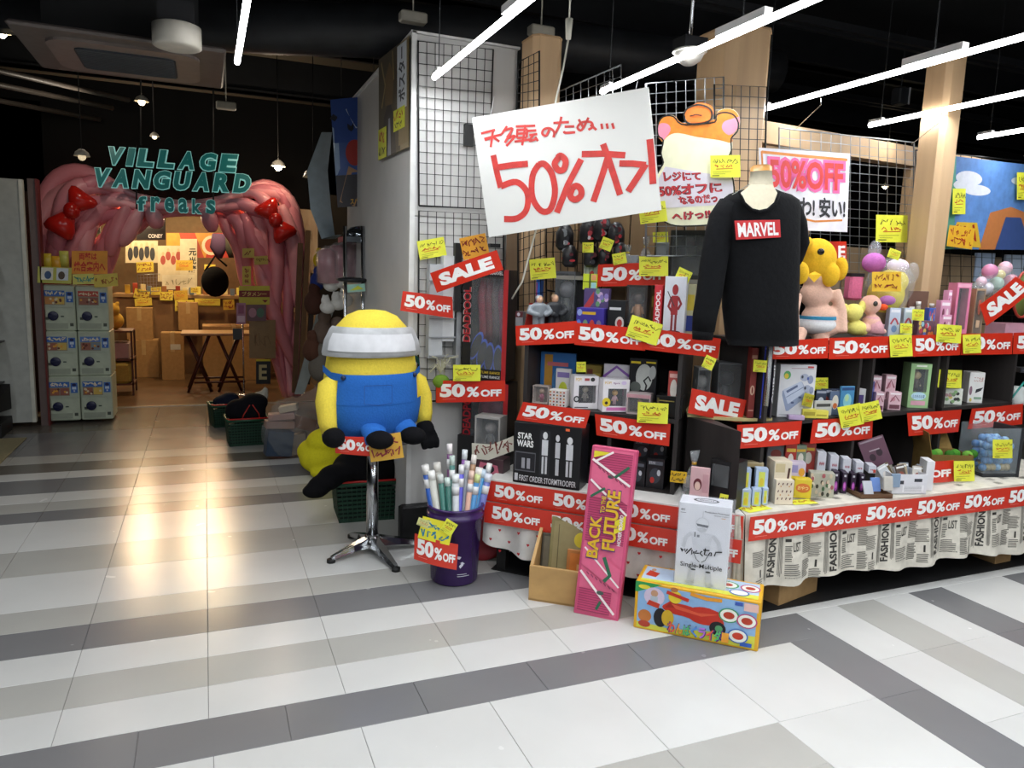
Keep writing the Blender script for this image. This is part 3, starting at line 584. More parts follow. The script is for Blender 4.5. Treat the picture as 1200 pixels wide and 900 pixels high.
def bow(label, c1, k, c2, a1, a2, r):
    o = thing('bow', label, 'bow', fa.pt(*k, -.25), 'glossy red bows on the pink arch')
    RM = mat('c8241c', .18, var=.08, scale=4)
    for c, a in ((c1, a1), (c2, a2)):
        p = fa.pt(*c, -.26); kk = fa.pt(*k, -.26); d = (p - kk); L = d.length * 1.3; d.normalize(); x = V(0, -1, 0); s = d.cross(x).normalized(); mb = M(RM)
        T = Matrix(((s.x, x.x, d.x, kk.x), (s.y, x.y, d.y, kk.y), (s.z, x.z, d.z, kk.z), (0, 0, 0, 1))); mb.T = T
        mb.loft([(0, 0, 0, .03, .03), (0, 0, L * .3, r * .6, .07), (0, 0, L * .65, r, .1), (0, 0, L * .9, r * 1.05, .07), (0, 0, L, r * .8, .02)], n=18); obj('loop', mb, o)
    obj('knot', M(mat('b81e18', .2)).ball(fa.pt(*k, -.3), (.07, .07, .08)), o)
bow('glossy red bow on the left side of the pink arch', (97, 231), (84, 247), (70, 268), 0, 0, .125)
bow('glossy red bow on the right side of the pink arch', (312, 242), (323, 258), (334, 275), 0, 0, .12)
# --- shop sign: separate letters ---
fs = FY(8.0)
def sign(words):
    o = thing('shop_sign', 'teal neon style shop name sign hanging over the pink arch', 'sign', fs.pt(200, 250))
    for txt, quad, gap in words:
        n = len(txt)
        for i, ch in enumerate(txt):
            wch = {'I': .5}.get(ch, 1); tot = sum(.5 if c == 'I' else 1 for c in txt); st = sum(.5 if c == 'I' else 1 for c in txt[:i]) / tot; en = st + wch / tot; g = gap / tot
            (x0, y0), (x1, y1), hh, sl = quad
            f = lambda t, b: (x0 + (x1 - x0) * t + sl * (1 - b), y0 + (y1 - y0) * t + hh * b)
            F = Face(fs.pt(*f(st + g, 1)), fs.pt(*f(en - g, 1)), fs.pt(*f(en - g, 0)), fs.pt(*f(st + g, 0)), V(0, -1, 0))
            for nm, bold, m_, of, e in (('letter_rim', .10, mat('8fd0cc', .4, emit=.35, var=0), 0, 0), ('letter', .055, mat('0c6f70', .4, emit=.12, var=0), .01, .05)):
                vs, fc = glyphs(ch, bold * (.6 if txt == 'freaks' else 1)); k2 = M(m_)
                pp = [F.P(e + (1 - 2 * e) * x, e * .6 + (1 - 1.2 * e) * y, of) for x, y in vs]; b_ = [p + V(0, .03, 0) for p in pp]
                k2.add(pp, fc); 
                if nm == 'letter_rim': k2.add(b_, [f_[::-1] for f_ in fc])
                obj(nm, k2, o)
            vs, fc = glyphs(ch, .0); obj('letter_inline', M(mat('bfeeea', .4, emit=.5, var=0)).add([F.P(.14 + .72 * x, .12 + .76 * y, .013) for x, y in vs], []), o) if False else None
    for a, b, d in (((165, 170), (165, 60), 0), ((250, 178), (250, 60), 0), ((160, 245), (160, 170), .03), ((250, 250), (250, 170), .03)): obj('sign_rod', M(mat('1a1a1a', .5)).tube([fs.pt(*a, d), fs.pt(*b, d)], .008), o)
sign([('VILLAGE', ((121, 171), (278, 181), 22, 4), .07), ('VANGUARD', ((105, 196), (294, 204), 23, 4), .06), ('freaks', ((158, 229), (255, 234), 18, 0), .13)])
# --- shop interior ---
struct('wall_shop_back', M(mat('6e5a40', .8)).box(-1.9, 13.2, 0, 1.6, 13.3, 3))
struct('wall_shop_left', M(mat('3b3026', .8)).box(-1.9, 8.75, 0, -1.85, 13.2, 3))
struct('wall_shop_right', M(mat('4a3b2c', .8)).box(1.28, 8.6, 0, 1.34, 13.2, 3))
struct('wall_fascia', M(mat('040404', 1)).box(-3, 8.6, 2.15, 3.2, 8.68, 3.25))
struct('wall_shop_side', M(mat('3f352a', .8)).box(1.34, 8.6, 0, 3.4, 8.66, 3.0))
struct('wall_entrance_left', M(mat('2a2420', .8)).box(-4.2, 8.6, 0, -1.42, 8.66, 3.0))
fi = FY(13.15)
tag(obj('red_shop_panel', M(mat('c22414', .5)).box(-1.3, 12.0, 2.25, .9, 12.6, 2.6)), 'bright red panel under the shop ceiling seen through the arch', 'panel')
fi2 = FY(12.1)
pcard('idol_poster', 'pale poster of a group in dark suits on the shop back wall', fi2, 0, (147, 282, 185, 308), 'b3a88c', [('e', .15 + .17 * k, .4 + .1 * (k % 2), .08, .3, '22242c') for k in range(5)] + [('e', .15 + .17 * k, .78 + .06 * (k % 2), .045, .1, 'c79a78') for k in range(5)], 'poster')
pcard('idol_poster', 'pale poster with small pink figures in the shop, right of the dark-suited group', fi2, 0, (185, 288, 215, 330), 'c2b69a', [('e', .2 + .2 * k, .6 + .12 * (k % 2), .1, .13, '9a4038') for k in range(4)] + [('e', .2 + .2 * k, .78 + .1 * (k % 2), .05, .05, 'd0a080') for k in range(4)], 'poster')
pcard('kanji_poster', 'tall white poster with big black kanji on the shop back wall', fi2, -.02, (211, 280, 231, 350), 'c9c0a6', [('t', '元', .5, .72, .95, .84, '1a1a1a'), ('t', '光', .5, .58, .95, .7, '1a1a1a'), ('t', '緒', .5, .44, .95, .56, '1a1a1a')], 'poster')
pcard('food_poster', 'red and yellow poster with a white bowl, top right inside the shop', fi2, .02, (195, 273, 268, 302), 'c98c2a', [('p', [(.3, 0), (.6, 0), (.45, 1), (.2, 1)], 'b83a1c'), ('p', [(.62, 0), (1, 0), (1, 1), (.75, 1)], 'b02c18'), ('e', .72, .5, .16, .4, 'd8cdb0'), ('e', .72, .5, .11, .28, 'b8452a')], 'poster')
pcard('film_poster', 'black poster with small white lettering under the arch top', FY(9.6), 0, (160, 255, 194, 281), '101012', [('r', .05, .5, .95, .95, '28282c'), ('t', 'CONEY', .4, .08, .9, .26, 'c8c8c8')], 'poster')
pcard('white_board', 'white paper sheet hung over the shop counter', FY(11.6), 0, (190, 322, 228, 339), 'd0ccb8', scribble(.1, .3, .9, .8, 7, '8a8a70', .05))
grid('small dark wire rack on the shop counter', FY(11).pt(162, 342), FY(11).pt(187, 341), FY(11).pt(161, 322), FY(11).pt(187, 321), 7, 5, GS)
ct = thing('shop_counter', 'long brown shop counter covered with yellow cards inside the shop', 'counter', (-.2, 11.4, 0))
obj('counter_body', M(mat('7a5a38', .6)).box(-1.1, 11.2, 0, .95, 11.7, 1.05), ct); obj('counter_top', M(mat('8f7048', .5)).box(-1.14, 11.15, 1.05, .98, 11.75, 1.09), ct)
fc = FY(11.12)
for i, (x, y, w_, h_, r, lb) in enumerate(((166, 345, 18, 11, -12, 'leftmost large on the shop counter'), (183, 341, 12, 9, 4, 'second from left on the shop counter'), (195, 347, 15, 10, 0, 'third from left on the shop counter'), (212, 346, 16, 11, 3, 'fourth from left on the shop counter'), (216, 358, 22, 13, 0, 'below the counter edge, left of centre'), (243, 354, 30, 8, -1, 'long, on the right counter edge'), (268, 357, 13, 12, 2, 'right end of the counter'), (168, 354, 20, 9, 5, 'hanging under the leftmost counter note'), (170, 313, 20, 12, 3, 'below the group poster in the shop'), (216, 311, 20, 12, 0, 'on the back wall left of the tall kanji'), (228, 340, 9, 6, 0, 'tiny, under the kanji poster'), (246, 314, 13, 8, 0, 'small, on the red lattice inside the shop'))):
    note('yellow note ' + lb, fc, 0, x, y, w_, h_, r, random.choice(('d6c040', 'caa636', 'ddc94a')), big=i % 2 == 0, inkc='8a3018')
for i in range(22):
    x = -1.0 + i * .088; h_ = .05 + .09 * random.random(); y = 11.25 + .1 * (i % 3)
    tag(obj('counter_box', M(mat(['c8a030', 'a83a20', 'd8c890', '5a6a7a', 'e0d060', '8a5a30'][i % 6], .5)).cbox(x, y, 1.092, x + .06, y + .05, 1.092 + h_, .003)), ['ochre', 'brick red', 'cream', 'slate', 'yellow', 'brown'][i % 6] + ' small box on the shop counter, ' + ['far left end', 'left quarter', 'centre', 'right quarter'][min(3, i // 6)], 'box', 'small boxes on the shop counter')
# cartons inside
def carton(label, x0, y0, x1, y1, z0, z1, flaps=False):
    o = tag(obj('cardboard_box', M(card()).cbox(x0, y0, z0, x1, y1, z1, .004)), label, 'box', 'cardboard boxes')
    obj('packing_tape', M(mat('b89a68', .3)).box((x0 + x1) / 2 - .025, y0 - .001, z0 + .6 * (z1 - z0), (x0 + x1) / 2 + .025, y0, z1 + .001).box((x0 + x1) / 2 - .025, y0, z1, (x0 + x1) / 2 + .025, y1, z1 + .001), o); return o
carton('cardboard box, lower of the left stack inside the shop', -.95, 10.9, -.6, 11.15, 0, .5); carton('cardboard box, upper of the left stack inside the shop', -.97, 10.92, -.66, 11.15, .5, .92)
o = carton('tall cardboard box with a torn white label inside the shop', -.55, 10.6, -.28, 10.85, 0, .62)
obj('label', M(mat('c9c6b8', .5)).box(-.44, 10.598, .4, -.32, 10.6, .47), o)
carton('wide cardboard box behind the folding table', -.05, 10.45, .72, 10.9, 0, .72); carton('cardboard box high on the counter front, centre', -.35, 10.98, -.1, 11.1, .62, 1.0)
ft = thing('folding_table', 'folding table with dark crossed legs inside the shop', 'table', (.12, 9.75, 0))
obj('tabletop', M(mat('9a7a50', .45)).cbox(-.28, 9.45, .68, .5, 9.95, .71, .005), ft)
for y in (9.5, 9.9):
    for s in (0, 1):
        a = [(-.22, -.02), (.12, .28)][s]
        obj('leg', M(mat('3a1612', .4)).tube([(a[0], y, 0), (a[0] + .25, y, .68)], .016, n=6), ft); obj('leg', M(mat('3a1612', .4)).tube([(a[0] + .26, y + .035, 0), (a[0] + .0, y + .035, .68)], .016, n=6), ft)
obj('crossbar', M(mat('3a1612', .4)).tube([(-.15, 9.5, .12), (.42, 9.5, .12)], .013, n=6).tube([(-.15, 9.9, .12), (.42, 9.9, .12)], .013, n=6), ft)
rk = thing('low_rack', 'low brown rack of toys just inside the shop on the left', 'shelving', (-1.0, 9.6, 0))
for z in (.12, .4, .72): obj('shelf', M(mat('5a3a24', .6)).box(-1.2, 9.4, z, -.78, 9.8, z + .02), rk)
for x, y in ((-1.2, 9.4), (-.8, 9.4), (-1.2, 9.78), (-.8, 9.78)): obj('post', M(mat('4a2c1c', .6)).box(x, y, 0, x + .02, y + .02, .74), rk)
tag(obj('yellow_blanket_pack', M(mat('a09040', .8, bump=.6, scale=40)).cbox(-1.17, 9.38, .14, -.8, 9.7, .38, .03)), 'yellow patterned pack on the bottom shelf of the low rack', 'pack')
tag(obj('pale_toy_box', M(mat('a08c88', .5)).cbox(-1.15, 9.42, .42, -.82, 9.7, .6, .01)), 'pale toy boxes row on the middle shelf of the low rack', 'box')
o = tag(obj('plush_toy', M(fab('b8923c')).ball((-1.0, 9.6, .84), (.13, .1, .11)).ball((-.98, 9.55, .97), .075).ball((-1.04, 9.55, 1.04), .025).ball((-.93, 9.55, 1.04), .025)), 'amber plush toy lying on top of the low rack', 'plush toy'); fuse(o, .012)
# crowded goods on the shop's left wall (countless small packets)
g = M(); random.seed(11); gm_ = [mat(c, .5) for c in ('9a7a3a', '6a4a2a', 'b8a04a', '7a6a58', '8a3a2a', '4a5a58', 'a89878', '2a2420')]
for i in range(260):
    x = -1.8 + random.random() * .5; y = 9.0 + random.random() * 3.5; z = .9 + random.random() * 1.4; s = .03 + random.random() * .05; g.box(x, y, z, x + .04, y + s, z + s * 1.3, gm_[i % 8])
tag(obj('hanging_packets', g, kind='stuff'), 'dense hanging small packets along the shop left wall', 'packets')
g = M(); 
for i in range(160):
    x = .75 + random.random() * .4; y = 9.6 + random.random() * 3; z = .9 + random.random() * 1.2; s = .03 + random.random() * .06; g.box(x, y, z, x + .04, y + s, z + s * 1.3, gm_[i % 8])
tag(obj('shelf_packets', g, kind='stuff'), 'dense small goods along the shop right wall', 'packets')
tag(obj('black_backpack', M(fab('101012')).ball(FY(10.6).pt(252, 330), (.17, .1, .2)).tube([FY(10.6).pt(240, 318), FY(10.6).pt(252, 300), FY(10.6).pt(266, 312)], .015)), 'black round backpack hanging in the shop, right', 'bag')
tag(obj('hanging_sock', M(fab('4a3850')).loft([(*FY(10).pt(257, 303)[:], .03, .03), (*FY(10).pt(256, 290)[:], .1, .04), (*FY(10).pt(257, 274)[:], .08, .04)])), 'purple grey cap hanging left of the pair under the arch', 'cap')
tag(obj('hanging_sock', M(fab('3d3c34')).loft([(*FY(10).pt(271, 302)[:], .03, .03), (*FY(10).pt(271, 290)[:], .08, .04), (*FY(10).pt(270, 276)[:], .07, .04)])), 'olive cap hanging right of the pair under the arch', 'cap')
# sign stand by the entrance
ss = FY(8.05)
st = thing('sign_stand', 'slim metal card stand at the right of the shop entrance', 'stand', fl(286, 462))
obj('pole', M(STEEL).tube([fl(286, 462), V(*fl(286, 462)[:2], .9)], .01), st); obj('foot', M(STEEL).tube([fl(286, 462), fl(286, 462) + V(0, 0, .012)], .12, n=20), st); obj('holder', M(mat('2a2d30', .4)).box(*(FY(8.2).pt(273, 398)), *(FY(8.2).pt(284, 385) + V(0, .01, 0))), st)
pcard('brown_card', 'plain brown cardboard sheet on the sign stand by the arch', ss, 0, (292, 375, 323, 420), '8a6c46', scribble(.15, .3, .85, .7, 5, '7a5c3a', .02), 'card')
pcard('letter_card', 'black card with a pale letter E under the brown sheet', ss, 0, (300, 421, 317, 450), '141414', [('r', 0, .92, 1, 1, 'c8b820'), ('t', 'E', .2, .18, .75, .78, 'b8a878')], 'card')
pcard('note_card', 'yellow card with a dark red banner line above the brown sheet', ss, 0, (280, 335, 316, 357), 'c4b838', [('r', 0, .4, 1, .75, '7a1c14'), ('t', 'ブタメン一', .1, .45, .9, .7, 'd0b060'), ('p', [(.85, .1), (.95, .25), (.75, .25)], '7a1c14')], 'card')
pcard('note_card', 'small square yellow card highest on the arch right leg', fa, -.3, (284, 291, 298, 302), 'b8a048', scribble(.2, .2, .8, .8, 3, '7a2a14', .1), 'card')
pcard('note_card', 'small yellow card right of the highest one on the arch', fa, -.3, (298, 300, 314, 310), 'b8a048', scribble(.1, .2, .9, .8, 4, '7a5a14', .1), 'card', rot=3)
pcard('note_card', 'narrow upright yellow card on the arch inner edge', fa, -.3, (284, 312, 294, 334), 'c8b040', [('v', 'まるぜ', .25, .1, .75, .9, '8a2a14')], 'card')
pcard('pink_packet', 'pink packet hanging left on the card stand', ss, -.02, (277, 355, 288, 380), 'a8748c', [('r', .1, .1, .9, .4, 'd0b0c0'), ('r', .2, .5, .8, .9, '8a4a6a')], 'packet')
pcard('pink_packet', 'dark pink packet hanging right on the card stand', ss, -.02, (289, 357, 312, 376), '6a4a52', [('e', .3, .5, .2, .3, 'a87888'), ('e', .7, .5, .2, .3, '4a6a58')], 'packet')
# ================= DISPLAY: tables, shelving, signs =================
random.seed(21)
SHELF = mat('2e2a29', .5, var=.25, scale=10, stretch=(1, 1, .1)); BACK = mat('1c1a1a', .7, var=.2, scale=8)
lb = lambda a, b, z: FL.p - FL.u * a + FL.n * b + V(0, 0, z)      # a runs left along the left bank
rb = lambda a, b, z: FR.p + FR.u * a + FR.n * b + V(0, 0, z)
sb = lambda a, b, z: FS.p + FS.u * a + FS.n * b + V(0, 0, z)
def shelf_unit(label, P, a0, a1, b0, b1, zs, extra=None):
    o = thing('shelf_unit', label, 'shelving', P((a0 + a1) / 2, (b0 + b1) / 2, zs[0]), 'dark shelf units')
    t = .02
    for a in (a0, a1 - t): obj('side_panel', ybox(P, a, a + t, b0, b1, zs[0], zs[-1], SHELF), o)
    for z in zs: obj('shelf_board', ybox(P, a0, a1, b0 - .002, b1, z - t, z, SHELF), o)
    obj('back_panel', ybox(P, a0, a1, b1 - .012, b1, zs[0], zs[-1], BACK), o)
    if extra is not None: obj('divider', ybox(P, extra, extra + t, b0, b1, zs[0], zs[1], SHELF), o)
    return o
shelf_unit('dark shelf unit holding the vinyl figure boxes, left bank', lb, .34, 1.13, .16, .52, (.49, .85, 1.24), .66)
shelf_unit('dark shelf unit under the plush dolls, right bank', sb, .06, .72, .0, .32, (.49, .855, 1.24))
shelf_unit('dark shelf unit with the green doll box, right bank', sb, .80, 1.36, .0, .32, (.49, .855, 1.24))
shelf_unit('dark shelf unit at the right edge of the picture', sb, 1.42, 2.1, .0, .32, (.49, .855, 1.24))
struct('trim_7', ybox(sb, 0, 2.2, .05, .33, 1.222, 1.242, SHELF))
rs = thing('upper_shelf', 'narrow grey upper shelf carrying the hanging superhero goods', 'shelf', lb(.6, .5, 1.5), )
obj('board', ybox(lb, .28, 1.05, .36, .54, 1.49, 1.51, mat('8c8880', .5)), rs)
obj('back_support', ybox(lb, .3, .33, .5, .53, 1.24, 1.49, SHELF), rs); obj('back_support', ybox(lb, 1.0, 1.03, .5, .53, 1.24, 1.49, SHELF), rs)
# corner cabinet (between the banks) with curved pale top
cc = thing('corner_cabinet', 'dark corner cabinet with a curved pale shelf between the two banks', 'shelving', (2.35, 2.85, .49))
cp = lambda px, py, z: fl(px, py, z)[:2]
base = [Vector(cp(812, 560, .49)), Vector(cp(866, 566, .49)), Vector((2.62, 3.2)), Vector((2.3, 3.3))]
a_ = fl(806, 487, .86); b_ = fl(869, 505, .86); c_ = fl(905, 492, .86)
bx = [(a_.x, a_.y), (b_.x, b_.y), (b_.x + .05, b_.y + .22), (a_.x + .14, a_.y + .25)]
obj('body', slab(bx, .47, .385, SHELF), cc)
arc = [(a_.x - .01, a_.y - .01)] + [((a_.x * (1 - t) + c_.x * t) - .055 * sin(pi * t) * .3, (a_.y * (1 - t) + c_.y * t) - .06 * sin(pi * t)) for t in [i / 10 for i in range(1, 10)]] + [(c_.x, c_.y), (c_.x, c_.y + .05), (a_.x + .16, a_.y + .26)]
obj('curved_top', slab(arc, .856, .014, mat('c9bb84', .4)), cc)
# tables
def table(label, P, a0, a1, b1, legs):
    o = thing('display_table', label, 'table', P((a0 + a1) / 2, b1 / 2, 0), 'tables under the shelves')
    pp = [P(a0 + .005, .005, 0), P(a1, .005, 0), P(a1, b1, 0), P(a0 + .42 * b1, b1, 0)]; pp = pp if (pp[1] - pp[0]).cross(pp[2] - pp[1]).z > 0 else pp[::-1]; obj('tabletop', slab([(p.x, p.y) for p in pp], .455, .023, mat('4a3a2c', .6)), o)
    for a, b in legs: obj('leg', ybox(P, a, a + .05, b, b + .05, 0, .455, mat('1b1a1a', .6)), o)
    obj('modesty_panel', ybox(P, a0 + .18, a1 - .05, .28, .29, .0, .455, mat('0e0e10', .8)), o)
table('table under the heart-print cloth, left bank', lb, .02, 1.24, .6, ((.06, .04), (1.15, .04)))
table('table under the newspaper-print cloth, right bank', rb, .02, 2.4, .7, ((.08, .2), (2.3, .2)))
def cloth(name, label, P, a0, a1, hem, m, amp=.02, k=9, sc=0, deco=None, sideP=None, top=.7):
    n = 90; vs = []; fs = []; rows = 7
    for i in range(n + 1):
        t = i / n; a = a0 + (a1 - a0) * t; h = hem + sc * abs(sin(pi * t * k * .33)) if sc < -.03 else hem - .05 * t + sc * sin(pi * t * 6)
        for j in range(rows): s = j / (rows - 1); vs.append(P(a, -.004 - s * amp * (1 + sin(t * k * 2 * pi) * .8 + .4 * sin(t * k * 5.1 + 1)), .484 - s * (.484 - h)))
    for i in range(n):
        for j in range(rows - 1): b = i * rows + j; fs.append((b, b + rows, b + rows + 1, b + 1))
    mb = M(m).add(vs, fs, None, True)
    vs = [P(a0, -.004, .484), P(a1, -.004, .484), P(a1 + (.42 * top if a1 < a0 else 0), top, .484), P(a0 + (0 if a1 < a0 else .42 * top), top, .484)]; mb.add(vs, [(0, 1, 2, 3)])
    o = tag(obj(name, mb), label, 'tablecloth')
    return o
hcl = cloth('tablecloth', 'white tablecloth with small red hearts and a scalloped hem', lb, 1.25, .0, .17, mat('d9d6d2', .9), .022, 7, -.06, top=.58)
a = M(mat('b8202a', .8)); random.seed(4)
for i in range(12):
    for j in range(3):
        s = .05 + i * .1 + .05 * (j % 2); z = .245 - j * .055; c = lb(s, -.052 + .004 * j, z); u = FL.u; r = .008
        pts = [(0, -1.1), (.9, 0), (.9, .5), (.5, .85), (0, .5), (-.5, .85), (-.9, .5), (-.9, 0)]; a.add([c + u * x * r + V(0, 0, y * r) for x, y in pts], [tuple(range(8))])
obj('heart_print', a, hcl)
ncl = cloth('tablecloth', 'newspaper-print tablecloth on the right table', rb, .0, 2.45, .15, mat('d8d3c6', .9, var=.1, scale=20), .022, 11, -.015)
# newspaper print on the hanging front
fr_ = Fr(2.196, 2.55 - .048, 0)
a = M(); random.seed(9)
def npz(x0, x1, z0, z1, c): a.add([V(2.196 + x, 2.55 - .0445 - .001 * (z < .25), z) for x, z in ((x0, z0), (x1, z0), (x1, z1), (x0, z1))], [(0, 1, 2, 3)], c)
def npcloth(fx):   # follow the cloth fold
    def P(u_, z):
        t = u_ / 2.45; h = .15 - .05 * t - .015 * sin(pi * t * 6); s = max(0, (.484 - z) / (.484 - h))
        return rb(u_, -.004 - s * .022 * (1 + sin(t * 11 * 2 * pi) * .8 + .4 * sin(t * 11 * 5.1 + 1)) - .0022, z)
    return P
PC = npcloth(0)
def zf_(z): return .372 - (.372 - z) * 1.75
def rect(x0, z0, x1, z1, c, n=None):
    n = n or max(1, int((x1 - x0) / .02)); vs = []; m_ = max(1, int((z1 - z0) / .04))
    for i in range(n + 1):
        for j in range(m_ + 1): vs.append(PC(x0 + (x1 - x0) * i / n, zf_(z0 + (z1 - z0) * j / m_)))
    a.add(vs, [(i * (m_ + 1) + j, (i + 1) * (m_ + 1) + j, (i + 1) * (m_ + 1) + j + 1, i * (m_ + 1) + j + 1) for i in range(n) for j in range(m_)], c)
def ntext(t, x0, z0, x1, z1, rot, c='33312e'):
    vs, fs = glyphs(t, .035 if t == 'FASHION' else .015)
    a.add([PC(x1 - (x1 - x0) * y, zf_(z0 + (z1 - z0) * x)) if rot else PC(x0 + (x1 - x0) * x, zf_(z0 + (z1 - z0) * y)) for x, y in vs], fs, c)
def lines(x0, z0, x1, z1, c='6b6862', gap=.0055, v=False):
    if v:
        x = x0
        while x < x1: rect(x, z0 + random.random() * .01, x + gap * .45, z1 - random.random() * .02, c, 1); x += gap
    else:
        z = z0
        while z < z1: rect(x0, z, x1 - random.random() * (x1 - x0) * .25, z + gap * .45, c); z += gap
for k in range(7):
    x = .03 + k * .345; lo = .258
    ntext('FASHION', x + .115, lo, x + .158, .365 + .02 * (k % 2), True); a.v and None
    rect(x + .125, .37, x + .15, .38, '6b6862')
    lines(x + .17, lo, x + .19, .43, v=True); lines(x + .2, .30, x + .235, .34, '55524c'); ntext('LIST', x + .24, .325, x + .285, .35, False)
    rect(x + .215, .375, x + .29, .38, '33312e'); lines(x + .2, .262, x + .285, .292); rect(x + .2, lo, x + .29, .255, '6b6862'); ntext('DESIGNING', x + .2, lo + .001, x + .29, .2545, False, 'd8d3c6')
    lines(x + .3, .315, x + .36, .36, '55524c', .004); lines(x + .005, .3, x + .08, .34, '6b6862', .004); rect(x + .2, .352, x + .23, .36, '33312e'); lines(x + .3, .25, x + .36, .297, '3e3c38', .0045); lines(x + .09, .25, x + .11, .42, v=True)
    rect(x + .262, .385, x + .275, .425, '33312e'); rect(x + .05, .27, x + .06, .29, '33312e'); lines(x + .02, .24, x + .08, .265, '6b6862')
for k in range(26):   # print on the table top strip
    x = .02 + random.random() * 2.2; y = .01 + random.random() * .12; w_ = .04 + random.random() * .06
    for j in range(3): a.add([rb(x, y + j * .012, .4855), rb(x + w_, y + j * .012, .4855), rb(x + w_, y + j * .012 + .005, .4855), rb(x, y + j * .012 + .005, .4855)], [(0, 1, 2, 3)], '77736b')
obj('newspaper_print', a, ncl)
mbs = M(mat('cfcabb', .9, var=.15, scale=18)); vs = []
for i in range(9):
    t = i / 8; dx = .07 * sin(t * 6) * .1
    vs += [lb(.0 + .04 * t, -.034 + dx, .484), lb(.05 * t - .02, -.05 + .02 * abs(sin(t * 7)), .15 + .02 * t)]
mbs.add(vs, [(2 * i, 2 * i + 1, 2 * i + 3, 2 * i + 2) for i in range(8)], None, True); obj('side_drape', mbs, ncl)
# long ribbons of discount banners
def ribbon(label, P, edge, segs, z0a, z0b, h, off, wave=.0, txtw=None, extra=''):
    a0, a1 = edge; F = Face(P(a0, off, z0a), P(a1, off, z0b), P(a1, off, z0b + h), P(a0, off, z0a + h), None, wave)
    o = tag(obj('banner_ribbon', sheet_mb(F, .001, BANDM, 10)), label, 'banner')
    A = []
    for s0, s1 in segs:
        for t in OFF50[:3]: A.append(('t', t[1], s0 + (s1 - s0) * t[2], t[3], s0 + (s1 - s0) * t[4], t[5], WHT))
        A.append(('r', s0 + (s1 - s0) * .1, .15, s0 + (s1 - s0) * .3, .17, 'f08a7c'))
    obj('lettering', F.art(M(), A), o); return o
n = 7; ribbon('long red ribbon of discount lettering along the newspaper cloth', rb, (0.0, 2.35), [(i / n, (i + 1) / n) for i in range(n)], .372, .372, .112, -.036, .0)
ribbon('upper red ribbon of discount lettering on the heart-print cloth', lb, (1.235, .0), [(i / 4 + .02, (i + 1) / 4) for i in range(4)], .38, .38, .104, -.03)
ribbon('lower red ribbon of discount lettering on the heart-print cloth', lb, (1.235, .0), [(i / 4 + .02, (i + 1) / 4) for i in range(4)], .274, .274, .108, -.055)
# banners on the shelf edges (left bank)
pl, ps = .15, -.006
band('red banner on the top shelf edge under the helmeted figurine', FL, .148, (604, 382), (676, 376), (677, 402), (605, 405))
band('red banner on the top shelf edge under the purple hero box', FL, .146, (674, 378), (755, 385), (756, 411), (673, 404))
band('red banner under the red figure box, left of the black shirt', FL, .143, (753, 383), (845, 397), (841, 420), (753, 409), wave=.01, wf=2)
band('red banner on the narrow upper shelf below the clear gift bags', FL, .35, (701, 310), (783, 307), (782, 334), (699, 336), wave=.01)
band('red banner on the shelf edge under the two vinyl figure boxes', FL, .148, (697, 485), (786, 497), (784, 523), (699, 510))
band('shiny red banner sloping on top of the black trooper model box', FL, .0, (613, 471), (692, 481), (686, 502), (605, 492), wave=.004)
band('red banner in front of the lower costume box, beside the rolled posters', FL, .22, (511, 446), (592, 446), (592, 470), (511, 472))
band('short red banner bending on the wire grid, left of the costume box', FY(3.84), 0, (472, 341), (530, 348), (531, 373), (469, 364), wave=.012)
band('red SALE banner across the tall costume box', FL, .08, (504, 320), (582, 293), (590, 316), (512, 343), SALE, wave=.008)
band('red SALE banner around the corner cabinet under the clear cases', Fr(a_.x, a_.y, -22), -.05, (811, 455), (875, 469), (869, 496), (806, 484), SALE)
# right bank
band('red banner on the top shelf edge at the doll feet, right of the black shirt', FS, ps, (901, 400), (971, 396), (970, 420), (902, 421))
band('red banner on the top shelf edge under the pink bird plush', FS, ps, (972, 396), (1043, 394), (1043, 419), (971, 421))
band('red banner on the top shelf edge under the pink window box', FS, ps, (1068, 393), (1126, 391), (1125, 416), (1069, 418))
band('red banner on the top shelf edge under the striped SALE strip', FS, ps, (1126, 391), (1187, 390), (1186, 415), (1126, 416))
band('red banner on the top shelf edge cut by the right picture edge', FS, ps, (1188, 390), (1252, 388), (1251, 413), (1187, 415))
band('red banner on the shelf edge under the white game console box', FS, ps, (864, 498), (940, 493), (937, 520), (864, 526))
band('red banner on the shelf edge under the card packs', FS, ps, (953, 492), (1023, 488), (1022, 514), (949, 520))
band('red banner on the shelf edge under the green doll box', FS, ps, (1063, 484), (1127, 480), (1123, 506), (1065, 511))
band('red banner on the shelf edge above the clear box of blue balls', FS, ps, (1139, 479), (1199, 473), (1198, 497), (1134, 503))
band('red banner peeking out on the brown carton of the right table', FR, .12, (1089, 541), (1118, 539), (1118, 564), (1089, 566), [('t', 'OFF', .05, .25, .85, .6, WHT)])
band('red SALE strip leaning at the right edge over the pink goods', FS, -.02, (1148, 357), (1190, 324), (1212, 338), (1156, 382), SALE, wave=.01)
band('red sign with a white letter E behind the tall plush doll', FS, .3, (972, 283), (992, 283), (992, 308), (972, 307), [('t', 'E', .45, .22, .9, .8, WHT)])
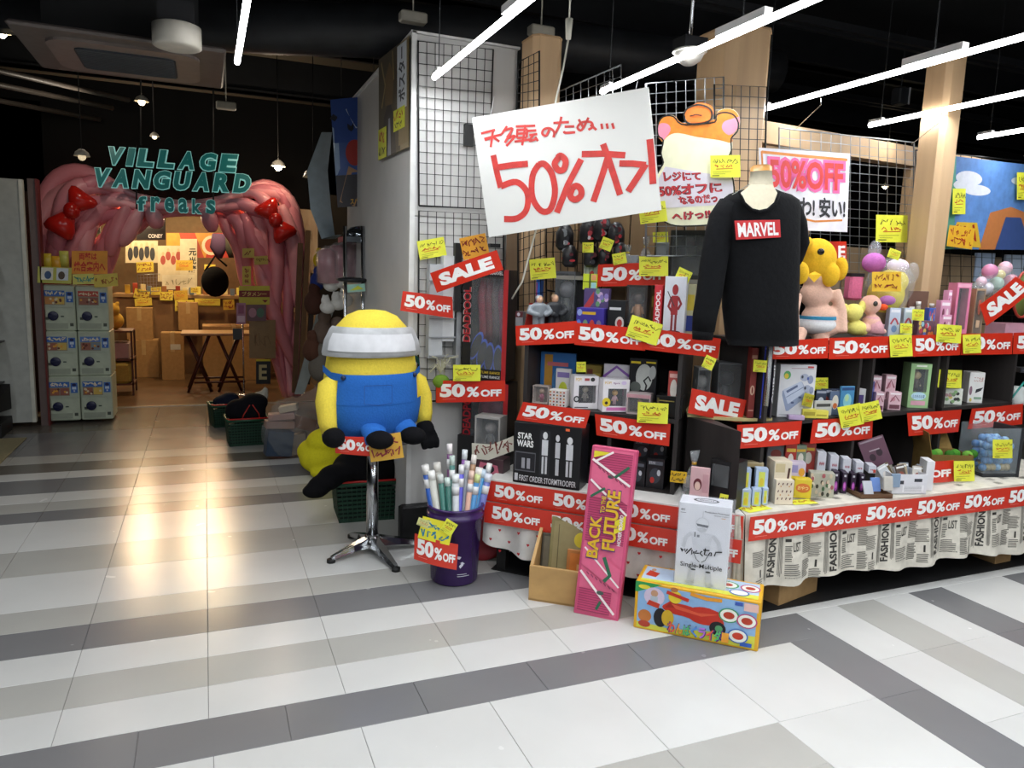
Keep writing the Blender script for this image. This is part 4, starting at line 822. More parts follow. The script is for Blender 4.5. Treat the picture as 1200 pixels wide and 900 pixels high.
# ---------- big handwritten board ----------
PFb = pxface(FL, .04, (553, 138), (760, 102), (775, 246), (573, 278))
o = obj('sale_board', sheet_mb(PFb, .006, mat('dcdcd8', .5, var=.03, scale=3))); tag(o, 'large white tilted board with a handwritten red half-price offer', 'sign'); bigboard = o
def st(pts): return [PX(x, y) for x, y in pts]
def inv(F, fr, d):   # photo px -> (s,t) on a planar face
    o = F.bl; ex = F.br - F.bl; ey = F.tl - F.bl; exx, exy, eyy = ex.dot(ex), ex.dot(ey), ey.dot(ey)
    def g(x, y):
        q = fr.pt(x, y, d) - o; a, b = q.dot(ex), q.dot(ey); D = exx * eyy - exy * exy
        return ((a * eyy - b * exy) / D, (b * exx - a * exy) / D)
    return g
def Z(ox, oy, k): return lambda L: [(ox + x * k, oy + y * k) for x, y in L]
zz = Z(540, 50, .25); RB = mat('cf3a34', .6, var=.12, scale=30)
PFb.tl = FL.pt(553, 138, .04); g_ = inv(PFb, FL, .04)
def strokes_on(F, g, L, wd, mt, mb, zf, cv=True):
    for pts in L:
        pts = zf(pts); pts = curve(pts, 5) if cv and len(pts) > 2 else pts
        F.k += 0; F.k = (F.k + 1) % 7 + 2; F.stroke(mb, [g(x, y) for x, y in pts], wd, .0012 + F.k * .0003, mt)
mb = M(RB)
big = [[(152, 525), (170, 610), (187, 678)], [(160, 585), (240, 570), (313, 562)], [(187, 672), (260, 650), (310, 700), (308, 780), (265, 822), (203, 826)],
       [(365, 562), (335, 620), (335, 720), (375, 785), (418, 780), (440, 700), (425, 610), (390, 562), (362, 566)],
       [(455, 528), (437, 560), (455, 590), (480, 585), (488, 545), (465, 520), (450, 530)], [(560, 535), (500, 660), (450, 795)], [(520, 680), (512, 715), (535, 732), (562, 712), (560, 680), (538, 665), (518, 682)],
       [(562, 510), (660, 506), (765, 512)], [(660, 458), (690, 540), (745, 708)], [(690, 500), (660, 610), (620, 742)], [(738, 553), (800, 553), (862, 560)], [(862, 555), (825, 620), (782, 692)], [(876, 430), (888, 530), (898, 655)]]
for L in big:
    c = len(L) > 3 or L[0][0] in (560,); strokes_on(PFb, g_, [L], .052, RB, mb, zz, len(L) > 3)
small = [[(95, 425), (160, 405)], [(110, 450), (190, 425)], [(150, 412), (140, 488)], [(150, 440), (112, 455)], [(152, 440), (180, 460)], [(215, 385), (190, 425)], [(200, 408), (240, 395), (215, 440)], [(230, 420), (205, 465)], [(215, 445), (252, 430), (212, 480)],
         [(255, 385), (345, 378)], [(300, 375), (285, 475)], [(258, 402), (310, 398)], [(262, 402), (262, 440)], [(308, 398), (306, 436)], [(262, 420), (308, 416)], [(262, 440), (306, 436)], [(250, 458), (318, 446)], [(305, 405), (350, 400)], [(318, 425), (355, 418)], [(335, 425), (320, 452), (355, 440)], [(345, 432), (358, 452)],
         [(410, 395), (395, 425), (378, 415), (385, 395), (410, 388), (432, 405), (430, 432)],
         [(428, 362), (500, 355)], [(465, 330), (455, 375), (438, 412)], [(480, 378), (525, 375)], [(478, 400), (485, 408), (530, 404)],
         [(545, 340), (570, 385)], [(590, 330), (560, 392), (540, 380), (560, 355), (600, 352), (610, 375), (590, 390)], [(600, 365), (628, 390)], [(650, 358), (655, 385)], [(675, 356), (680, 383)], [(700, 354), (708, 382)]]
strokes_on(PFb, g_, small, .020, RB, mb, zz, True)
obj('brush_lettering', mb, o)
for px, py in ((575, 135), (745, 106)): obj('hanging_string', M(mat('d8d8d8', .6)).tube([FL.pt(px, py, .046), FL.pt(px + 4, py - 22, .4)], .0015, n=4), bigboard)
tag(obj('extension_cord', M(mat('cfcdbf', .5)).tube([FL.pt(666, 46, .12), FL.pt(660, 80, .12), FL.pt(652, 115, .1), FL.pt(642, 180, .1), FL.pt(628, 270, .1), FL.pt(612, 330, .12), FL.pt(600, 350, .15)], .0045).tube([FL.pt(667, 22, .12), FL.pt(666, 46, .12)], [.018, .012]).tube([V(*FL.pt(667, 22, .12)[:2], 3.7), FL.pt(667, 24, .12)], .004)), 'cream power cord and socket hanging behind the white board', 'cord')
# ---------- cutout board with orange cap ----------
pf = .12
def cutout(fr, d, pts, th, m, zf=lambda L: L, name='b'):
    P = [fr.pt(x, y, d) for x, y in zf(pts)]; n = len(P); nn_ = fr.n
    return M(m).add(P + [p + nn_ * th for p in P], [tuple(range(n)), tuple(range(2 * n - 1, n - 1, -1))] + [(i, n + i, n + (i + 1) % n, (i + 1) % n) for i in range(n)])
z5 = Z(740, 100, .18333)
body = curve([(190, 520), (205, 490), (190, 430), (205, 350), (172, 320), (170, 250), (205, 198), (270, 192), (322, 240), (430, 232), (540, 215), (550, 170), (600, 148), (660, 160), (692, 210), (685, 270), (645, 320), (645, 400), (620, 470), (655, 600), (655, 740), (600, 870), (520, 890), (360, 900), (250, 890), (160, 830), (115, 740), (140, 620), (190, 520)], 3)[:-1]
o = obj('cutout_board', cutout(FL, .2, body, .008, mat('ecebca', .6), z5)); tag(o, 'cream rounded cutout board with an orange top and red handwriting', 'sign')
dummy = pxface(FL, .2, (740, 100), (960, 100), (960, 265), (740, 265)); gd = inv(dummy, FL, .2)
def px_poly(mb, pts, c, lvl, zf, d=.2, fr=FL):
    mb.add([fr.pt(x, y, d) - fr.n * (.001 + .0005 * lvl) for x, y in zf(pts)], [tuple(range(len(pts)))], c)
a = M(); OR = mat('f08c2a', .6, var=.15, scale=25)
px_poly(a, curve([(195, 360), (168, 320), (172, 250), (205, 200), (270, 194), (322, 240), (430, 234), (540, 217), (552, 172), (600, 150), (658, 162), (690, 210), (683, 270), (645, 320), (640, 368), (560, 350), (420, 330), (300, 305), (240, 320), (200, 360)], 3), OR, 0, z5)
px_poly(a, curve([(178, 340), (170, 270), (190, 242), (235, 250), (250, 290), (205, 350)], 3), mat('f090a8', .6), 1, z5)
px_poly(a, curve([(690, 200), (640, 215), (590, 235), (580, 280), (620, 318), (660, 300), (690, 250)], 3), mat('f090a8', .6), 1, z5)
px_poly(a, [(215, 520), (650, 590), (650, 760), (130, 790), (150, 640)], mat('d9d4de', .6), 1, z5)
obj('painted_colour', a, o)
mb = M(); bf = pxface(FL, .2, (765, 120), (865, 120), (865, 265), (765, 265)); gb = inv(bf, FL, .2)
strokes_on(bf, gb, [L + [L[0]] for L in [body[:-1]]], .012, mat('1a1a16', .6), mb, z5, False); obj('marker_outline', mb, o)
mb = M(); RM_ = mat('c4323a', .6)
def wtext(F, g, txt, quad, m, mb, lvl=3, bold=.03):
    vs, fs = glyphs(txt, bold); (a0, b0), (a1, b1), (a2, b2), (a3, b3) = [g(*p) for p in quad]   # tl,tr,br,bl
    mb.add([F.P((a3 * (1 - x) + a2 * x) * (1 - y) + (a0 * (1 - x) + a1 * x) * y, (b3 * (1 - x) + b2 * x) * (1 - y) + (b0 * (1 - x) + b1 * x) * y, .001 + lvl * .0005) for x, y in vs], fs, m)
for t, q4 in (('レジにて', [(200, 550), (445, 545), (450, 600), (210, 615)]), ('50%オフに', [(165, 640), (580, 610), (585, 675), (175, 715)]), ('なるのだっ', [(290, 710), (550, 685), (555, 745), (320, 762)]), ('へけっ!!', [(255, 815), (505, 790), (510, 850), (260, 870)])):
    wtext(bf, gb, t, z5(q4), mat('6a2030', .6), mb, 3, .07); wtext(bf, gb, t, z5(q4), RM_, mb, 4, .02)
obj('handwriting', mb, o)
o = obj('orange_cap', cutout(FL, .19, curve([(340, 185), (365, 140), (430, 112), (500, 125), (525, 165), (505, 215), (430, 238), (360, 232), (340, 185)], 4)[:-1], .006, mat('f07a28', .6, var=.1, scale=20), z5)); tag(o, 'small orange cap-shaped card fixed on top of the cream cutout board', 'card')
mb = M(); strokes_on(bf, gb, [curve([(340, 185), (365, 140), (430, 112), (500, 125), (525, 165), (505, 215), (430, 238), (360, 232), (340, 185)], 4)], .014, mat('1a1a16', .6), mb, z5, False); strokes_on(bf, gb, [[(380, 188), (420, 176), (458, 180)]], .01, mat('4a2010', .6), mb, z5, False)
for i, v in enumerate(mb.v): mb.v[i] = v - FL.n * .012
obj('marker_outline', mb, o)
# ---------- pink handwritten sign ----------
F = pxface(FS, .22, (890, 173), (996, 180), (993, 272), (893, 268)); o = obj('sale_board', sheet_mb(F, .005, mat('e4e2ea', .6))); tag(o, 'white board with thick pink and red half-price lettering behind the mannequin', 'sign')
a = M(); F.art(a, [('l', [(.02, .95), (.5, .93), (.97, .92)], .035, 'e08a3a'), ('l', [(.02, .96), (.03, .4)], .03, 'e08a3a'), ('l', [(.35, .17), (.6, .12), (.93, .15)], .025, 'e08a3a')])
vs, fs = glyphs('50%OFF', .12); a.add([F.P(.06 + .89 * x, .48 + .43 * y, .003) for x, y in vs], fs, 'ee6aa8'); vs, fs = glyphs('50%OFF', .03); a.add([F.P(.09 + .83 * x, .52 + .35 * y, .0036) for x, y in vs], fs, 'd63a34')
vs, fs = glyphs('わ! 安い!', .03); a.add([F.P(.42 + .54 * x, .17 + .26 * y, .003) for x, y in vs], fs, '2a2a30'); obj('handwriting', a, o)
# ---------- painting with clouds (right) ----------
F = pxface(FS, .47, (1110, 182), (1230, 196), (1230, 293), (1107, 292)); o = obj('fabric_poster', sheet_mb(F, .004, mat('5a86c4', .7, var=.12, scale=20))); tag(o, 'sky blue painting with clouds and orange shapes on the right wire grid', 'poster')
obj('printed_artwork', F.art(M(), [('r', 0, 0, .08, 1, '5aa08c'), ('e', .2, .78, .12, .08, 'd9dce6'), ('e', .16, .7, .1, .06, 'd9dce6'), ('e', .27, .66, .13, .06, 'd9dce6'), ('e', .7, .8, .1, .05, 'cdd6e6'), ('p', [(.3, 0), (.95, 0), (.85, .4), (.6, .5), (.4, .42)], 'c07844'), ('p', [(.45, 0), (.8, 0), (.7, .38), (.55, .38)], '3b5288'), ('p', [(0.02, .05), (.32, .02), (.28, .3), (.1, .3)], 'd9b030')] + scribble(.04, .05, .24, .28, 6, 'b02a1c', .04)), o)
# ---------- yellow notes ----------
NL = [(750, 184, 36, 26, 0)]
for lb_, fr, d, x, y, w_, h_, r, kw in (
    ('yellow note clipped to the upper right belly of the cutout board', FL, .17, 850, 195, 35, 26, 1, {}), ('yellow note at the lower left corner of the cutout board', FL, .15, 765, 249, 32, 24, 7, {}),
    ('yellow note on the brown slats, above the helmeted figurine', FL, .36, 636, 315, 30, 24, 5, {}), ('small yellow note on the left black hero bags', FL, .33, 689, 290, 13, 12, 0, {}), ('small tilted yellow note among the black hero bags', FL, .33, 711, 286, 14, 14, -22, {}),
    ('yellow note over the left end of the upper banner', FL, .33, 726, 303, 16, 13, 10, {}), ('yellow note covering the right half of the upper banner', FL, .3, 766, 312, 34, 23, 0, {}), ('small yellow note on the grey case below the cutout board', FL, .35, 774, 278, 18, 12, 2, {}),
    ('tilted yellow note above the red figure box', FL, .2, 801, 323, 17, 15, -25, {}), ('large tilted yellow note over the middle top banner', FL, .13, 755, 387, 38, 26, -18, {}), ('small yellow note beside the blue blister pack', FL, .22, 681, 430, 11, 12, 0, {}),
    ('yellow note at the right end of the banner under the figure boxes', FL, .12, 765, 484, 36, 24, -3, {}), ('small yellow diamond note by the corner clear cases', FL, .05, 831, 425, 13, 15, -25, {}), ('yellow note on the spine of the blue box set', FS, .0, 891, 429, 16, 14, -4, {}),
    ('yellow note pinned left of the costume box, on the wire grid', FY(3.94), 0, 506, 291, 32, 22, 10, {}), ('yellow note over the middle costume box edge', FL, .2, 547, 437, 32, 19, 0, {}),
    ('large square yellow note on the silver wire grid, left one', FS, .46, 1045, 268, 37, 32, -1, {}), ('square yellow note on the wire grid, right one', FS, .46, 1082, 290, 34, 31, -1, {}), ('small yellow note on the sky painting left side', FS, .44, 1124, 236, 15, 30, -1, {}), ('small yellow note on the sky painting right side', FS, .44, 1198, 218, 12, 32, 0, {}),
    ('small tilted yellow note on the bag of pastel plush', FS, .0, 1048, 298, 14, 11, -20, {}), ('yellow note between two top banners, right of the bird plush', FS, -.015, 1056, 405, 26, 26, 3, {}), ('tilted yellow note over the pink window box banner', FS, -.02, 1112, 391, 29, 21, -4, {}), ('pale yellow note left of the last full top banner', FS, -.02, 1139, 403, 21, 22, 2, {}),
    ('small yellow note on the blue-white boxes', FS, .0, 1062, 385, 14, 12, -2, {}), ('small yellow note above the candy boxes', FS, .0, 1076, 369, 14, 13, -3, {}), ('yellow note on the green-framed picture boxes', FS, .03, 1113, 444, 28, 21, -2, {}),
    ('yellow note, left of two at the card packs', FS, -.03, 997, 487, 27, 25, 11, {}), ('yellow note, right of two at the card packs', FS, -.035, 1020, 482, 24, 22, 12, {}), ('small olive note leaning by the console box', FS, .02, 947, 469, 12, 15, -15, dict(col='b0a82a')), ('pale yellow note behind the yellow boxes on the shelf', FS, .1, 962, 450, 17, 15, 0, {}),
    ('yellow note stuck on the clear box of blue balls', FR, .1, 1175, 526, 23, 22, 0, {}), ('yellow note on the brown carton of the right table', FR, .1, 1130, 552, 24, 24, 1, {}), ('yellow note on the side of the black window box', FL, .0, 847, 589, 10, 20, -12, {}), ('amber tag at the foot of the tied clear bag', FL, .02, 795, 559, 19, 13, -6, dict(col='d9b020', big=True, inkc='2a2010')),
    ): note(lb_, fr, d, x, y, w_, h_, r, **kw)
note('orange note with dark red lettering above the red SALE banner', FL, .25, 556, 289, 31, 26, 12, 'e0a030', True, '7a1c10')
note('amber note hanging beside the yellow duck-coloured print at the right', FS, .43, 1126, 278, 30, 25, -8, 'e6b428', True, 'b02a1c')
note('orange note stuck on the yellow part of the bagged plush', FS, -.0, 1039, 330, 34, 23, 0, 'e6b832', True, '8a2a1c')
# flat notes lying on the table
for px, py, w_, dp, r, lb_ in ((883, 595, .15, .09, 8, 'yellow note lying on the newspaper cloth, nearest the corner'), (940, 588, .13, .07, -6, 'yellow note lying on the newspaper cloth below the yellow sweets box')):
    p = fl(px, py, .4865); T = Matrix.Translation(p) @ Matrix.Rotation(radians(r), 4, 'Z'); F = Face(*[T @ V(x * w_ / 2, y * dp / 2, 0) for x, y in ((-1, -1), (1, -1), (1, 1), (-1, 1))])
    o = obj('price_note', sheet_mb(F, .0008, NOTEM)); tag(o, lb_, 'price note', 'yellow handwritten price notes'); obj('handwriting', F.art(M(), scribble(.1, .3, .9, .8, 6, 'c07a20', .08)), o)

# dark mats on the floor under both tables
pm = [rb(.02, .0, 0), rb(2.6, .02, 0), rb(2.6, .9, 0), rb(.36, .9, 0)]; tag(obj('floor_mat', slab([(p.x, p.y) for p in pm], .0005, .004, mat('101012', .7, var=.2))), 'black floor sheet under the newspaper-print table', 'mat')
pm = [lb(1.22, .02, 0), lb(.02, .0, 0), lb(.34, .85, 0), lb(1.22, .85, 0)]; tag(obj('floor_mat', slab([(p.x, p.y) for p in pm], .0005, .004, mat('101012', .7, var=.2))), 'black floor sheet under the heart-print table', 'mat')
# ================= LEFT GOODS, PEDESTAL, BUCKET, FLOOR ITEMS =================
random.seed(33)
# ---- pedestal table ----
ALU = mat('b8babd', .18, metal=1, var=.05)
pc = fl(436, 646); ph = .655
pt_ = thing('pedestal_table', 'small round café table with a polished steel column and star foot', 'table', pc)
obj('column', M(ALU, Matrix.Translation(pc)).loft([(0, 0, .07, .032, .032), (0, 0, .62, .03, .03)], n=20), pt_)
obj('tabletop', M(mat('c8c9cc', .25, metal=.7), Matrix.Translation(pc)).loft([(0, 0, .632, .25, .25), (0, 0, .636, .262, .262), (0, 0, .65, .262, .262), (0, 0, .654, .255, .255)], n=40), pt_)
obj('hub', M(ALU, Matrix.Translation(pc)).loft([(0, 0, .03, .06, .06), (0, 0, .06, .055, .055), (0, 0, .1, .035, .035)], n=20), pt_)
for tgt in ((388, 659), (464, 669), (500, 640), (412, 630)):
    e = fl(*tgt) - pc; e.z = 0; L = min(.34, e.length); d = e.normalized(); s = V(-d.y, d.x, 0); mb = M(ALU)
    P = [(0, .035, .04, .095), (L * .5, .03, .035, .065), (L * .95, .018, .015, .035), (L, .016, .012, .03)]
    vs = []
    for r, w_, z0, z1 in P: c = pc + d * r; vs += [c + s * w_ + V(0, 0, z0), c + s * w_ * .6 + V(0, 0, z1), c - s * w_ * .6 + V(0, 0, z1), c - s * w_ + V(0, 0, z0)]
    fs = [(0, 1, 2, 3), (15, 14, 13, 12)] + [(4 * i + k, 4 * i + 4 + k, 4 * i + 4 + (k + 1) % 4, 4 * i + (k + 1) % 4) for i in range(3) for k in range(4)]
    lg = obj('foot_arm', mb.add(vs, fs, None, False), pt_)
    obj('rubber_foot', M(mat('121212', .6)).tube([c + V(0, 0, 0), c + V(0, 0, .018)], .022, n=14), lg)
# ---- yellow and blue plush on it (plain toy, no face) ----
cx, cy = pc.x - .015, pc.y - .03
yaw = radians(18); TP = Matrix.Translation((cx, cy, ph)) @ Matrix.Rotation(yaw, 4, 'Z')   # local -y faces the aisle
YP = fab('f0d850'); BP = fab('2f6cc0'); KP = fab('111114')
o = tag(obj('plush_toy', M(YP, TP).loft([(0, 0, .03, .1, .09), (0, 0, .02, .2, .15), (0, 0, .07, .245, .19), (0, 0, .16, .262, .2), (.0, 0, .28, .255, .2), (0, 0, .38, .24, .19), (0, 0, .48, .222, .18), (0, 0, .56, .19, .16), (0, 0, .62, .13, .12), (0, 0, .645, .07, .07), (0, 0, .65, .01, .01)], n=32)), 'large yellow and blue rounded plush toy sitting on the small steel table', 'plush toy')
def shell(T, rings, m, a0, a1, k=1.025, n=28):   # partial shell around a loft between angles
    vs = []; 
    for cx_, cy_, z, rx, ry in rings:
        for i in range(n + 1): q = a0 + (a1 - a0) * i / n; vs.append((cx_ + rx * k * cos(q), cy_ + ry * k * sin(q), z))
    N = n + 1; fs = [(j * N + i, j * N + i + 1, (j + 1) * N + i + 1, (j + 1) * N + i) for j in range(len(rings) - 1) for i in range(n)]
    return M(m, T).add(vs, fs, None, True)
R_ = [(0, 0, .01, .14, .1), (0, 0, .02, .21, .16), (0, 0, .07, .25, .195), (0, 0, .16, .265, .204), (0, 0, .2, .264, .205)]
obj('blue_trousers', shell(TP, R_, BP, 0, 2 * pi), o)
obj('blue_bib', shell(TP, [(0, 0, .19, .264, .205), (0, 0, .28, .256, .203), (0, 0, .335, .25, .2), (0, 0, .34, .246, .195)], BP, radians(205), radians(312), 1.03), o)
for s, q in ((-1, 203), (1, 322)):
    pts = [(.252 * cos(radians(a)) * 1.05, .2 * sin(radians(a)) * 1.06, z) for a, z in (((212, .325), (195, .33), (175, .36)) if s < 0 else ((306, .33), (325, .35), (345, .375), (360, .39)))]
    mb = M(BP, TP); vs = []
    for p in pts: vs += [(p[0], p[1], p[2] - .018), (p[0], p[1], p[2] + .018)]
    obj('strap', mb.add(vs, [(2 * i, 2 * i + 2, 2 * i + 3, 2 * i + 1) for i in range(len(pts) - 1)], None, True), o)
for a in (213, 306): obj('button', M(mat('15264a', .4), TP).ball((.262 * cos(radians(a)), .21 * sin(radians(a)), .325), .013, n=10, k=6), o)
F = Face(*[TP @ V(.272 * cos(radians(a)), .216 * sin(radians(a)), z) for a, z in ((238, .19), (268, .19), (268, .29), (238, .29))])
obj('pocket_seam', F.art(M(), [('l', [(0, 1), (0, .1), (.5, 0), (1, .1), (1, 1), (0, 1)], .03, '1d4a90')], .006), o)
for s in (-1, 1):
    c = s * .25
    obj('arm', M(YP, TP).loft([(c * .85, -.02, .33, .03, .04), (c * 1.02, -.03, .29, .05, .055), (c * 1.12, -.05, .2, .052, .055), (c * 1.13, -.07, .1, .045, .045), (c * 1.1, -.08, .05, .04, .04)], n=14), o)
    g = M(KP, TP)
    g.ball((c * 1.08, -.1, .015), (.05, .055, .055)); 
    for k in range(3): g.tube([(c * 1.08 + (k - 1) * .03, -.12, .0), (c * 1.1 + (k - 1) * .036, -.145, -.05), (c * 1.1 + (k - 1) * .04, -.15, -.085)], [.024, .024, .014], n=8)
    if s > 0: fz = obj('mitten', g, o); fuse(fz, .008)
    else: fz = obj('mitten', M(KP, TP).ball((c * 1.1, -.12, .035), (.055, .06, .05)), o)
    obj('leg', M(BP, TP).loft([(s * .09, -.2, .0, .055, .04), (s * .09, -.2, .03, .062, .05), (s * .09, -.17, .07, .065, .07), (s * .09, -.14, .1, .05, .05)], n=16), o)
    obj('shoe', M(KP, TP).ball((s * .095, -.25, .028), (.065, .08, .045)), o)
# plain silver padded head band in place of any face
Rb = [(0, 0, .425, .236, .19), (0, 0, .44, .238, .205), (0, 0, .5, .226, .2), (0, 0, .555, .2, .185), (0, 0, .57, .188, .165)]
obj('padded_band', shell(TP, Rb, mat('b9bbbd', .45, var=.15, scale=14, bump=.5), radians(172), radians(318), 1.12), o)
obj('pale_patch', shell(TP, [(0, 0, .455, .236, .205), (0, 0, .5, .228, .2), (0, 0, .54, .21, .188)], mat('dfe0e4', .6), radians(190), radians(300), 1.15), o)
obj('black_band', shell(TP, [(0, 0, .475, .226, .18), (0, 0, .505, .216, .178)], KP, radians(-45), radians(190), 1.02), o)
band('red banner hanging from the steel table edge under the plush', Fr(pc.x, pc.y - .27, -8), 0, (392, 511), (446, 512), (446, 535), (393, 531), wave=.01)
note('large amber note hanging in front of the steel column', Fr(pc.x, pc.y - .29, -8), 0, 452, 524, 39, 30, 8, 'd8a83c', True, '8a2030')
# ---- green baskets etc. ----
def basket(label, c, w_, d_, h, rot=0, rim='c0201c'):
    T = Matrix.Translation(c) @ Matrix.Rotation(radians(rot), 4, 'Z'); o = thing('shopping_basket', label, 'basket', c, 'green shopping baskets'); GR = mat('17402e', .45); mb = M(GR, T); t = .9
    for k in range(9):
        z0 = h * k / 9 + .01; z1 = z0 + h * .06; f = t + (1 - t) * k / 8; a, b = w_ / 2 * f, d_ / 2 * f
        for x0, y0, x1, y1 in ((-a, -b, a, -b + .004), (-a, b - .004, a, b), (-a, -b, -a + .004, b), (a - .004, -b, a, b)): mb.box(x0, y0, z0, x1, y1, z1)
    for i in range(15):
        x = -1 + 2 * i / 14
        for s in (-1, 1): mb.tube([(x * w_ / 2 * t, s * d_ / 2 * t, .0), (x * w_ / 2, s * d_ / 2, h)], .0035, n=4); mb.tube([(s * w_ / 2 * t, x * d_ / 2 * t, .0), (s * w_ / 2, x * d_ / 2, h)], .0035, n=4)
    mb.box(-w_ / 2 * t, -d_ / 2 * t, 0, w_ / 2 * t, d_ / 2 * t, .008); obj('lattice', mb, o)
    obj('rim', M(mat('1d4f38', .4), T).tube([(-w_/2, -d_/2, h), (w_/2, -d_/2, h), (w_/2, d_/2, h), (-w_/2, d_/2, h), (-w_/2, -d_/2, h)], .012, n=6), o)
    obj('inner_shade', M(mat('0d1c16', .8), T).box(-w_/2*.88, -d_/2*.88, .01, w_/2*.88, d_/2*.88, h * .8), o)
    if rim: obj('carrying_handle', M(mat(rim, .4), T).tube([(-w_/2, -d_/2 * .6, h + .01), (-w_/2*.9, -d_/2*1.02, h + .014), (w_/2*.9, -d_/2*1.02, h + .014), (w_/2, -d_/2 * .6, h + .01)], .007, n=6), o)
    return o
b1 = fl(450, 612) + V(-.1, 0, 0); basket('dark green basket under the black jacket behind the steel table', b1 + V(.04, .2, 0), .42, .34, .24, -3)
b2 = fl(291, 523); basket('dark green basket with black bags beside the clear bag at the arch', b2 + V(0, .15, 0), .34, .28, .22, 4)
b3 = fl(264, 501); basket('dark green basket farther back, just inside the shop entrance', b3 + V(.02, .15, 0), .3, .26, .2, 10)
def blob(name, label, cat, parts, m, vox=.015, group=None, it=5):
    mb = M(m)
    for c, r in parts: mb.ball(c, r, n=14, k=9)
    o = obj(name, mb); tag(o, label, cat, group); fuse(o, vox, it); return o
c = b1 + V(.04, .18, .3)
blob('black_jacket', 'black jacket heaped in the basket with one sleeve hanging to the left', 'jacket', [(c, (.23, .17, .13)), (c + V(.04, 0, .1), (.17, .14, .1)), (c + V(-.2, -.1, .0), (.12, .08, .06)), (c + V(-.28, -.13, -.04), (.1, .07, .05)), (c + V(-.34, -.15, -.08), (.08, .06, .045))], fab('101013'))
c = b2 + V(0, .15, .27)
o = blob('black_bag', 'black bag with red trim in the nearer basket by the arch', 'bag', [(c, (.16, .12, .12)), (c + V(.06, 0, .08), (.12, .1, .08)), (c + V(-.06, -.02, .02), (.12, .1, .1))], fab('15151a'))
obj('red_trim', M(mat('b8281e', .5)).tube([c + V(.02, -.12, .08), c + V(-.03, -.13, .0), c + V(-.05, -.13, -.05)], .005, n=5).tube([c + V(.04, -.12, .08), c + V(.09, -.12, .0), c + V(.1, -.12, -.06)], .005, n=5), o)
c = b3 + V(.02, .15, .22); blob('navy_bag', 'navy bag in the farther basket at the shop entrance', 'bag', [(c, (.13, .1, .07)), (c + V(.03, 0, .04), (.08, .07, .05))], fab('1a2134'))
blob('white_bag_top', 'crumpled white bag poking up behind the black bag', 'bag', [(b2 + V(.12, .25, .38), (.07, .05, .05)), (b2 + V(.16, .25, .42), (.03, .03, .05))], fab('b8b4a8'))
# clear bag with boxes
cb = fl(346, 542) + V(0, .2, 0)
o = thing('clear_bag', 'large clear plastic bag of boxes lying on the floor beside the arch', 'bag', cb)
mb = M(clear('c9cdd0', .17)); 
for c_, r in (((0, 0, .2), (.24, .2, .21)), ((.02, .02, .32), (.2, .16, .16)), ((.15, .05, .4), (.12, .1, .12)), ((.22, .05, .5), (.05, .05, .1))): mb.ball(cb + V(*c_), r)
f_ = obj('film', mb, o); fuse(f_, .02, 2); dd = f_.modifiers.new('d', 'DISPLACE'); tx = bpy.data.textures.new('crumple', 'CLOUDS'); tx.noise_scale = .07; dd.texture = tx; dd.strength = .05
for i, (x, y, z, w_, h_, c_, a) in enumerate(((-.12, -.05, .03, .2, .2, '33435a', 8), (.05, -.02, .03, .16, .16, '8a7a6a', -12), (-.1, .0, .24, .22, .06, '9a7668', 5), (-.08, 0, .31, .2, .05, 'b08a80', -4), (.08, 0, .22, .16, .1, '7a5038', 25), (-.02, .02, .37, .14, .05, 'c9b8a0', -14))):
    T = Matrix.Translation(cb + V(x, y, z)) @ Matrix.Rotation(radians(a), 4, 'Z') @ Matrix.Rotation(radians(a * .8), 4, 'Y'); obj('packed_box', M(mat(c_, .5), T).cbox(-w_/2, -.05, 0, w_/2, .06, h_, .004), o)
# yellow round plush
c = fl(382, 562) + V(0, .18, 0)
blob('yellow_plush', 'bright yellow rounded plush cushion lying behind the steel table', 'plush toy', [(c + V(-.0, 0, .12), (.17, .16, .12)), (c + V(.02, 0, .24), (.14, .13, .1)), (c + V(.08, 0, .33), (.09, .09, .09)), (c + V(.02, -.12, .04), (.13, .08, .05)), (c + V(-.04, .05, .16), (.14, .12, .1))], fab('e6dc2c'), .012)
c2 = c + V(.2, -.03, .0)
blob('leopard_bundle', 'small brown patterned bundle beside the yellow plush cushion', 'bundle', [(c2 + V(-.02, -.06, .1), (.05, .05, .08)), (c2 + V(.03, -.06, .05), (.06, .05, .05))], mat('7a6230', .8, var=.5, scale=60))
blob('grey_bundle', 'grey crumpled cloth between yellow cushion and black jacket', 'cloth', [(c2 + V(.08, 0, .22), (.08, .06, .06)), (c2 + V(.14, 0, .26), (.06, .05, .05))], fab('8e9092'))
# leaning pale board, wood posts, rack
fw = FY(6.8)
tag(obj('leaning_board', M(mat('9fa8a6', .45)).add([fw.pt(345, 462, 0), fw.pt(356, 462, 0), fw.pt(392, 362, .3), fw.pt(373, 360, .3), fw.pt(345, 462, .04), fw.pt(356, 462, .04), fw.pt(392, 362, .34), fw.pt(373, 360, .34)], [(0, 1, 2, 3), (7, 6, 5, 4), (0, 4, 5, 1), (1, 5, 6, 2), (2, 6, 7, 3), (3, 7, 4, 0)])), 'pale grey board leaning beside the arch right leg', 'board')
fw = FY(7.9)
for i, (x0, x1, y0, y1, c_) in enumerate(((352, 345, 285, 460, '6a4a2c'), (361, 352, 270, 455, '7a5836'), (367, 360, 320, 450, '3a2a20'))):
    tag(obj('timber_post', M(mat(c_, .6, var=.15, scale=9)).tube([fw.pt(x1, y1), fw.pt(x0, y0)], .035, n=4)), ['brown timber post closest to the pink arch leg', 'lighter timber post second from the pink arch leg', 'dark timber post third from the pink arch leg'][i], 'post', 'timber posts by the arch')
tag(obj('dark_curtain', M(mat('3d3428', .9, var=.2, scale=4)).box(1.14, 8.4, .9, 1.6, 8.42, 2.3)), 'dark brown curtain behind the pink arch, right of its top', 'curtain')
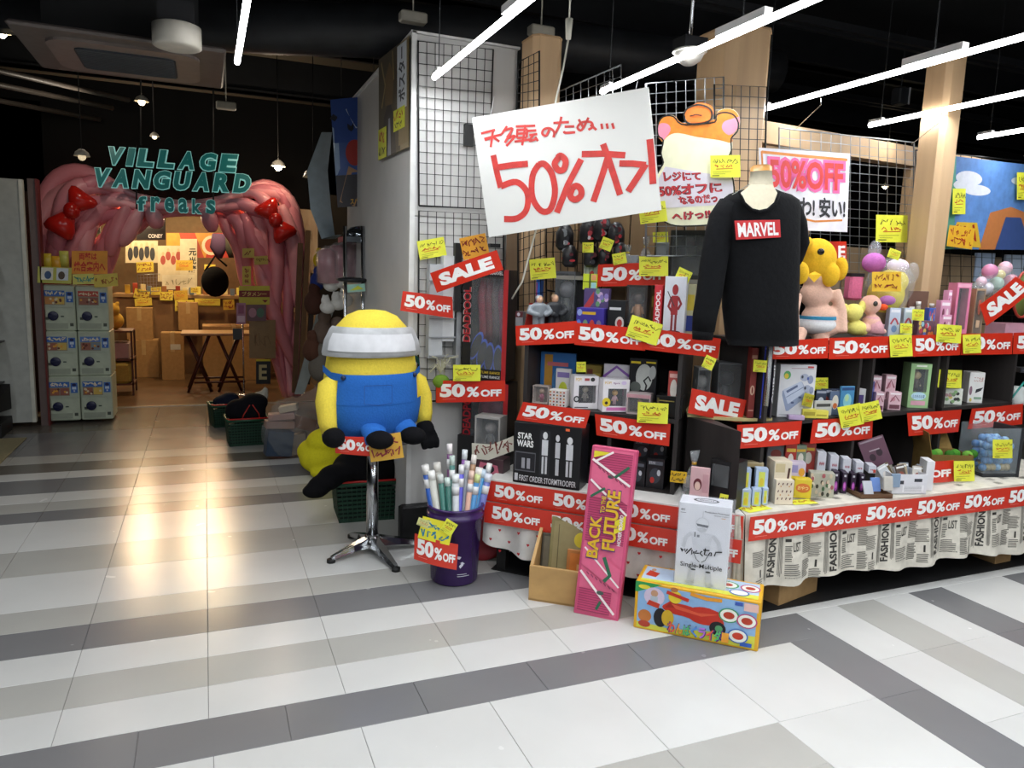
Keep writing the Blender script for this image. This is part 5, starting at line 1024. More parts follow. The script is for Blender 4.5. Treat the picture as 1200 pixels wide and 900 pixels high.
rk = thing('mirror_rack', 'round steel display rack with a domed mirror top left of the white partition', 'rack', fl(420, 500))
fk = FY(5.3); 
for x in (406, 427, 446): obj('pole', M(ALU).tube([V(*fk.pt(x, 400)[:2], 0), fk.pt(x - 2, 265)], .013, n=10), rk)
obj('rack_top', M(mat('6a7076', .15, metal=.9)).box(*(fk.pt(403, 283) + V(0, 0, 0)), *(fk.pt(446, 279) + V(0, .25, 0))), rk)
p = fk.pt(428, 279); obj('dome', M(mat('8c949a', .08, metal=.95), Matrix.Translation(p + V(0, .12, 0))).loft([(0, 0, 0, .13, .1), (0, 0, .04, .12, .09), (0, 0, .075, .08, .06), (0, 0, .09, .02, .02)], n=20), rk)
obj('dark_tray', M(mat('23262a', .3)).ball(fk.pt(414, 328), (.12, .1, .02)), rk)
obj('clear_shelf', M(clear('aeb8b8', .35)).box(*(fk.pt(405, 345)), *(fk.pt(446, 343) + V(0, .25, 0))), rk)
fz_ = FY(5.7)
for i, (x, y) in enumerate(((386, 300), (398, 296), (410, 292), (420, 291))):
    p = fz_.pt(x, y + 12); o = obj('packed_doll', M(mat(['b07880', 'a86a74', '94707a', 'a8606c'][i], .35, var=.25, scale=12), Matrix.Translation(p)).loft([(0, 0, -.13, .05, .05), (0, 0, -.12, .085, .08), (0, 0, .1, .09, .085), (0, 0, .13, .05, .05)], n=16)); tag(o, ['leftmost', 'second', 'third', 'rightmost'][i] + ' dusty pink film-wrapped plush in the row left of the rack', 'plush toy', 'pink film-wrapped plush toys')
    obj('film', M(clear('e6dada', .2), Matrix.Translation(p)).loft([(0, 0, -.14, .06, .06), (0, 0, -.12, .095, .09), (0, 0, .11, .1, .095), (0, 0, .15, .03, .03)], n=16), o)
for i, (x, y) in enumerate(((388, 334), (397, 330), (384, 360), (396, 356), (405, 352))):
    p = fz_.pt(x, y); blob('white_plush', ['leftmost of the upper two white fluffy plush toys by the rack', 'right of the upper two white fluffy plush toys by the rack', 'leftmost of the lower three white fluffy plush toys', 'middle of the lower three white fluffy plush toys', 'rightmost of the lower three white fluffy plush toys'][i], 'plush toy', [(p, (.06, .06, .05)), (p + V(-.02, -.03, .05), .035), (p + V(-.035, -.03, .085), .012), (p + V(-.005, -.03, .085), .012)], fab('dcdad4'), .008, 'white fluffy plush toys')
for i, (x, y, r, c_) in enumerate(((372, 330, .06, '2c3a7a'), (374, 305, .05, 'c8a820'), (380, 390, .09, '6a5a50'), (368, 355, .08, '4a3028'), (395, 400, .1, '8a7a70'), (366, 410, .08, '5a3c30'), (376, 430, .1, '6e6860'), (400, 440, .09, '9a9690'))):
    p = fz_.pt(x, y, .3); blob('soft_toy', ['dark blue', 'golden', 'taupe', 'dark brown', 'grey-pink', 'chestnut', 'stone grey', 'pale grey'][i] + ' small soft toy in the dim heap between arch and plush', 'plush toy', [(p, (r, r, r * 1.2)), (p + V(0, -.02, r * 1.4), r * .6)], fab(c_), .01, 'dim heap of soft toys')
pcard('price_tag_card', 'small iridescent tag card on the rack tray', fk, -.1, (407, 333, 428, 342), 'a8d8c8', [('p', [(.1, .2), (.6, .8), (.9, .3)], 'd8e040')], 'card', rot=4)
# ---- bucket with rolled posters ----
bc = fl(537, 690) + V(.02, .13, 0); R = .135; BH = .375
bk = thing('purple_bucket', 'tall purple plastic bucket holding rolled posters', 'bucket', bc)
PUR = mat('3b1f5c', .25, var=.06); T = Matrix.Translation(bc)
obj('pail', M(PUR, T).loft([(0, 0, 0, R * .8, R * .8), (0, 0, .01, R * .86, R * .86), (0, 0, BH * .88, R * .97, R * .97), (0, 0, BH * .88, R * 1.04, R * 1.04), (0, 0, BH * .93, R * 1.04, R * 1.04), (0, 0, BH * .93, R, R), (0, 0, BH, R * 1.0, R), (0, 0, BH + .004, R * 1.05, R * 1.05), (0, 0, BH + .012, R * 1.03, R * 1.03), (0, 0, BH + .012, R * .94, R * .94), (0, 0, .2, R * .9, R * .9)], n=36, caps=True), bk)
ang0 = math.atan2(-bc.y, -bc.x)
def cyl_art(F_items, a0, a1, z0, z1, r, m):   # print wrapped on a cylinder around bc
    vs, fs = F_items; return M(m).add([bc + V(r * cos(a0 + (a1 - a0) * x), r * sin(a0 + (a1 - a0) * x), z0 + (z1 - z0) * y) for x, y in vs], fs)
WH = mat('c8c2d8', .5); mb = M(WH)
for k in range(3):   # three chasing arrows
    q = radians(90 + 120 * k); cxx, czz = .028 * cos(q), .028 * sin(q); d = q + pi / 2
    for t0, t1 in ((-.6, .35),):
        vs = []
        for t in (t0, 0, t1):
            for r_ in (.019, .033): a = q + t; vs.append((cos(a) * r_, sin(a) * r_))
        vs += [(cos(q + .62) * .026, sin(q + .62) * .026), (cos(q + .3) * .012, sin(q + .3) * .012), (cos(q + .3) * .04, sin(q + .3) * .04)]
        wr = lambda x, z: bc + V(R * .955 * cos(ang0 + .12 + x / R), R * .955 * sin(ang0 + .12 + x / R), .13 + z)
        mb.add([wr(x, z) for x, z in vs], [(0, 2, 3, 1), (2, 4, 5, 3), (7, 8, 6)])
for z0, w_ in ((.068, .05), (.058, .065)): mb.add([bc + V(R * .945 * cos(ang0 + .12 + s * i / 6), R * .945 * sin(ang0 + .12 + s * i / 6), z) for i in range(7) for s, z in ((w_ / R, z0), (w_ / R, z0 + .003))], [(2 * i, 2 * i + 2, 2 * i + 3, 2 * i + 1) for i in range(6)])
obj('recycling_print', mb, bk)
lid = fl(578, 664); tag(obj('red_disc', M(mat('8e1420', .3), Matrix.Translation(lid + V(-.02, .12, .135)) @ Matrix.Rotation(radians(-20), 4, 'Z') @ Matrix.Rotation(radians(80), 4, 'X')).loft([(0, 0, -.008, .13, .13), (0, 0, -.004, .137, .137), (0, 0, .006, .137, .137), (0, 0, .01, .12, .12), (0, 0, .006, .1, .1)], n=36)), 'round dark red plastic disc standing on edge behind the purple bucket', 'lid')
rolls = [(480 + 13, 340 + 200, 'ffffff', '3a62b8', 0)]
RL = [(498, 545, 'e8e6e2', '3560b4'), (516, 556, 'd8dcd8', '3f7a70'), (527, 520, 'f0e8e8', '7a4a7a'), (512, 542, 'd8d4cc', 'a8a49c'), (541, 545, 'e6e6ea', '5a5ad0'), (524, 560, 'cfe0da', '2f6a60'), (534, 556, 'eef2f2', 'd0d4d8'), (548, 540, 'e0e0e0', '9aa0a8'), (553, 552, 'e8c8b8', 'e0b09a'), (562, 548, 'f0ece8', 'c8b0a0'), (560, 556, 'd8e8a0', '4a90c8'), (567, 550, 'c8d8e8', '3a8ac0'), (573, 555, 'e0e4f0', '6a74b8'), (574, 543, 'f4f4f0', 'b8c0d0'), (545, 527, 'dfe6ea', '8a5aa0'), (505, 552, 'f2f2ee', 'c8c8c0'), (530, 534, 'c8d8d0', '4a8078'), (556, 533, 'eae2da', 'b08a6a')]
names = ['white roll banded in royal blue, leftmost', 'grey-green roll, short, left', 'tall roll with a purple print, leaning back', 'grey roll leaning left', 'roll with a bright blue and green cap', 'dark teal roll in front, left of middle', 'thick white roll in the middle front', 'silver grey roll at the back', 'peach coloured roll in front', 'cream roll beside the peach one', 'sky blue roll with lime end', 'turquoise roll, right of the lime-ended one', 'periwinkle roll at the right rim', 'white roll farthest right, leaning outwards', 'lilac banded roll standing highest at the back', 'plain white roll, second from left', 'sage green roll at the back', 'tan roll at the back right']
for i, (px, py, c1, c2) in enumerate(RL):
    k = (px - 536) / 40; back = (560 - py) / 40
    top = Fr(bc.x, bc.y - .02 + back * .12, 0).pt(px, py); bot = bc + V(max(-.075, min(.075, k * .06)), -.03 + back * .06, .03); r = .0135 + .004 * (i % 3 == 0); d = (top - bot)
    o = obj('rolled_poster', M(mat(c2, .3, var=.1)).tube([bot, bot + d * .92], r, n=12)); tag(o, names[i] + ' of the bucket', 'rolled poster', 'rolled posters in the purple bucket')
    obj('paper_end', M(mat(c1, .45)).tube([bot + d * .92, top, top - d * .02], [r * 1.03, r * 1.03, r * .6], n=12), o)
    if i % 2 == 0: obj('barcode_label', M(mat('e8e8e8', .5)).tube([bot + d * .8, bot + d * .88], r * 1.08, n=12), o)
Fb = Fr(bc.x, bc.y - R - .02, -14)
band('curved red banner taped across the purple bucket', Fb, 0, (486, 625), (537, 638), (535, 668), (485, 655), wave=.015)
note('large yellow note with blue lettering on the purple bucket rim', Fb, -.012, 511, 622, 38, 26, -14, 'e8e030', True, '1a7a9a'); note('small tilted yellow note at the right of the bucket note', Fb, -.018, 526, 618, 15, 16, -32); note('small pale yellow note folded over the bucket banner, left', Fb, -.014, 497, 613, 16, 9, -20, 'd8d890')
tag(obj('power_strip', M(mat('101012', .4)).cbox(1.15, 3.62, 0, 1.5, 3.75, .05, .01)), 'black power strip on the floor behind the bucket and steel foot', 'power strip')
tag(obj('black_cabinet', M(mat('121214', .5)).cbox(.98, 3.93, 0, 1.18, 4.0, .2, .01)), 'low black case at the foot of the white partition', 'box')
# ---- costume boxes stack left of the left bank ----
fc_ = .33
MAR = 'b8282c'
def cost(label, bb, z, art, win):
    return window_box('costume_box', label, FL, bb, z, fc_, .14, '1a1a1e', art, win, '5a2a34', '6a5a50', 0, 'costume boxes', back='2c2428', cat='box', fig=False)
tag(obj('black_stand', ybox(lb, 1.24, 1.56, .3, .55, 0, .62, mat('141416', .6))), 'black stand carrying the costume boxes beside the heart-print table', 'stand')
o = cost('tall black and red costume window box under the red SALE banner', (541, 316, 606, 446), None, [('v', 'DEADPOOL', .02, .34, .2, .84, 'c8c2c4'), ('v', 'DEADPOOL', .035, .34, .19, .84, 'a8202c'), ('r', .9, 0, 1, 1, MAR), ('r', .2, .94, .9, 1, '141418'), ('t', 'MARVEL', .6, .955, .88, .985, 'e8e8e8'), ('r', .2, 0, .9, .1, '141418'), ('t', 'COSTUME RANGE', .3, .06, .88, .085, 'd8b83a'), ('t', 'COSTUME RANGE', .3, .02, .88, .045, 'e0e0e0')], (.2, .1, .9, .94))
T, w_, h_ = place(FL, fc_, (541, 316, 606, 446), None, 0, .14)
for i, (x, z, a) in enumerate(((.28, .22, 22), (.42, .15, 12), (.58, .12, 4), (.78, .1, 0))):
    pts = [(cos(radians(t)) * .03, sin(radians(t)) * .085) for t in range(0, 360, 20)]
    for s, mm in ((1, '4a62c8'), (.82, '2c2a30')):
        obj('blue_edged_sole' if s == 1 else 'dark_sole', M(ink(mm)).add([T @ V(x * w_ + (p[0] * cos(radians(a)) + p[1] * sin(radians(a))) * s, .03 - (1 - s) * .02, z * h_ + .05 + (-p[0] * sin(radians(a)) + p[1] * cos(radians(a))) * s) for p in pts], [tuple(range(len(pts)))]), o)
for i, (x, c1) in enumerate(((.35, '8a2438'), (.5, '6a2030'), (.65, '5a4a50'), (.8, '7a2a50'))):
    obj('folded_suit', M(mat(c1, .5, var=.3, scale=20), T).loft([(x * w_, .08, h_ * .28, .02, .02), (x * w_ + .01, .07, h_ * .5, .03, .03), (x * w_ - .01, .08, h_ * .75, .03, .03), (x * w_, .08, h_ * .92, .02, .02)], n=12), o)
o = cost('lower costume window box behind the red banner and rolled posters', (541, 448, 606, 520), None, [('v', 'DEADPOOL', .02, .1, .2, .95, 'a8202c'), ('r', .9, 0, 1, 1, MAR), ('t', 'MARVEL', .5, .92, .88, .98, 'e8e8e8')], (.2, .06, .9, .9))
T, w_, h_ = place(FL, fc_, (541, 448, 606, 520), None, 0, .14)
obj('folded_suit', M(mat('6a3044', .5, var=.4, scale=22), T).ball((w_ * .55, .07, h_ * .5), (w_ * .3, .05, h_ * .35)), o)
tag(obj('support_box', ybox(lb, 1.3, 1.5, .34, .5, .62, .74, mat('2b2b30', .6))), 'dark box under the lower costume box', 'box') if False else None
window_box('clear_case', 'clear case with a small grey figure above the rolled posters', FL, (556, 488, 594, 535), None, .2, .1, 'a8a4a0', (), (.06, .08, .94, .94), '6a6a6a', '8a8480', back='7a7672', group='clear cases')
product('pink_package', 'pink and dark package below the clear grey figure case', FL, (556, 537, 598, 562), None, .12, .1, '4a3238', [('p', [(.1, .2), (.9, .1), (.8, .7), (.2, .8)], 'c86a80'), ('e', .5, .5, .2, .2, '2a2a30')], cat='package')
fs_ = FL; a = M()
F = pxface(FL, .12, (553, 518), (602, 508), (602, 535), (553, 542)); o = obj('cutout_lettering', F.art(M(), [('p', [(0, .2), (.4, 0), (1, .25), (1, .9), (.5, .7), (0, .95)], 'd8d4c4')] + scribble(.02, .2, .98, .85, 9, '7a3a30', .07))); tag(o, 'small brown and cream cutout lettering card over the rolled posters', 'card')
# drawers + twine behind plush
sd = thing('white_drawer_stand', 'translucent white drawer stand against the wire grid behind the costume box', 'drawers', lb(1.6, .45, .6))
fd = Fr(0, 3.9, 0)
for (x0, y0, x1, y1, c_) in ((502, 310, 520, 420, 'b9bcc0'), (518, 300, 534, 400, 'd0d2d4'), (534, 366, 541, 430, '9da0a4')):
    a_1 = fd.pt(x0, y1); b_1 = fd.pt(x1, y0); obj('upright', M(mat(c_, .4)).box(a_1.x, a_1.y, a_1.z, b_1.x, a_1.y + .06, b_1.z), sd)
for y in (330, 352, 374, 396, 418): p0, p1 = fd.pt(503, y), fd.pt(533, y); obj('drawer_lip', M(mat('8f9296', .4)).box(p0.x, p0.y - .012, p0.z, p1.x, p0.y, p0.z + .008), sd)
tag(obj('black_hanger_rail', M(mat('121214', .4)).box(*(fd.pt(531, 364) + V(0, -.02, 0)), *(fd.pt(540, 285) + V(0, .02, 0))).box(*(fd.pt(573, 290) + V(0, -.02, 0)), *(fd.pt(585, 286) + V(0, .02, 0)))), 'black rail upright left of the tall costume box', 'rail')
tw = M(mat('b8b498', .7)); c = fd.pt(517, 430, -.05)
for i in range(26):
    a = random.uniform(-1, 1); b = random.uniform(-.5, 1); e = c + V(.1 * a, random.uniform(-.03, .03), .09 * b); tw.tube([c - V(0, 0, .03), c + (e - c) * .5 + V(0, 0, .02), e], .0025, n=4)
tag(obj('zip_tie_bundle', tw, kind='stuff'), 'loose bundle of pale ties sticking out behind the plush shoulder', 'ties')
blob('green_pouch', 'small green pouch under the pale ties', 'pouch', [(fd.pt(517, 447, -.05), (.05, .03, .04))], fab('6a8a30'), .008)
# ---- left bank goods: table level ----
product('model_kit_box', 'large black model kit box with white lettering and pale suits', FL, (601, 497, 690, 573), .486, .0, .14, '101014',
        [('t', 'STAR', .06, .73, .28, .83, WHT), ('t', 'WARS', .05, .6, .3, .71, WHT), ('r', .03, .2, .34, .52, '5a5a60'), ('r', .04, .22, .33, .5, '1c1c22'), ('r', .13, .25, .18, .42, '9a9aa0'), ('r', .21, .25, .26, .42, '9a9aa0'), ('t', 'FIRST ORDER STORMTROOPER', .1, .04, .95, .135, 'd8d8dc'), ('r', .03, .04, .08, .16, 'c8c8cc'),
         ('r', .4, .17, .55, .9, '26262c'), ('e', .475, .82, .035, .06, 'd8dadc'), ('r', .43, .5, .52, .75, 'd0d2d6'), ('r', .435, .2, .465, .48, 'c8cace'), ('r', .485, .2, .515, .48, 'c8cace'), ('e', .66, .8, .03, .055, 'c8cace'), ('r', .63, .48, .7, .73, 'c0c2c6'), ('r', .64, .2, .69, .46, 'b8babe'), ('e', .84, .78, .04, .06, 'd8dadc'), ('r', .79, .47, .89, .72, 'd0d2d6'), ('r', .795, .2, .83, .45, 'c8cace'), ('r', .85, .2, .885, .45, 'c8cace'), ('r', .77, .93, .83, .97, 'e86a3a')], ch=.003)
for i, (bb, c_, lb_) in enumerate((((737, 540, 762, 577), '1c1c20', 'front left dark small box with red print behind the pink toy board box'), ((757, 537, 782, 580), '17171b', 'front right dark small box with red print behind the pink toy board box'), ((742, 515, 765, 542), '14141a', 'left upper dark space toy box under the figure box banner'), ((762, 512, 782, 540), '101016', 'right upper dark space toy box under the figure box banner'))):
    product('space_toy_box', lb_, FL, bb, .486 if i < 2 else .6, .2 + .08 * (i > 1), .09, c_, [('e', .5, .45, .3, .25, '3a3e48'), ('e', .35, .3, .12, .1, 'b83028'), ('r', .1, .8, .9, .92, '5a5e68'), ('e', .7, .55, .1, .1, 'c8ccd4'), ('t', 'STAR', .15, .82, .5, .9, 'c8c8cc')], group='dark space toy boxes', yaw=-6 + 5 * i)
def tied_bag(label, c, r, h, tie, fill=None, name='gift_bag', col='c6ccd0', al=.3, group='tied clear gift bags'):
    o = thing(name, label, 'gift bag', c, group); T = Matrix.Translation(c)
    obj('film', M(clear(col, al), T).loft([(0, 0, 0, r * .8, r * .6), (0, 0, h * .1, r, r * .75), (0, 0, h * .45, r * .95, r * .7, .3), (0, 0, h * .68, r * .4, r * .3), (0, 0, h * .76, r * .15, r * .15), (0, 0, h * .85, r * .5, r * .25, .5), (0, 0, h, r * .6, r * .12, .2)], n=14), o)
    obj('tie', M(mat(tie, .4), T).tube([(0, 0, h * .74), (0, 0, h * .79)], r * .2, n=10), o)
    for k, (c_, s) in enumerate(fill or ()): obj('content', M(mat(c_, .5, var=.3, scale=30), T).ball((r * .3 * sin(k * 2.1), r * .2 * cos(k * 3.1), h * (.15 + .13 * k)), (s, s * .8, s)), o)
    return o
c = FL.pt(811, 552, -.01); tied_bag('clear bag with a gold tie in front of the corner cabinet', V(c.x, c.y, .486) + FL.n * .06, .055, .25, 'c8982a', (('5a6a50', .03), ('7a7a7a', .03), ('8a8070', .03)))
product('pink_card', 'small pink card box with a little printed face beside the tied bag', FL, (809, 548, 832, 573), .53, .0, .02, 'd8b0b4', [('e', .4, .45, .22, .2, '6a2a34'), ('e', .4, .4, .15, .14, 'e8c8b8'), ('r', .65, .2, .95, .8, 'c89aa0')])
window_box('black_window_box', 'black window box with a brassy ornament at the corner of the left table', FL, (830, 541, 874, 602), .486, .02, .12, '141416', [('r', .8, .6, .95, .9, '2c2c30')], (.08, .45, .72, .92), '8a7a50', '9a8a60', yaw=-18, back='2a2622')
# mid tier
z = .853
product('blister_pack', 'blue blister pack at the back of the left shelf', FL, (633, 413, 675, 466), z, .35, .02, '3a7ac0', [('r', .12, .1, .35, .95, 'd8a040'), ('e', .6, .4, .25, .3, '5a9ad8'), ('r', .2, .72, .8, .8, 'e07a80'), ('e', .45, .12, .1, .1, '8a3a90')], cat='blister pack')
product('blister_pack', 'white hanging card with a lime toy behind the patterned cube', FL, (651, 432, 670, 470), z, .28, .02, 'e0dede', [('e', .5, .35, .3, .28, 'c8d040'), ('r', .1, .75, .9, .9, '8a7ab8')], cat='blister pack')
window_box('small_clear_box', 'small clear box with pink figures, leftmost on the shelf', FL, (624, 452, 646, 475), z, .22, .05, 'c8b8b0', [], (.05, .05, .95, .95), 'b0607a', 'c8a890', back='9a8a80')
product('patterned_cube', 'white cube box dotted with little red and black prints', FL, (643, 457, 667, 484), z, .17, .06, 'e2deda', [('e', .1 + .2 * (i % 5), .12 + .19 * (i // 5), .05, .05, ['b83a2a', '2a2a2a', 'c8882a'][i % 3]) for i in range(25)])
def vinyl(label, bb, d, col, art, **k): return window_box('vinyl_figure_box', label, FL, bb, z, d, .09, 'e9e6ea', art, (.2, .18, .9, .72), group='vinyl figure boxes', yaw=30, **k)
vinyl('white vinyl figure box with a grey figure and dark window', (667, 441, 701, 487), .165, '', [('t', 'POP!', .06, .85, .3, .95, 'd8b020'), ('r', .42, .86, .62, .94, 'b04a4a'), ('e', .75, .9, .09, .06, '2a2a2a'), ('e', .12, .3, .12, .1, '2a2a30'), ('e', .12, .3, .07, .06, 'd0d0d0'), ('r', .05, .03, .6, .06, '4a4a4a')], body='8a8078', skin='b0a490', back='30202c')
vinyl('white vinyl figure box with a blonde figure and a pink name strip', (700, 445, 737, 494), .16, '', [('t', 'POP!', .06, .86, .3, .94, 'd8b020'), ('t', 'figure', .38, .85, .62, .92, '7a2a7a'), ('e', .78, .9, .1, .06, 'd8c8e8'), ('r', .15, .04, .9, .14, 'd87ab8'), ('e', .14, .3, .16, .14, 'e0c82a'), ('e', .14, .28, .06, .05, '2a1a1a')], body='d8b0b8', skin='e0b060', back='4a4448')
product('blister_pack', 'pink and white arched blister card behind the blonde figure box', FL, (707, 427, 738, 460), z, .3, .015, 'd8d4dc', [('r', 0, .3, 1, .7, 'c86a9a'), ('l', [(0, .7), (.5, .95), (1, .75)], .06, '8a5ab0')], cat='blister pack')
product('toy_box', 'brown and yellow box between the figure boxes, at the back', FL, (686, 428, 708, 452), z, .38, .06, 'b0984a', [('r', .1, .2, .45, .9, '8a4a3a'), ('r', .5, .2, .95, .8, 'd8c060')])
product('film_toy_box', 'black toy box with a big pale moon on the left shelf', FL, (737, 420, 773, 466), .9, .26, .08, '131318', [('r', .05, .88, .4, .93, 'd8c020'), ('r', .6, .9, .95, .94, 'd8c020'), ('e', .55, .58, .3, .3, 'b8bcb8'), ('e', .85, .7, .12, .15, 'a8acac'), ('l', [(.6, .2), (.65, .4), (.55, .5), (.7, .6), (.8, .5)], .04, '15151a'), ('r', 0, .02, .85, .13, '8a2028'), ('e', .25, .35, .2, .12, '5a605c')])
window_box('small_clear_box', 'clear box with tiny toys below the moon toy box', FL, (734, 461, 765, 490), z, .18, .07, 'b8a8a8', [('r', .0, .8, 1, .95, 'c09098')], (.05, .08, .95, .78), '6a5a4a', 'a88a50', back='5a5050')
product('black_gold_box', 'black box with gold corners at the right end of the left shelf', FL, (768, 464, 803, 494), z, .18, .1, '121212', [('r', .05, .1, .12, .9, '5a5030'), ('r', .75, .1, .8, .9, '5a5030'), ('r', .1, .75, .7, .8, '8a7a40')])
product('red_blister_card', 'small red and white blister card standing at the shelf right end', FL, (783, 435, 797, 466), .92, .2, .02, 'b04a44', [('e', .5, .45, .3, .3, 'd8d0c8'), ('r', .1, .8, .9, .92, 'd8a8a0')], cat='blister pack')
product('dark_toy_box', 'black toy box under the red blister card', FL, (778, 462, 800, 478), .86, .24, .06, '16161a', [('r', .3, .3, .6, .7, '3a3a40')])
# top tier z 1.242
z = 1.243
def hero(label, px, py, d, h, body, cape, helm):
    c = FL.pt(px, 378, d); c.z = z; T = Matrix.Translation(c); s = h / .2; mb = M(mat(body, .4), T)
    for sg in (-1, 1):
        mb.loft([(sg * .022 * s, 0, 0, .018 * s, .022 * s), (sg * .022 * s, 0, .05 * s, .02 * s, .02 * s), (sg * .02 * s, 0, .08 * s, .024 * s, .022 * s)], n=12)
        mb.tube([(sg * .05 * s, 0, .14 * s), (sg * .075 * s, -.01, .105 * s), (sg * .035 * s, -.045 * s, .09 * s)], [.024 * s, .021 * s, .016 * s], n=10); mb.ball((sg * .028 * s, -.05 * s, .09 * s), .015 * s)
    mb.loft([(0, 0, .07 * s, .035 * s, .028 * s), (0, 0, .11 * s, .045 * s, .034 * s), (0, 0, .15 * s, .055 * s, .035 * s), (0, 0, .165 * s, .03 * s, .025 * s)], n=14)
    o = obj('hero_figurine', mb); tag(o, label, 'figurine'); fuse(o, .004, 3)
    obj('head', M(mat('d8a888', .5), T).ball((0, -.004, .185 * s), (.022 * s, .024 * s, .026 * s)), o)
    obj('helmet', M(mat(helm, .3, metal=.6), T).loft([(0, .003, .185 * s, .026 * s, .028 * s), (0, .003, .2 * s, .025 * s, .027 * s), (0, .003, .213 * s, .014 * s, .016 * s)], n=14), o)
    obj('cape', M(mat(cape, .6), T).add([(-.05 * s, .03, .16 * s), (.05 * s, .03, .16 * s), (.07 * s, .05, 0), (-.07 * s, .05, 0), (-.05 * s, .036, .16 * s), (.05 * s, .036, .16 * s), (.07 * s, .056, 0), (-.07 * s, .056, 0)], [(0, 3, 2, 1), (4, 5, 6, 7), (0, 1, 5, 4), (3, 7, 6, 2), (0, 4, 7, 3), (1, 2, 6, 5)]), o)
hero('silver armoured figurine with a red cape and helmet, arms crossed, front left', 631, 0, .2, .155, '8e959c', 'b0281e', 'c8ccd0')
hero('dark armoured figurine standing behind the caped one', 649, 0, .28, .16, '3a3c40', '5a2a24', 'b89880')
window_box('clear_case', 'large clear case behind the two armoured figurines', FL, (650, 318, 680, 375), z, .36, .1, '5a5c60', (), (.04, .04, .96, .96), '3a3c40', '6a6a70', back='33363a', group='clear cases')
product('blue_tube_box', 'blue box standing behind the silver figurine helmet', FL, (628, 327, 637, 352), z + .05, .42, .05, '2a6ac8', [('r', .1, .1, .3, .9, 'b03040')])
product('tiny_red_box', 'tiny red and grey box at the left end of the top shelf', FL, (604, 365, 616, 382), z, .25, .04, '8a8c90', [('r', 0, .6, 1, 1, '5a2028'), ('e', .4, .8, .2, .12, 'c8c8d0')])
product('hero_box', 'purple box printed with a row of small round heroes', FL, (675, 361, 714, 385), z, .17, .1, '3b2f8c', [('r', .22, .72, .7, .84, 'c8a020'), ('e', .12, .8, .09, .14, '8a9ad0')] + [('e', .1 + .24 * i, .3, .09, .2, ['5a7ac8', '6a8a6a', 'b83a30', '7a6a8a'][i]) for i in range(4)] + [('r', .03 + .24 * i, 0, .17 + .24 * i, .12, ['3a3a8a', '4a6a4a', '8a2a24', '5a4a6a'][i]) for i in range(4)], ch=.003)
product('purple_slope_box', 'purple and red display box rising behind the hero box', FL, (684, 338, 716, 366), z + .07, .28, .04, '5a4a78', [('p', [(0, 0), (.4, .5), (.4, .9), (0, .3)], 'b83a3a')] + [('e', random.uniform(.4, .9), random.uniform(.2, .9), .08, .1, random.choice(('8a7ab8', '6a9a6a', 'c8a8c8'))) for _ in range(10)])
product('black_case', 'black slanted case with a white label on the top shelf', FL, (712, 352, 736, 386), z, .2, .06, '1a1b1e', [('r', .1, .7, .75, .78, 'c8c8cc'), ('e', .7, .3, .25, .2, 'c8c4c0'), ('e', .7, .3, .15, .12, 'b03030')])
p = FL.pt(745, 384, .17); tied_bag('clear bag of black and white badges beside the black case', V(p.x, p.y, z), .04, .09, '9aa0a4', (('c8c8c8', .018), ('3a3a3a', .018)), 'badge_bag')
window_box('figure_case', 'dark case with a brown-haired small figure on the top shelf', FL, (734, 334, 762, 372), z + .03, .32, .08, '3a3230', (), (.1, .05, .9, .95), 'b0805a', '3a2824', back='6a5a54')
product('red_figure_box', 'white box with a red standing figure print and red lettering edge', FL, (778, 324, 806, 388), z, .18, .07, 'd9dbe4', [('e', .5, .07, .35, .03, '5a1a1e'), ('r', .36, .08, .46, .38, '8a2a30'), ('r', .54, .08, .64, .38, '8a2a30'), ('r', .34, .36, .66, .68, 'a02a30'), ('e', .5, .78, .14, .09, '9a262c'), ('l', [(.35, .66), (.22, .5), (.38, .42)], .04, '8a242a'), ('l', [(.65, .66), (.8, .55), (.66, .45)], .04, '8a242a'), ('l', [(.15, .75), (.5, .5)], .015, '3a3a40')], left=[('r', 0, 0, 1, 1, 'c4303a'), ('v', 'DEADPOOL', .2, .1, .8, .9, 'f0e8e8')])
product('red_edge_panel', 'red side panel lettered upwards beside the red figure print', FL, (766, 334, 778, 386), z, .185, .06, 'c4303a', [('v', 'DEADPOOL', .25, .1, .8, .9, 'f0e8e8')])
product('yellow_blue_pack', 'narrow yellow and blue pack half hidden by the black sleeve', FL, (805, 333, 815, 388), z, .24, .05, 'c8c4a0', [('r', 0, .1, 1, .4, '2a3a8a'), ('r', 0, .5, 1, .8, 'd8c040')])
product('neon_boxes', 'small neon yellow boxes under the black hero bags', FL, (683, 321, 702, 340), z + .2, .34, .04, 'd8e83c', [('r', .45, 0, .55, 1, '3a4a20'), ('r', 0, .48, 1, .53, '3a4a20'), ('r', .6, .1, .95, .45, 'a8e0e0'), ('r', .6, .6, .95, .95, 'e8a070')])
product('white_bottles', 'row of pale bottles above the neon yellow boxes', FL, (684, 309, 703, 321), z + .26, .4, .04, 'b8c0b8', [('r', .15 + .25 * i, 0, .2 + .25 * i, 1, '6a7a70') for i in range(3)] + [('e', .6, .3, .15, .2, 'b83040')])
tag(obj('black_case', ybox(lb, .86, 1.02, .4, .5, 1.245, 1.5, mat('101014', .5))), 'black box block under the leftmost hero bags', 'box')
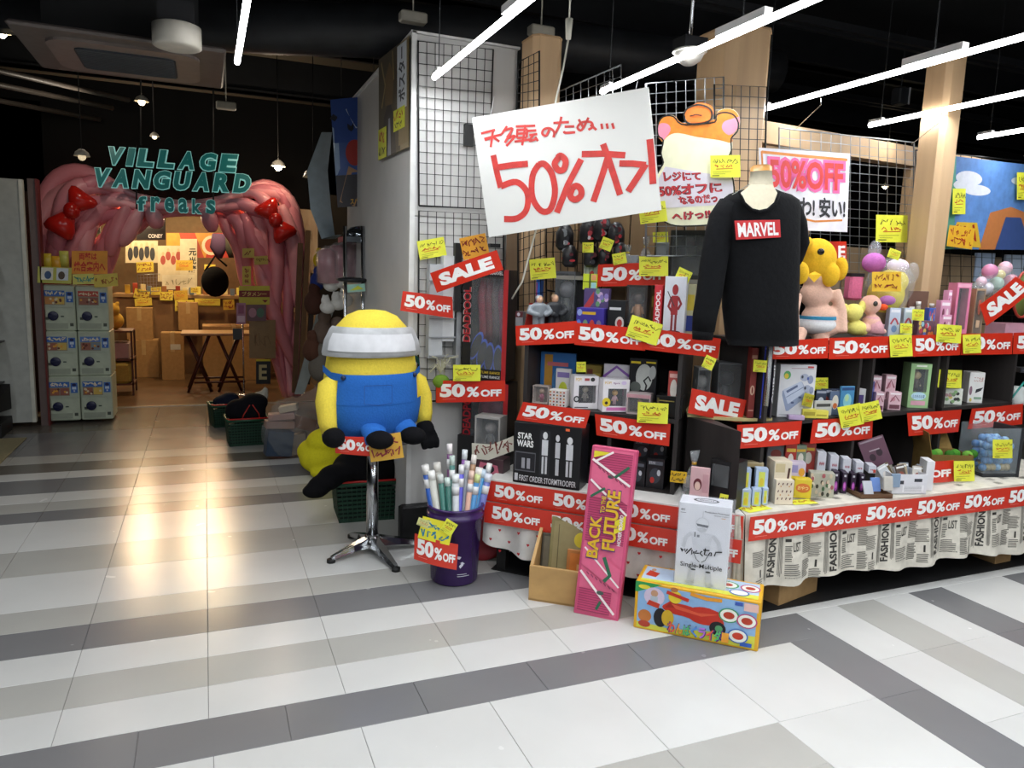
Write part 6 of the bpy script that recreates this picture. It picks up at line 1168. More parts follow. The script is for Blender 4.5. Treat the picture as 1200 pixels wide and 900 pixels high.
# black & red hero pouches hanging
for i, (x, y, r_) in enumerate(((662, 278, 13), (668, 300, 11), (690, 272, 13), (693, 300, 11), (706, 268, 13), (710, 300, 10), (722, 275, 12), (727, 296, 10))):
    fr_d = .38; p = FL.pt(x, y, fr_d); s = r_ / 250
    o = obj('hero_pouch', M(mat('17151a', .35, var=.2, scale=30), Matrix.Translation(p)).loft([(0, 0, -s * 1.3, s * .6, s * .35), (0, 0, -s * .9, s, s * .5), (0, 0, s * .4, s, s * .5), (0, 0, s * 1.1, s * .6, s * .3), (0, 0, s * 1.3, s * .2, s * .1)], n=14)); tag(o, ['top left', 'lower left', 'top second', 'lower second', 'top third', 'lower third', 'top right', 'lower right'][i] + ' black hanging pouch with red and white print under the white board', 'pouch', 'black hero pouches')
    F = Face(*[p - FL.n * (s * .53) + FL.u * a * s + V(0, 0, b * s) for a, b in ((-.8, -.9), (.8, -.9), (.8, .8), (-.8, .8))])
    A = []
    for k in range(11): A.append(('e', random.uniform(.15, .85), random.uniform(.1, .95), random.uniform(.1, .24), random.uniform(.08, .18), random.choice(('b82a34', 'c8ccd0', '8a8e94', '5a1a24', 'b8404a', '2a2a30'))))
    obj('printed_artwork', F.art(M(), A), o)
p = FL.pt(735, 306, .38); tied_bag('clear bag with a silver skull shape left of the gold bag', V(p.x, p.y, 1.512), .045, .16, 'c8b040', (('9a9ca0', .025), ('6a6c70', .02)), 'gift_bag')
p = FL.pt(756, 306, .38); tied_bag('clear bag with a golden lump and a gold tie', V(p.x, p.y, 1.512), .045, .2, 'd8b840', (('b89040', .035), ('c8a050', .025)), 'gift_bag')
product('photo_card', 'small grey photo card right of the gold bag', FL, (769, 284, 784, 299), 1.512, .42, .01, '8a9098', [('p', [(.1, .1), (.3, .7), (.5, .3), (.9, .8), (.9, .1)], '3a3e44')])
window_box('dark_case', 'dark display case on the grey shelf below the cutout board', FL, (785, 270, 830, 308), 1.512, .4, .1, '1b1d20', (), (.06, .08, .94, .9), '2a2c30', '3a3c40', back='22262a', fig=False)
product('grey_small_box', 'small grey box beneath the gold bag', FL, (733, 299, 749, 309), 1.512, .37, .04, '9aa0a8')
# ---- floor goods in front ----
wd = WOODM = mat('c49c62', .55, var=.12, scale=10, stretch=(.15, 1, 1))
p0 = fl(619, 703); p1 = fl(674, 711.5); dirx = (p1 - p0); dirx.z = 0; dirx.normalize(); diry = V(-dirx.y, dirx.x, 0)
if diry.y < 0: diry = -diry
def orient(o_, ux, uy): return Matrix(((ux.x, uy.x, 0, o_.x), (ux.y, uy.y, 0, o_.y), (0, 0, 1, o_.z), (0, 0, 0, 1)))
T = orient(p0, dirx, diry); cr = thing('wooden_crate', 'open pale wooden crate holding picture frames on the floor', 'crate', p0)
W_, D_, H_ = .4, .19, .17
obj('front_board', M(wd, T).cbox(0, 0, 0, W_, .015, H_, .002), cr); obj('rear_board', M(wd, T).cbox(0, D_, 0, W_, D_ + .015, .3, .002), cr); obj('bottom_board', M(wd, T).box(0, 0, 0, W_, D_, .01), cr)
for x in (0, W_ - .015): obj('side_board', M(wd, T @ Matrix.Translation((x, 0, 0))).add([(0, 0.015, 0), (0, D_, 0), (0, D_, .3), (0, .015, H_), (.015, 0.015, 0), (.015, D_, 0), (.015, D_, .3), (.015, .015, H_)], [(0, 3, 2, 1), (4, 5, 6, 7), (0, 1, 5, 4), (1, 2, 6, 5), (2, 3, 7, 6), (3, 0, 4, 7)]), cr)
def leaning(name, label, x, y, w_, h_, tilt, col, fr=None, art=(), cat='picture', th=.012):
    TT = T @ Matrix.Translation((x, y, .012)) @ Matrix.Rotation(radians(-tilt), 4, 'X')
    o = obj(name, M(mat(fr or col, .5, var=.15), TT).cbox(0, 0, 0, w_, th, h_, .003)); tag(o, label, cat, 'pictures in the wooden crate'); a = M(); bface(TT, w_, h_).art(a, art); obj('printed_artwork', a, o); return o
leaning('picture', 'large olive picture with a yellow blob, at the back of the crate', .06, .1, .2, .36, 12, '8e8458', None, [('r', .08, .06, .92, .94, '9c8f64'), ('e', .75, .72, .17, .1, 'e0cc3a'), ('l', [(.2, .9), (.22, .1)], .01, '6a6040')])
leaning('picture', 'dark framed picture at the left of the crate', .018, .11, .055, .27, 12, '4a4438', None, [('r', .2, .05, .8, .95, '6a6454')])
leaning('picture', 'wooden frame with a yellow toy print at the crate front', .16, .04, .15, .235, 10, 'b8763a', None, [('r', .1, .07, .9, .93, 'c8742c')] + [('r', .14 + .19 * (i % 4), .12 + .16 * (i // 4), .29 + .19 * (i % 4), .24 + .16 * (i // 4), 'e2b070') for i in range(16) if i % 3] + [('e', .55, .5, .18, .16, 'e8cc40'), ('e', .6, .25, .2, .1, 'e0b890')])
# pink toy-board box leaning
h0, h1 = fl(672, 718), fl(724, 728); ux = (h1 - h0); ux.z = 0; W_ = ux.length; ux.normalize(); uy = V(-ux.y, ux.x, 0)
T = orient(h0, ux, uy) @ Matrix.Rotation(radians(-9), 4, 'X') @ Matrix.Rotation(radians(1.5), 4, 'Y'); H_ = .765
HP = mat('d4567e', .4, var=.05)
o = tag(obj('toy_board_box', M(HP, T).cbox(0, 0, 0, W_, .055, H_, .003)), 'tall pink toy board box with purple and yellow lettering leaning on the table', 'box')
F = bface(T, W_, H_); A = [('r', .06, .02, .94, .985, 'e0688c')]
def mesh_lines(A, x0, y0, x1, y1):
    A.append(('r', x0, y0, x1, y1, 'c94a74')); y = y0
    while y < y1: A.append(('r', x0, y, x1, y + .003, '8a2a50')); y += .014
mesh_lines(A, .07, .8, .93, .97); mesh_lines(A, .07, .44, .93, .7); mesh_lines(A, .07, .03, .8, .16)
PKK = 'e0688c'
A += [('p', [(.07, .97), (.07, .93), (.5, .97)], 'e4d432'), ('l', [(.05, .92), (.94, .79)], .014, 'f4e8e8'), ('l', [(.1, .905), (.5, .975)], .012, 'f4e8e8'), ('l', [(.55, .82), (.88, .9)], .016, '2f6a4e'), ('p', [(.06, .9), (.93, .78), (.93, .68), (.06, .8)], PKK), ('p', [(.06, .3), (.94, .17), (.94, .3), (.06, .43)], PKK),
      ('l', [(.06, .8), (.94, .62)], .012, 'f4e8e8'), ('l', [(.1, .70), (.4, .76)], .014, '2f6a4e'), ('l', [(.06, .26), (.9, .04)], .014, 'f4e8e8'), ('l', [(.1, .4), (.94, .2)], .01, 'f4e8e8'), ('l', [(.5, .05), (.58, .1)], .016, '2f6a4e'), ('l', [(.55, .36), (.72, .26), (.6, .22)], .022, '2f6a4e'), ('e', .55, .15, .08, .012, '4a5a54'), ('e', .5, .83, .07, .01, '4a5a54'),
      ('p', [(.7, .5), (.93, .54), (.93, .62), (.7, .58)], 'e4d432')]
for k in range(7): A.append(('l', [(.2 + .1 * k, .26 - .012 * k), (.26 + .1 * k, .245 - .012 * k)], .006, '8a3a5a')); A.append(('l', [(.2 + .1 * k, .88 - .014 * k), (.26 + .1 * k, .865 - .014 * k)], .006, '8a3a5a'))
for c_, e in (('4a2a78', .0), ('e2b42c', .012)):
    A += [('v', 'BACK', .14 + e, .34 + e * .5, .42 - e, .6 - e * .5, c_), ('v', 'FUTURE', .46 + e, .4 + e * .5, .78 - e, .76 - e * .5, c_), ('v', 'TO THE', .34 + e, .61 + e * .4, .46 - e * .5, .72 - e * .4, c_)]
A += [('v', 'HOVER BOARD', .8, .44, .88, .62, 'f0e4e8')]
a = M(); F.art(a, A, .0005); obj('printed_artwork', a, o)
# ride-on toy box
q0, q1, q2 = fl(742, 735), fl(888, 764), fl(897, 742)
ux = (q1 - q0); ux.z = 0; W_ = ux.length; ux.normalize(); uy = V(-ux.y, ux.x, 0); D_ = .2; T = orient(q0, ux, uy); H_ = .215
o = tag(obj('ride_on_toy_box', M(mat('e8b020', .35), T).cbox(0, 0, 0, W_, D_, H_, .003)), 'wide yellow and blue ride-on toy box lying on the floor', 'box')
a = M(); F = bface(T, W_, H_)
CB = lambda x, y, r, c1, c2: [('e', x, y, r * .55, r, c1), ('e', x, y, r * .47, r * .86, 'eef0e6'), ('e', x, y, r * .3, r * .5, c2)]
A = [('r', .025, .04, .97, .95, '8fb8e2'), ('p', [(.025, .04), (.97, .04), (.97, .3), (.6, .22), (.3, .12), (.025, .16)], 'd8d84a'), ('p', [(.0, 1), (.22, 1), (.02, .78), (0, .78)], '2f9a50'), ('e', .075, .9, .05, .045, 'e8d83a'),
     ('e', .16, .73, .085, .19, 'd8c8e0'), ('e', .16, .8, .03, .07, 'c89a78'), ('r', .13, .6, .19, .74, 'b8c4d0'), ('p', [(.1, .55), (.2, .5), (.21, .6), (.12, .65)], 'c83a20'),
     ('e', .09, .3, .055, .13, 'c87838'), ('e', .09, .13, .05, .07, 'b8402a'),
     ('e', .38, .56, .15, .12, 'c8301e'), ('e', .57, .52, .14, .18, 'c8301e'), ('p', [(.25, .62), (.3, .72), (.45, .6), (.6, .7), (.7, .64), (.73, .42), (.5, .4), (.3, .48)], 'c8301e'), ('p', [(.25, .55), (.31, .72), (.36, .6)], 'a82418'), ('p', [(.3, .66), (.52, .56), (.68, .6), (.55, .5), (.34, .56)], 'e05a3a'),
     ('e', .22, .32, .055, .2, '1c1c20'), ('e', .28, .34, .05, .17, 'd8b02a'), ('e', .68, .32, .065, .14, '18181c'), ('e', .69, .32, .03, .07, '5aa06a'), ('e', .33, .8, .055, .13, 'e6cc30'), ('l', [(.26, .88), (.44, .78)], .07, 'c8301e'), ('e', .32, .95, .03, .05, 'b8763a'),
     ('t', 'わんぱくライダー', .28, .04, .79, .3, '6a3a8a'), ('l', [(.45, .93), (.58, .88), (.7, .9)], .07, 'e89a28'), ('r', .8, .86, .86, .93, '3a5ab0'), ('r', .87, .78, .98, .94, 'e8c0b8'), ('r', .86, .06, .95, .14, '2a5ab8')]
A += CB(.76, .63, .145, '3a9a5a', 'b83a20') + CB(.9, .58, .145, 'c0487a', 'b83a20') + CB(.84, .25, .145, '3a6ab8', 'c83a20')
for i, c_ in enumerate(('c8402a', 'e89a28', '3a9a5a', '3a6ab8', '8a4ab0', 'c8402a', '3a9a5a', 'e89a28')): A.append(('t', 'わんぱくライダー'[i], .29 + i * .061, .06, .29 + (i + .9) * .061, .28, ['ff6a50', 'ffb040', '60d080', '60a0f0', 'd080f0', 'ff6a50', '60d080', 'ffb040'][i]))
F.art(a, A)
bface(T, W_, H_, D_, 't').art(a, [('r', .03, .08, .97, .92, 'b8cfe6'), ('p', [(.03, .08), (.97, .08), (.97, .3), (.03, .2)], 'd8d84a'), ('p', [(.05, .4), (.14, .35), (.16, .6), (.07, .7)], 'c83a20'), ('e', .1, .75, .02, .08, 'c89a78'), ('e', .72, .62, .09, .2, '3a9a5a'), ('e', .72, .62, .075, .16, 'eef0e6'), ('e', .72, .62, .04, .08, 'b83a20'), ('e', .9, .6, .08, .2, 'c0487a'), ('e', .9, .6, .068, .16, 'eef0e6'), ('e', .9, .6, .04, .08, 'b83a20'), ('e', .82, .28, .08, .16, '3a6ab8'), ('e', .82, .28, .068, .12, 'eef0e6')])
bface(T, W_, H_, D_, 'r').art(a, [('r', .08, .06, .92, .94, 'e2a81c'), ('r', .2, .2, .8, .5, 'd8d0c0')])
obj('printed_artwork', a, o)
# white robot box standing on it
T2 = T @ Matrix.Translation((.155, .05, H_ + .001)) @ Matrix.Rotation(radians(2), 4, 'Z'); w2, h2, d2 = .215, .36, .12
o = tag(obj('robot_figure_box', M(mat('dfe1ea', .25, var=.03), T2).cbox(0, 0, 0, w2, d2, h2, .002)), 'tall white robot figure box standing on the ride-on toy box', 'box')
a = M(); F = bface(T2, w2, h2)
A = [('t', '441', .04, .9, .12, .93, '2a2a2e'), ('r', .04, .875, .14, .88, '2a2a2e'), ('t', 'Production Prototype', .5, .9, .96, .925, '2a2a30'), ('t', 'Special Colour', .68, .875, .96, .89, '5a5a60'), ('r', .82, .855, .9, .862, 'd8a060'),
     ('l', [(.47, .92), (.47, .82)], .004, '9a9ca4'), ('e', .47, .76, .13, .085, 'c9ccd6'), ('e', .47, .765, .115, .07, 'dde0e8'), ('p', [(.35, .765), (.59, .755), (.57, .725), (.38, .735)], '5a5e68'), ('e', .47, .695, .09, .03, 'c0c3cc'),
     ('p', [(.27, .66), (.68, .65), (.62, .42), (.34, .42)], 'd0d3dc'), ('r', .33, .6, .35, .66, '3a3c44'), ('r', .38, .6, .43, .63, '6a6e78'), ('l', [(.27, .64), (.17, .58), (.13, .46)], .045, 'c6c9d2'), ('l', [(.68, .64), (.8, .56), (.84, .46)], .045, 'c6c9d2'),
     ('e', .48, .36, .17, .07, 'd4d7df'), ('l', [(.33, .42), (.4, .33), (.46, .3)], .008, '2a2c34'), ('l', [(.63, .41), (.57, .33), (.5, .3)], .008, '2a2c34'), ('p', [(.3, .3), (.42, .28), (.38, .06), (.24, .06)], 'cacdd6'), ('p', [(.56, .28), (.68, .3), (.72, .06), (.6, .04)], 'cacdd6'), ('e', .35, .2, .05, .012, '2a2c34'), ('e', .64, .19, .05, .012, '2a2c34'), ('e', .3, .04, .09, .018, 'b8bbc6'), ('e', .68, .03, .08, .018, 'b8bbc6'),
     ('t', 'Single-Multiple', .1, .21, .9, .28, '0a0b0e')]
for L in ([(.08, .44), (.14, .42), (.12, .4), (.1, .43)], [(.16, .44), (.18, .4), (.22, .44)], [(.2, .38), (.3, .46)], [(.31, .44), (.3, .38), (.36, .42)], [(.4, .44), (.37, .4), (.44, .41)], [(.5, .44), (.46, .41), (.52, .38)], [(.56, .48), (.55, .4), (.6, .4)], [(.52, .455), (.64, .46)], [(.66, .44), (.62, .4), (.68, .4), (.68, .44)], [(.74, .4), (.76, .45), (.88, .46)]): A.append(('l', L, .014, '0c0d12'))
F.art(a, A); bface(T2, w2, h2, d2, 't').art(a, [('e', .5, .5, .25, .25, '3a3c44'), ('e', .5, .5, .2, .18, 'c8cad2'), ('t', '4INCH', .36, .42, .64, .58, '3a3c44')]); obj('printed_artwork', a, o)
obj('clear_slip_case', M(clear('eef2f8', .12), T2).box(-.004, -.004, 0, w2 + .012, d2 + .004, h2 + .003), o)
# cartons under the right table
def carton2(label, pxl, w_, d_, h_, rot):
    p = fl(*pxl); T = Matrix.Translation(p) @ Matrix.Rotation(radians(rot), 4, 'Z'); o = tag(obj('cardboard_box', M(card('a8875c'), T).cbox(0, 0, 0, w_, d_, h_, .003)), label, 'box')
    obj('packing_tape', M(mat('bfa070', .35), T).box(w_ * .46, -.001, h_ * .5, w_ * .56, 0, h_), o); obj('print', M(mat('6a5238', .7), T).box(w_ * .62, -.0015, h_ * .45, w_ * .9, -.0005, h_ * .47).box(w_ * .62, -.0015, h_ * .6, w_ * .9, -.0005, h_ * .62).box(w_ * .7, -.0015, h_ * .65, w_ * .82, -.0005, h_ * .8), o)
carton2('cardboard box under the newspaper cloth beside the ride-on box', (912, 711), .32, .3, .21, 14)
carton2('pale wooden-looking box under the newspaper cloth at far right', (1166, 662), .14, .2, .2, 3)
# ================= RIGHT GOODS AND MANNEQUIN =================
random.seed(55)
# ---- mannequin with black sweatshirt ----
mp = V(2.36, 2.66, 0); zt = Fr(mp.x, mp.y, 0).pt(890, 205).z; fm = Fr(mp.x, mp.y, -8)
def mpt(px, py, d=0): return fm.pt(px, py, d)
mq = thing('mannequin', 'cream fabric mannequin torso standing on the shelf corner', 'mannequin', V(mp.x, mp.y, 1.0))
Tm = Matrix(((fm.u.x, fm.n.x, 0, 0), (fm.u.y, fm.n.y, 0, 0), (0, 0, 1, 0), (0, 0, 0, 1)))
def rings(L, m, T0=None, n=24, name='x', parent=None):   # L: (pxl, pxr, py, depth_halfwidth, doff)
    vs = []; fs = []
    for pl_, pr, py, dh, do in L:
        a, b = mpt(pl_, py, do), mpt(pr, py, do); c = (a + b) / 2; r = (b - a).length / 2
        for k in range(n): q = 2 * pi * k / n; vs.append(c + fm.u * (r * cos(q)) + fm.n * (dh * sin(q)) + V(0, 0, (b.z - a.z) / 2 * cos(q)))
    for i in range(len(L) - 1):
        for k in range(n): l = (k + 1) % n; fs.append((i * n + k, i * n + l, (i + 1) * n + l, (i + 1) * n + k))
    fs += [tuple(range(n)), tuple(range((len(L)) * n - 1, (len(L) - 1) * n - 1, -1))]
    return M(m).add(vs, fs, None, True)
MQ = mat('cfc6ae', .8, var=.05, scale=50)
obj('neck_and_chest', rings([(881, 903, 201, .04, 0), (879, 904, 215, .045, 0), (875, 906, 226, .052, 0), (864, 914, 238, .07, 0), (858, 918, 255, .09, .0)], MQ), mq)
obj('wooden_neck_cap', rings([(881, 903, 201, .042, 0), (881, 903, 196, .042, 0), (884, 901, 193.5, .03, 0)], mat('c08a4a', .35)), mq)
obj('stand_pole', M(STEEL).tube([V(mp.x, mp.y, .95), V(mp.x, mp.y, 1.5)], .012), mq)
obj('price_string', M(mat('8a8a80', .6)).tube([mpt(878, 216, -.06), mpt(862, 226, -.08), mpt(858, 228, -.09)], .002, n=4), mq)
BS = mat('0e0f12', .9, var=.15, scale=40, bump=.3, spec=.2)
L = [(854, 934, 404, .085, 0), (852, 934, 395, .1, 0), (849, 933, 360, .105, 0), (848, 933, 320, .105, 0), (846, 934, 290, .105, 0), (844, 936, 262, .1, 0), (842, 937, 245, .09, 0), (846, 935, 235, .08, 0), (855, 926, 228, .068, 0.0), (866, 914, 224, .055, .02), (872, 908, 222, .05, .03)]
sw = obj('sweatshirt', rings(L, BS)); tag(sw, 'black long-sleeved sweatshirt with a red and white chest patch, worn by the mannequin', 'sweatshirt')
def sleeve(pts, m):   # (px,py,r,doff)
    P = [mpt(x, y, d) for x, y, r, d in pts]; return M(m).tube(P, [p[2] for p in pts], n=16)
dd = sw.modifiers.new('d', 'DISPLACE'); tx2 = bpy.data.textures.new('folds', 'CLOUDS'); tx2.noise_scale = .16; dd.texture = tx2; dd.strength = .022
obj('sleeve', sleeve([(855, 240, .05, 0), (846, 255, .055, 0), (841, 280, .058, -.01), (836, 310, .058, -.02), (831, 345, .055, -.03), (826, 370, .052, -.04), (824, 388, .048, -.04)], BS), sw)
obj('cuff', sleeve([(824, 386, .047, -.04), (823, 398, .043, -.04)], BS), sw)
obj('sleeve', sleeve([(925, 240, .045, 0), (932, 262, .05, .02), (935, 285, .05, .03), (930, 300, .047, .08), (922, 315, .042, .14), (915, 330, .04, .18)], BS), sw)
# V-neck opening shows the cream chest
nk = [(868, 226), (874, 238), (882, 244), (890, 246), (899, 244), (907, 237), (911, 226)]
v = M(MQ); pts = [mpt(x, y, -.088 - .004 * (y > 230)) for x, y in nk] + [mpt(905, 216, -.045), mpt(880, 216, -.045)]
v.add(pts, [tuple(range(len(pts)))], None, True); obj('neck_front', v, mq)
obj('collar', M(BS).tube([mpt(866, 224, -.075), mpt(872, 238, -.093), mpt(881, 246, -.1), mpt(890, 248.5, -.102), mpt(900, 246, -.1), mpt(909, 238, -.093), mpt(914, 225, -.07)], .007, n=8), sw)
F = Face(mpt(863, 281, -.112), mpt(915, 278, -.112), mpt(914, 257.5, -.11), mpt(861, 258.5, -.11), -fm.n)
o = obj('chest_patch', sheet_mb(F, .003, mat('c8242a', .6)), sw)
vs, fs = glyphs('MARVEL', .03); g_ = M(); g_.add([F.P(.05 + .9 * x, .12 + .76 * y, .0012) for x, y in vs], fs, 'f0eeee'); obj('lettering', g_, o)
# ---- corner cabinet goods ----
FC = Fr(a_.x, a_.y, -22)
window_box('clear_case', 'large clear case with grey parts standing on the corner cabinet', FC, (832, 425, 868, 492), .872, .04, .12, '55585c', (), (.03, .03, .97, .97), '3c3e42', '4a4c50', back='2c2e32', group='clear cases')
window_box('clear_case', 'smaller clear case with a pale grey item, left on the corner cabinet', FC, (811, 431, 832, 482), .872, .05, .1, '84888a', (), (.05, .05, .95, .95), '6a6c6c', '9a9c9a', back='6c7070', group='clear cases')
product('grey_divider_board', 'upright pale grey acrylic edge right of the clear cases', FC, (868, 402, 873, 492), .872, .02, .1, 'a8a8aa', cat='board')
product('red_book_box', 'dark red box with a ring emblem beside the blue box set', FS, (873, 408, 886, 489), .872, .04, .1, '7a2a24', [('o', .5, .4, .35, .07, .02, 'c8a890'), ('r', .1, .85, .9, .9, 'b08070'), ('r', .1, .1, .9, .12, 'b08070')], yaw=-34)
product('blue_box_set', 'royal blue box set with a yellow note on its spine', FS, (885, 405, 898, 492), .872, .01, .15, '2a3cae', [('r', .1, .02, .9, .04, '8a9ae0'), ('r', .1, .95, .9, .97, '8a9ae0')], yaw=-34)
product('lettered_box', 'dark grey box with white upright lettering left of the console box', FS, (898, 403, 906, 492), .872, .0, .15, '4a4448', [('v', 'AniBell', .15, .2, .85, .72, 'e8e8ec')], yaw=-34)
# ---- right mid shelf ----
z = .856
o = product('game_console_box', 'white box picturing a grey game console and controllers', FS, (904, 428, 955, 491), z, .02, .07, 'd9dade', [('e', .2, .8, .1, .08, '5aa86a'), ('e', .18, .78, .06, .05, 'd8c040'), ('r', .3, .92, .92, .935, 'b8a0a8'), ('r', .75, .94, .92, .97, 'c8484a')], yaw=-22)
T, w_, h_ = place(FS, .02, (904, 428, 955, 491), z, -22, .07); F = bface(T, w_, h_); a = M()
F.art(a, [('p', [(.1, .5), (.62, .68), (.78, .5), (.76, .38), (.3, .12), (.24, .12), (.1, .42)], '8f9cb8'), ('p', [(.12, .52), (.6, .69), (.76, .5), (.28, .25)], 'bcc6da'), ('p', [(.2, .5), (.5, .62), (.52, .58), (.24, .46)], '5a6688'), ('l', [(.22, .38), (.68, .58)], .012, '6a7698'), ('r', .36, .26, .44, .3, '4a5678'), ('r', .56, .36, .64, .4, '4a5678'),
          ('e', .68, .76, .12, .07, 'a8b0c4'), ('e', .85, .72, .08, .08, '8a94b0'), ('e', .62, .77, .03, .03, '3a3e4c'), ('e', .78, .74, .03, .03, '4a5a9a'), ('e', .78, .55, .11, .07, 'a8b0c4'), ('e', .9, .52, .06, .07, '8a94b0'), ('e', .72, .56, .03, .03, '3a3e4c'), ('r', .05, .05, .5, .06, 'a8aab0')]); obj('product_picture', a, o)
for i in range(6):
    product('card_pack', ['first', 'second', 'third', 'fourth', 'fifth', 'sixth'][i] + ' dark foil card pack from the left in the front row', FS, (955 + i * 6, 457 - (i % 2), 968 + i * 6, 480), z, .06 - i * .006, .008, random.choice(('3a4458', '4a4e60', '2c3a5c')), [('e', .5, .5, .3, .2, random.choice(('c8ccd4', 'b8a070', '8a3a30'))), ('r', .05, .85, .95, .95, '9aa0b0')], group='foil card packs', cat='card pack', yaw=-25)
product('card_pack', 'large bright card pack with orange and white art', FS, (971, 459, 985, 481), z, .02, .01, '5a6a88', [('e', .5, .55, .3, .3, 'd8d4c8'), ('e', .5, .4, .2, .12, 'c86a3a')], group='foil card packs', cat='card pack', yaw=-15)
product('card_pack', 'light blue card pack, widest of the front row', FS, (983, 453, 1001, 480), z, .0, .012, '4a8ab8', [('e', .5, .5, .3, .25, '8ac8d8'), ('e', .45, .6, .15, .12, 'b0d0a0'), ('r', .05, .86, .95, .96, '2a4a78')], group='foil card packs', cat='card pack', yaw=-10)
product('card_pack', 'white and purple card box right of the light blue pack', FS, (1000, 456, 1015, 476), z, .02, .03, 'd0d0d4', [('r', .25, .1, .75, .75, '4a3a78')], group='foil card packs', cat='card pack')
product('card_pack', 'tilted dark blue pack leaning on the pink cubes', FS, (1012, 449, 1026, 472), z, .03, .01, '34468a', [('r', .15, .2, .85, .8, '5a6ab0')], group='foil card packs', cat='card pack', yaw=20)
product('yellow_small_box', 'flat yellow box, left of two below the console box corner', FS, (937, 480, 957, 488), z, -.005, .04, 'd8cc50', [('r', .1, .3, .9, .7, 'a89a30')]); product('yellow_small_box', 'flat yellow box, right of two below the card packs', FS, (946, 482, 971, 492), z, -.03, .04, 'e0d458', [('r', .1, .3, .9, .5, 'b0a238')])
product('white_label_box', 'white flat box printed in black behind the yellow boxes', FS, (953, 470, 975, 484), z, .03, .01, 'c8c8c4', [('r', .1, .6, .9, .8, '4a4a4a'), ('r', .1, .2, .6, .35, '8a8a86')], yaw=-12)
product('pink_flat_pack', 'flat pink pack lying at the shelf edge below the console box', FS, (921, 488, 943, 493), z, -.02, .04, 'b8a0c4')
product('black_lattice_box', 'black box with fine white lattice print on the back of the shelf', FS, (985, 430, 1013, 455), z + .04, .2, .08, '1a1a20', [('r', .05 + .1 * i, .1, .07 + .1 * i, .9, '5a5a64') for i in range(10)] + [('r', .1, .8, .9, .84, '8a6a70')])
pc_ = [('e', .35, .6, .18, .12, 'c88a98'), ('r', .1, .08, .9, .3, '6a3a48'), ('l', [(.15, .45), (.5, .8), (.85, .5)], .06, '8a4a58'), ('r', .1, .86, .9, .94, 'f0e8ec')]
for i, (bb, z_, d_, lb_) in enumerate((((1016, 441, 1033, 462), .905, .06, 'upper left'), ((1032, 440, 1050, 461), .905, .055, 'upper right'), ((1020, 460, 1036, 483), .856, .02, 'lower left'), ((1035, 460, 1056, 483), .856, .015, 'lower right'), ((1000, 438, 1017, 458), .93, .14, 'rearmost upper'))):
    product('pink_cube_box', lb_ + ' pink and burgundy cube box beside the card packs', FS, bb, z_, d_, .06, 'd8b4be', pc_, group='pink cube boxes')
window_box('green_doll_box', 'tall green-framed doll house box with a clear window', FS, (1055, 427, 1090, 480), z, .01, .1, '9ac08a', [('e', .5, .27, .36, .09, 'b8d8e8'), ('r', .15, .06, .85, .16, 'd8a0b0'), ('t', 'えのきのお家', .2, .22, .8, .3, '3a5a8a'), ('r', .25, .93, .75, .97, 'e8f0e0')], (.2, .36, .85, .88), '4a3a34', 'b09a70', back='7a6a50')
product('tiny_print_box', 'small printed box high on the shelf behind the green doll box', FS, (1052, 418, 1072, 432), 1.13, .1, .05, 'a8989c', [('e', .3, .5, .15, .3, '6a4a50'), ('e', .7, .4, .15, .3, '8a7a80')])
for i, (bb, d_, lb_) in enumerate((((1089, 437, 1104, 479), .05, 'green and white picture box right of the green doll box'), ((1096, 456, 1128, 478), .02, 'wide white picture box with tiny portraits in the shelf middle'))):
    product('picture_box', lb_, FS, bb, z, d_, .07, 'd8dcd2', [('e', random.uniform(.1, .9), random.uniform(.1, .9), .09, .1, random.choice(('6a5a50', '8ab07a', '3a3a38', 'b08a90', 'd8c870', '7a9a70'))) for _ in range(16)])
product('white_comic_box', 'white box with red and black brush print, right of the note', FS, (1126, 437, 1153, 474), z, .02, .08, 'e4e4e2', [('t', 'ここたま', .3, .7, .9, .85, 'a8503a'), ('p', [(.5, .45), (.95, .52), (.8, .4), (.45, .32)], '22222a'), ('e', .15, .4, .1, .15, '8a6a7a'), ('e', .2, .1, .08, .06, 'c8b860'), ('r', .4, .12, .9, .2, '8aa890')])
o = obj('running_shoe', (lambda T: M(mat('dfe4e2', .4), T).loft([(.08, 0, 0, .1, .045), (.08, 0, .03, .102, .046), (.06, 0, .07, .08, .04), (.03, 0, .11, .04, .035)], n=18))(Matrix.Translation(FS.pt(1188, 474, .06) * 1) @ Matrix.Rotation(radians(20), 4, 'Z'))); tag(o, 'white and teal sports shoe at the right picture edge', 'shoe')
p = FS.pt(1190, 460, .0); obj('teal_stripe', M(mat('2a8a80', .4)).tube([FS.pt(1186, 466, .01), FS.pt(1200, 448, .01), FS.pt(1215, 452, .01)], .006), o)
product('grey_small_case', 'dark grey case behind the white shoe', FS, (1186, 432, 1215, 452), .98, .2, .08, '3a3c44', [('r', .1, .4, .9, .6, '5a5c64')])
# ---- table level ----
z = .486
def small(label, bb, zz_, d_, col, art, grp=None, th=.06, name='sweet_box', yaw=0): return product(name, label, FR, bb, zz_, d_, th, col, art, group=grp, yaw=yaw)
tl_ = [('r', .25, .1, .75, .85, 'd8e060'), ('e', .5, .35, .18, .2, 'e0c838')]
for i, (bb, zz_, d_, lb_) in enumerate((((866, 574, 880, 595), z, .07, 'lower left'), ((879, 574, 892, 595), z, .072, 'lower middle'), ((891, 572, 900, 594), z, .08, 'lower right'), ((867, 550, 880, 576), .555, .1, 'upper left'), ((883, 550, 900, 574), .555, .1, 'upper right'), ((868, 543, 895, 552), .64, .16, 'topmost flat'))):
    small(lb_ + ' pale blue and yellow cube box at the table corner', bb, zz_, d_, 'b8cbe6' if i < 5 else 'b8a884', tl_ if i < 5 else [('r', .1, .2, .9, .8, 'a89468')], 'pale blue and yellow cube boxes', th=.05)
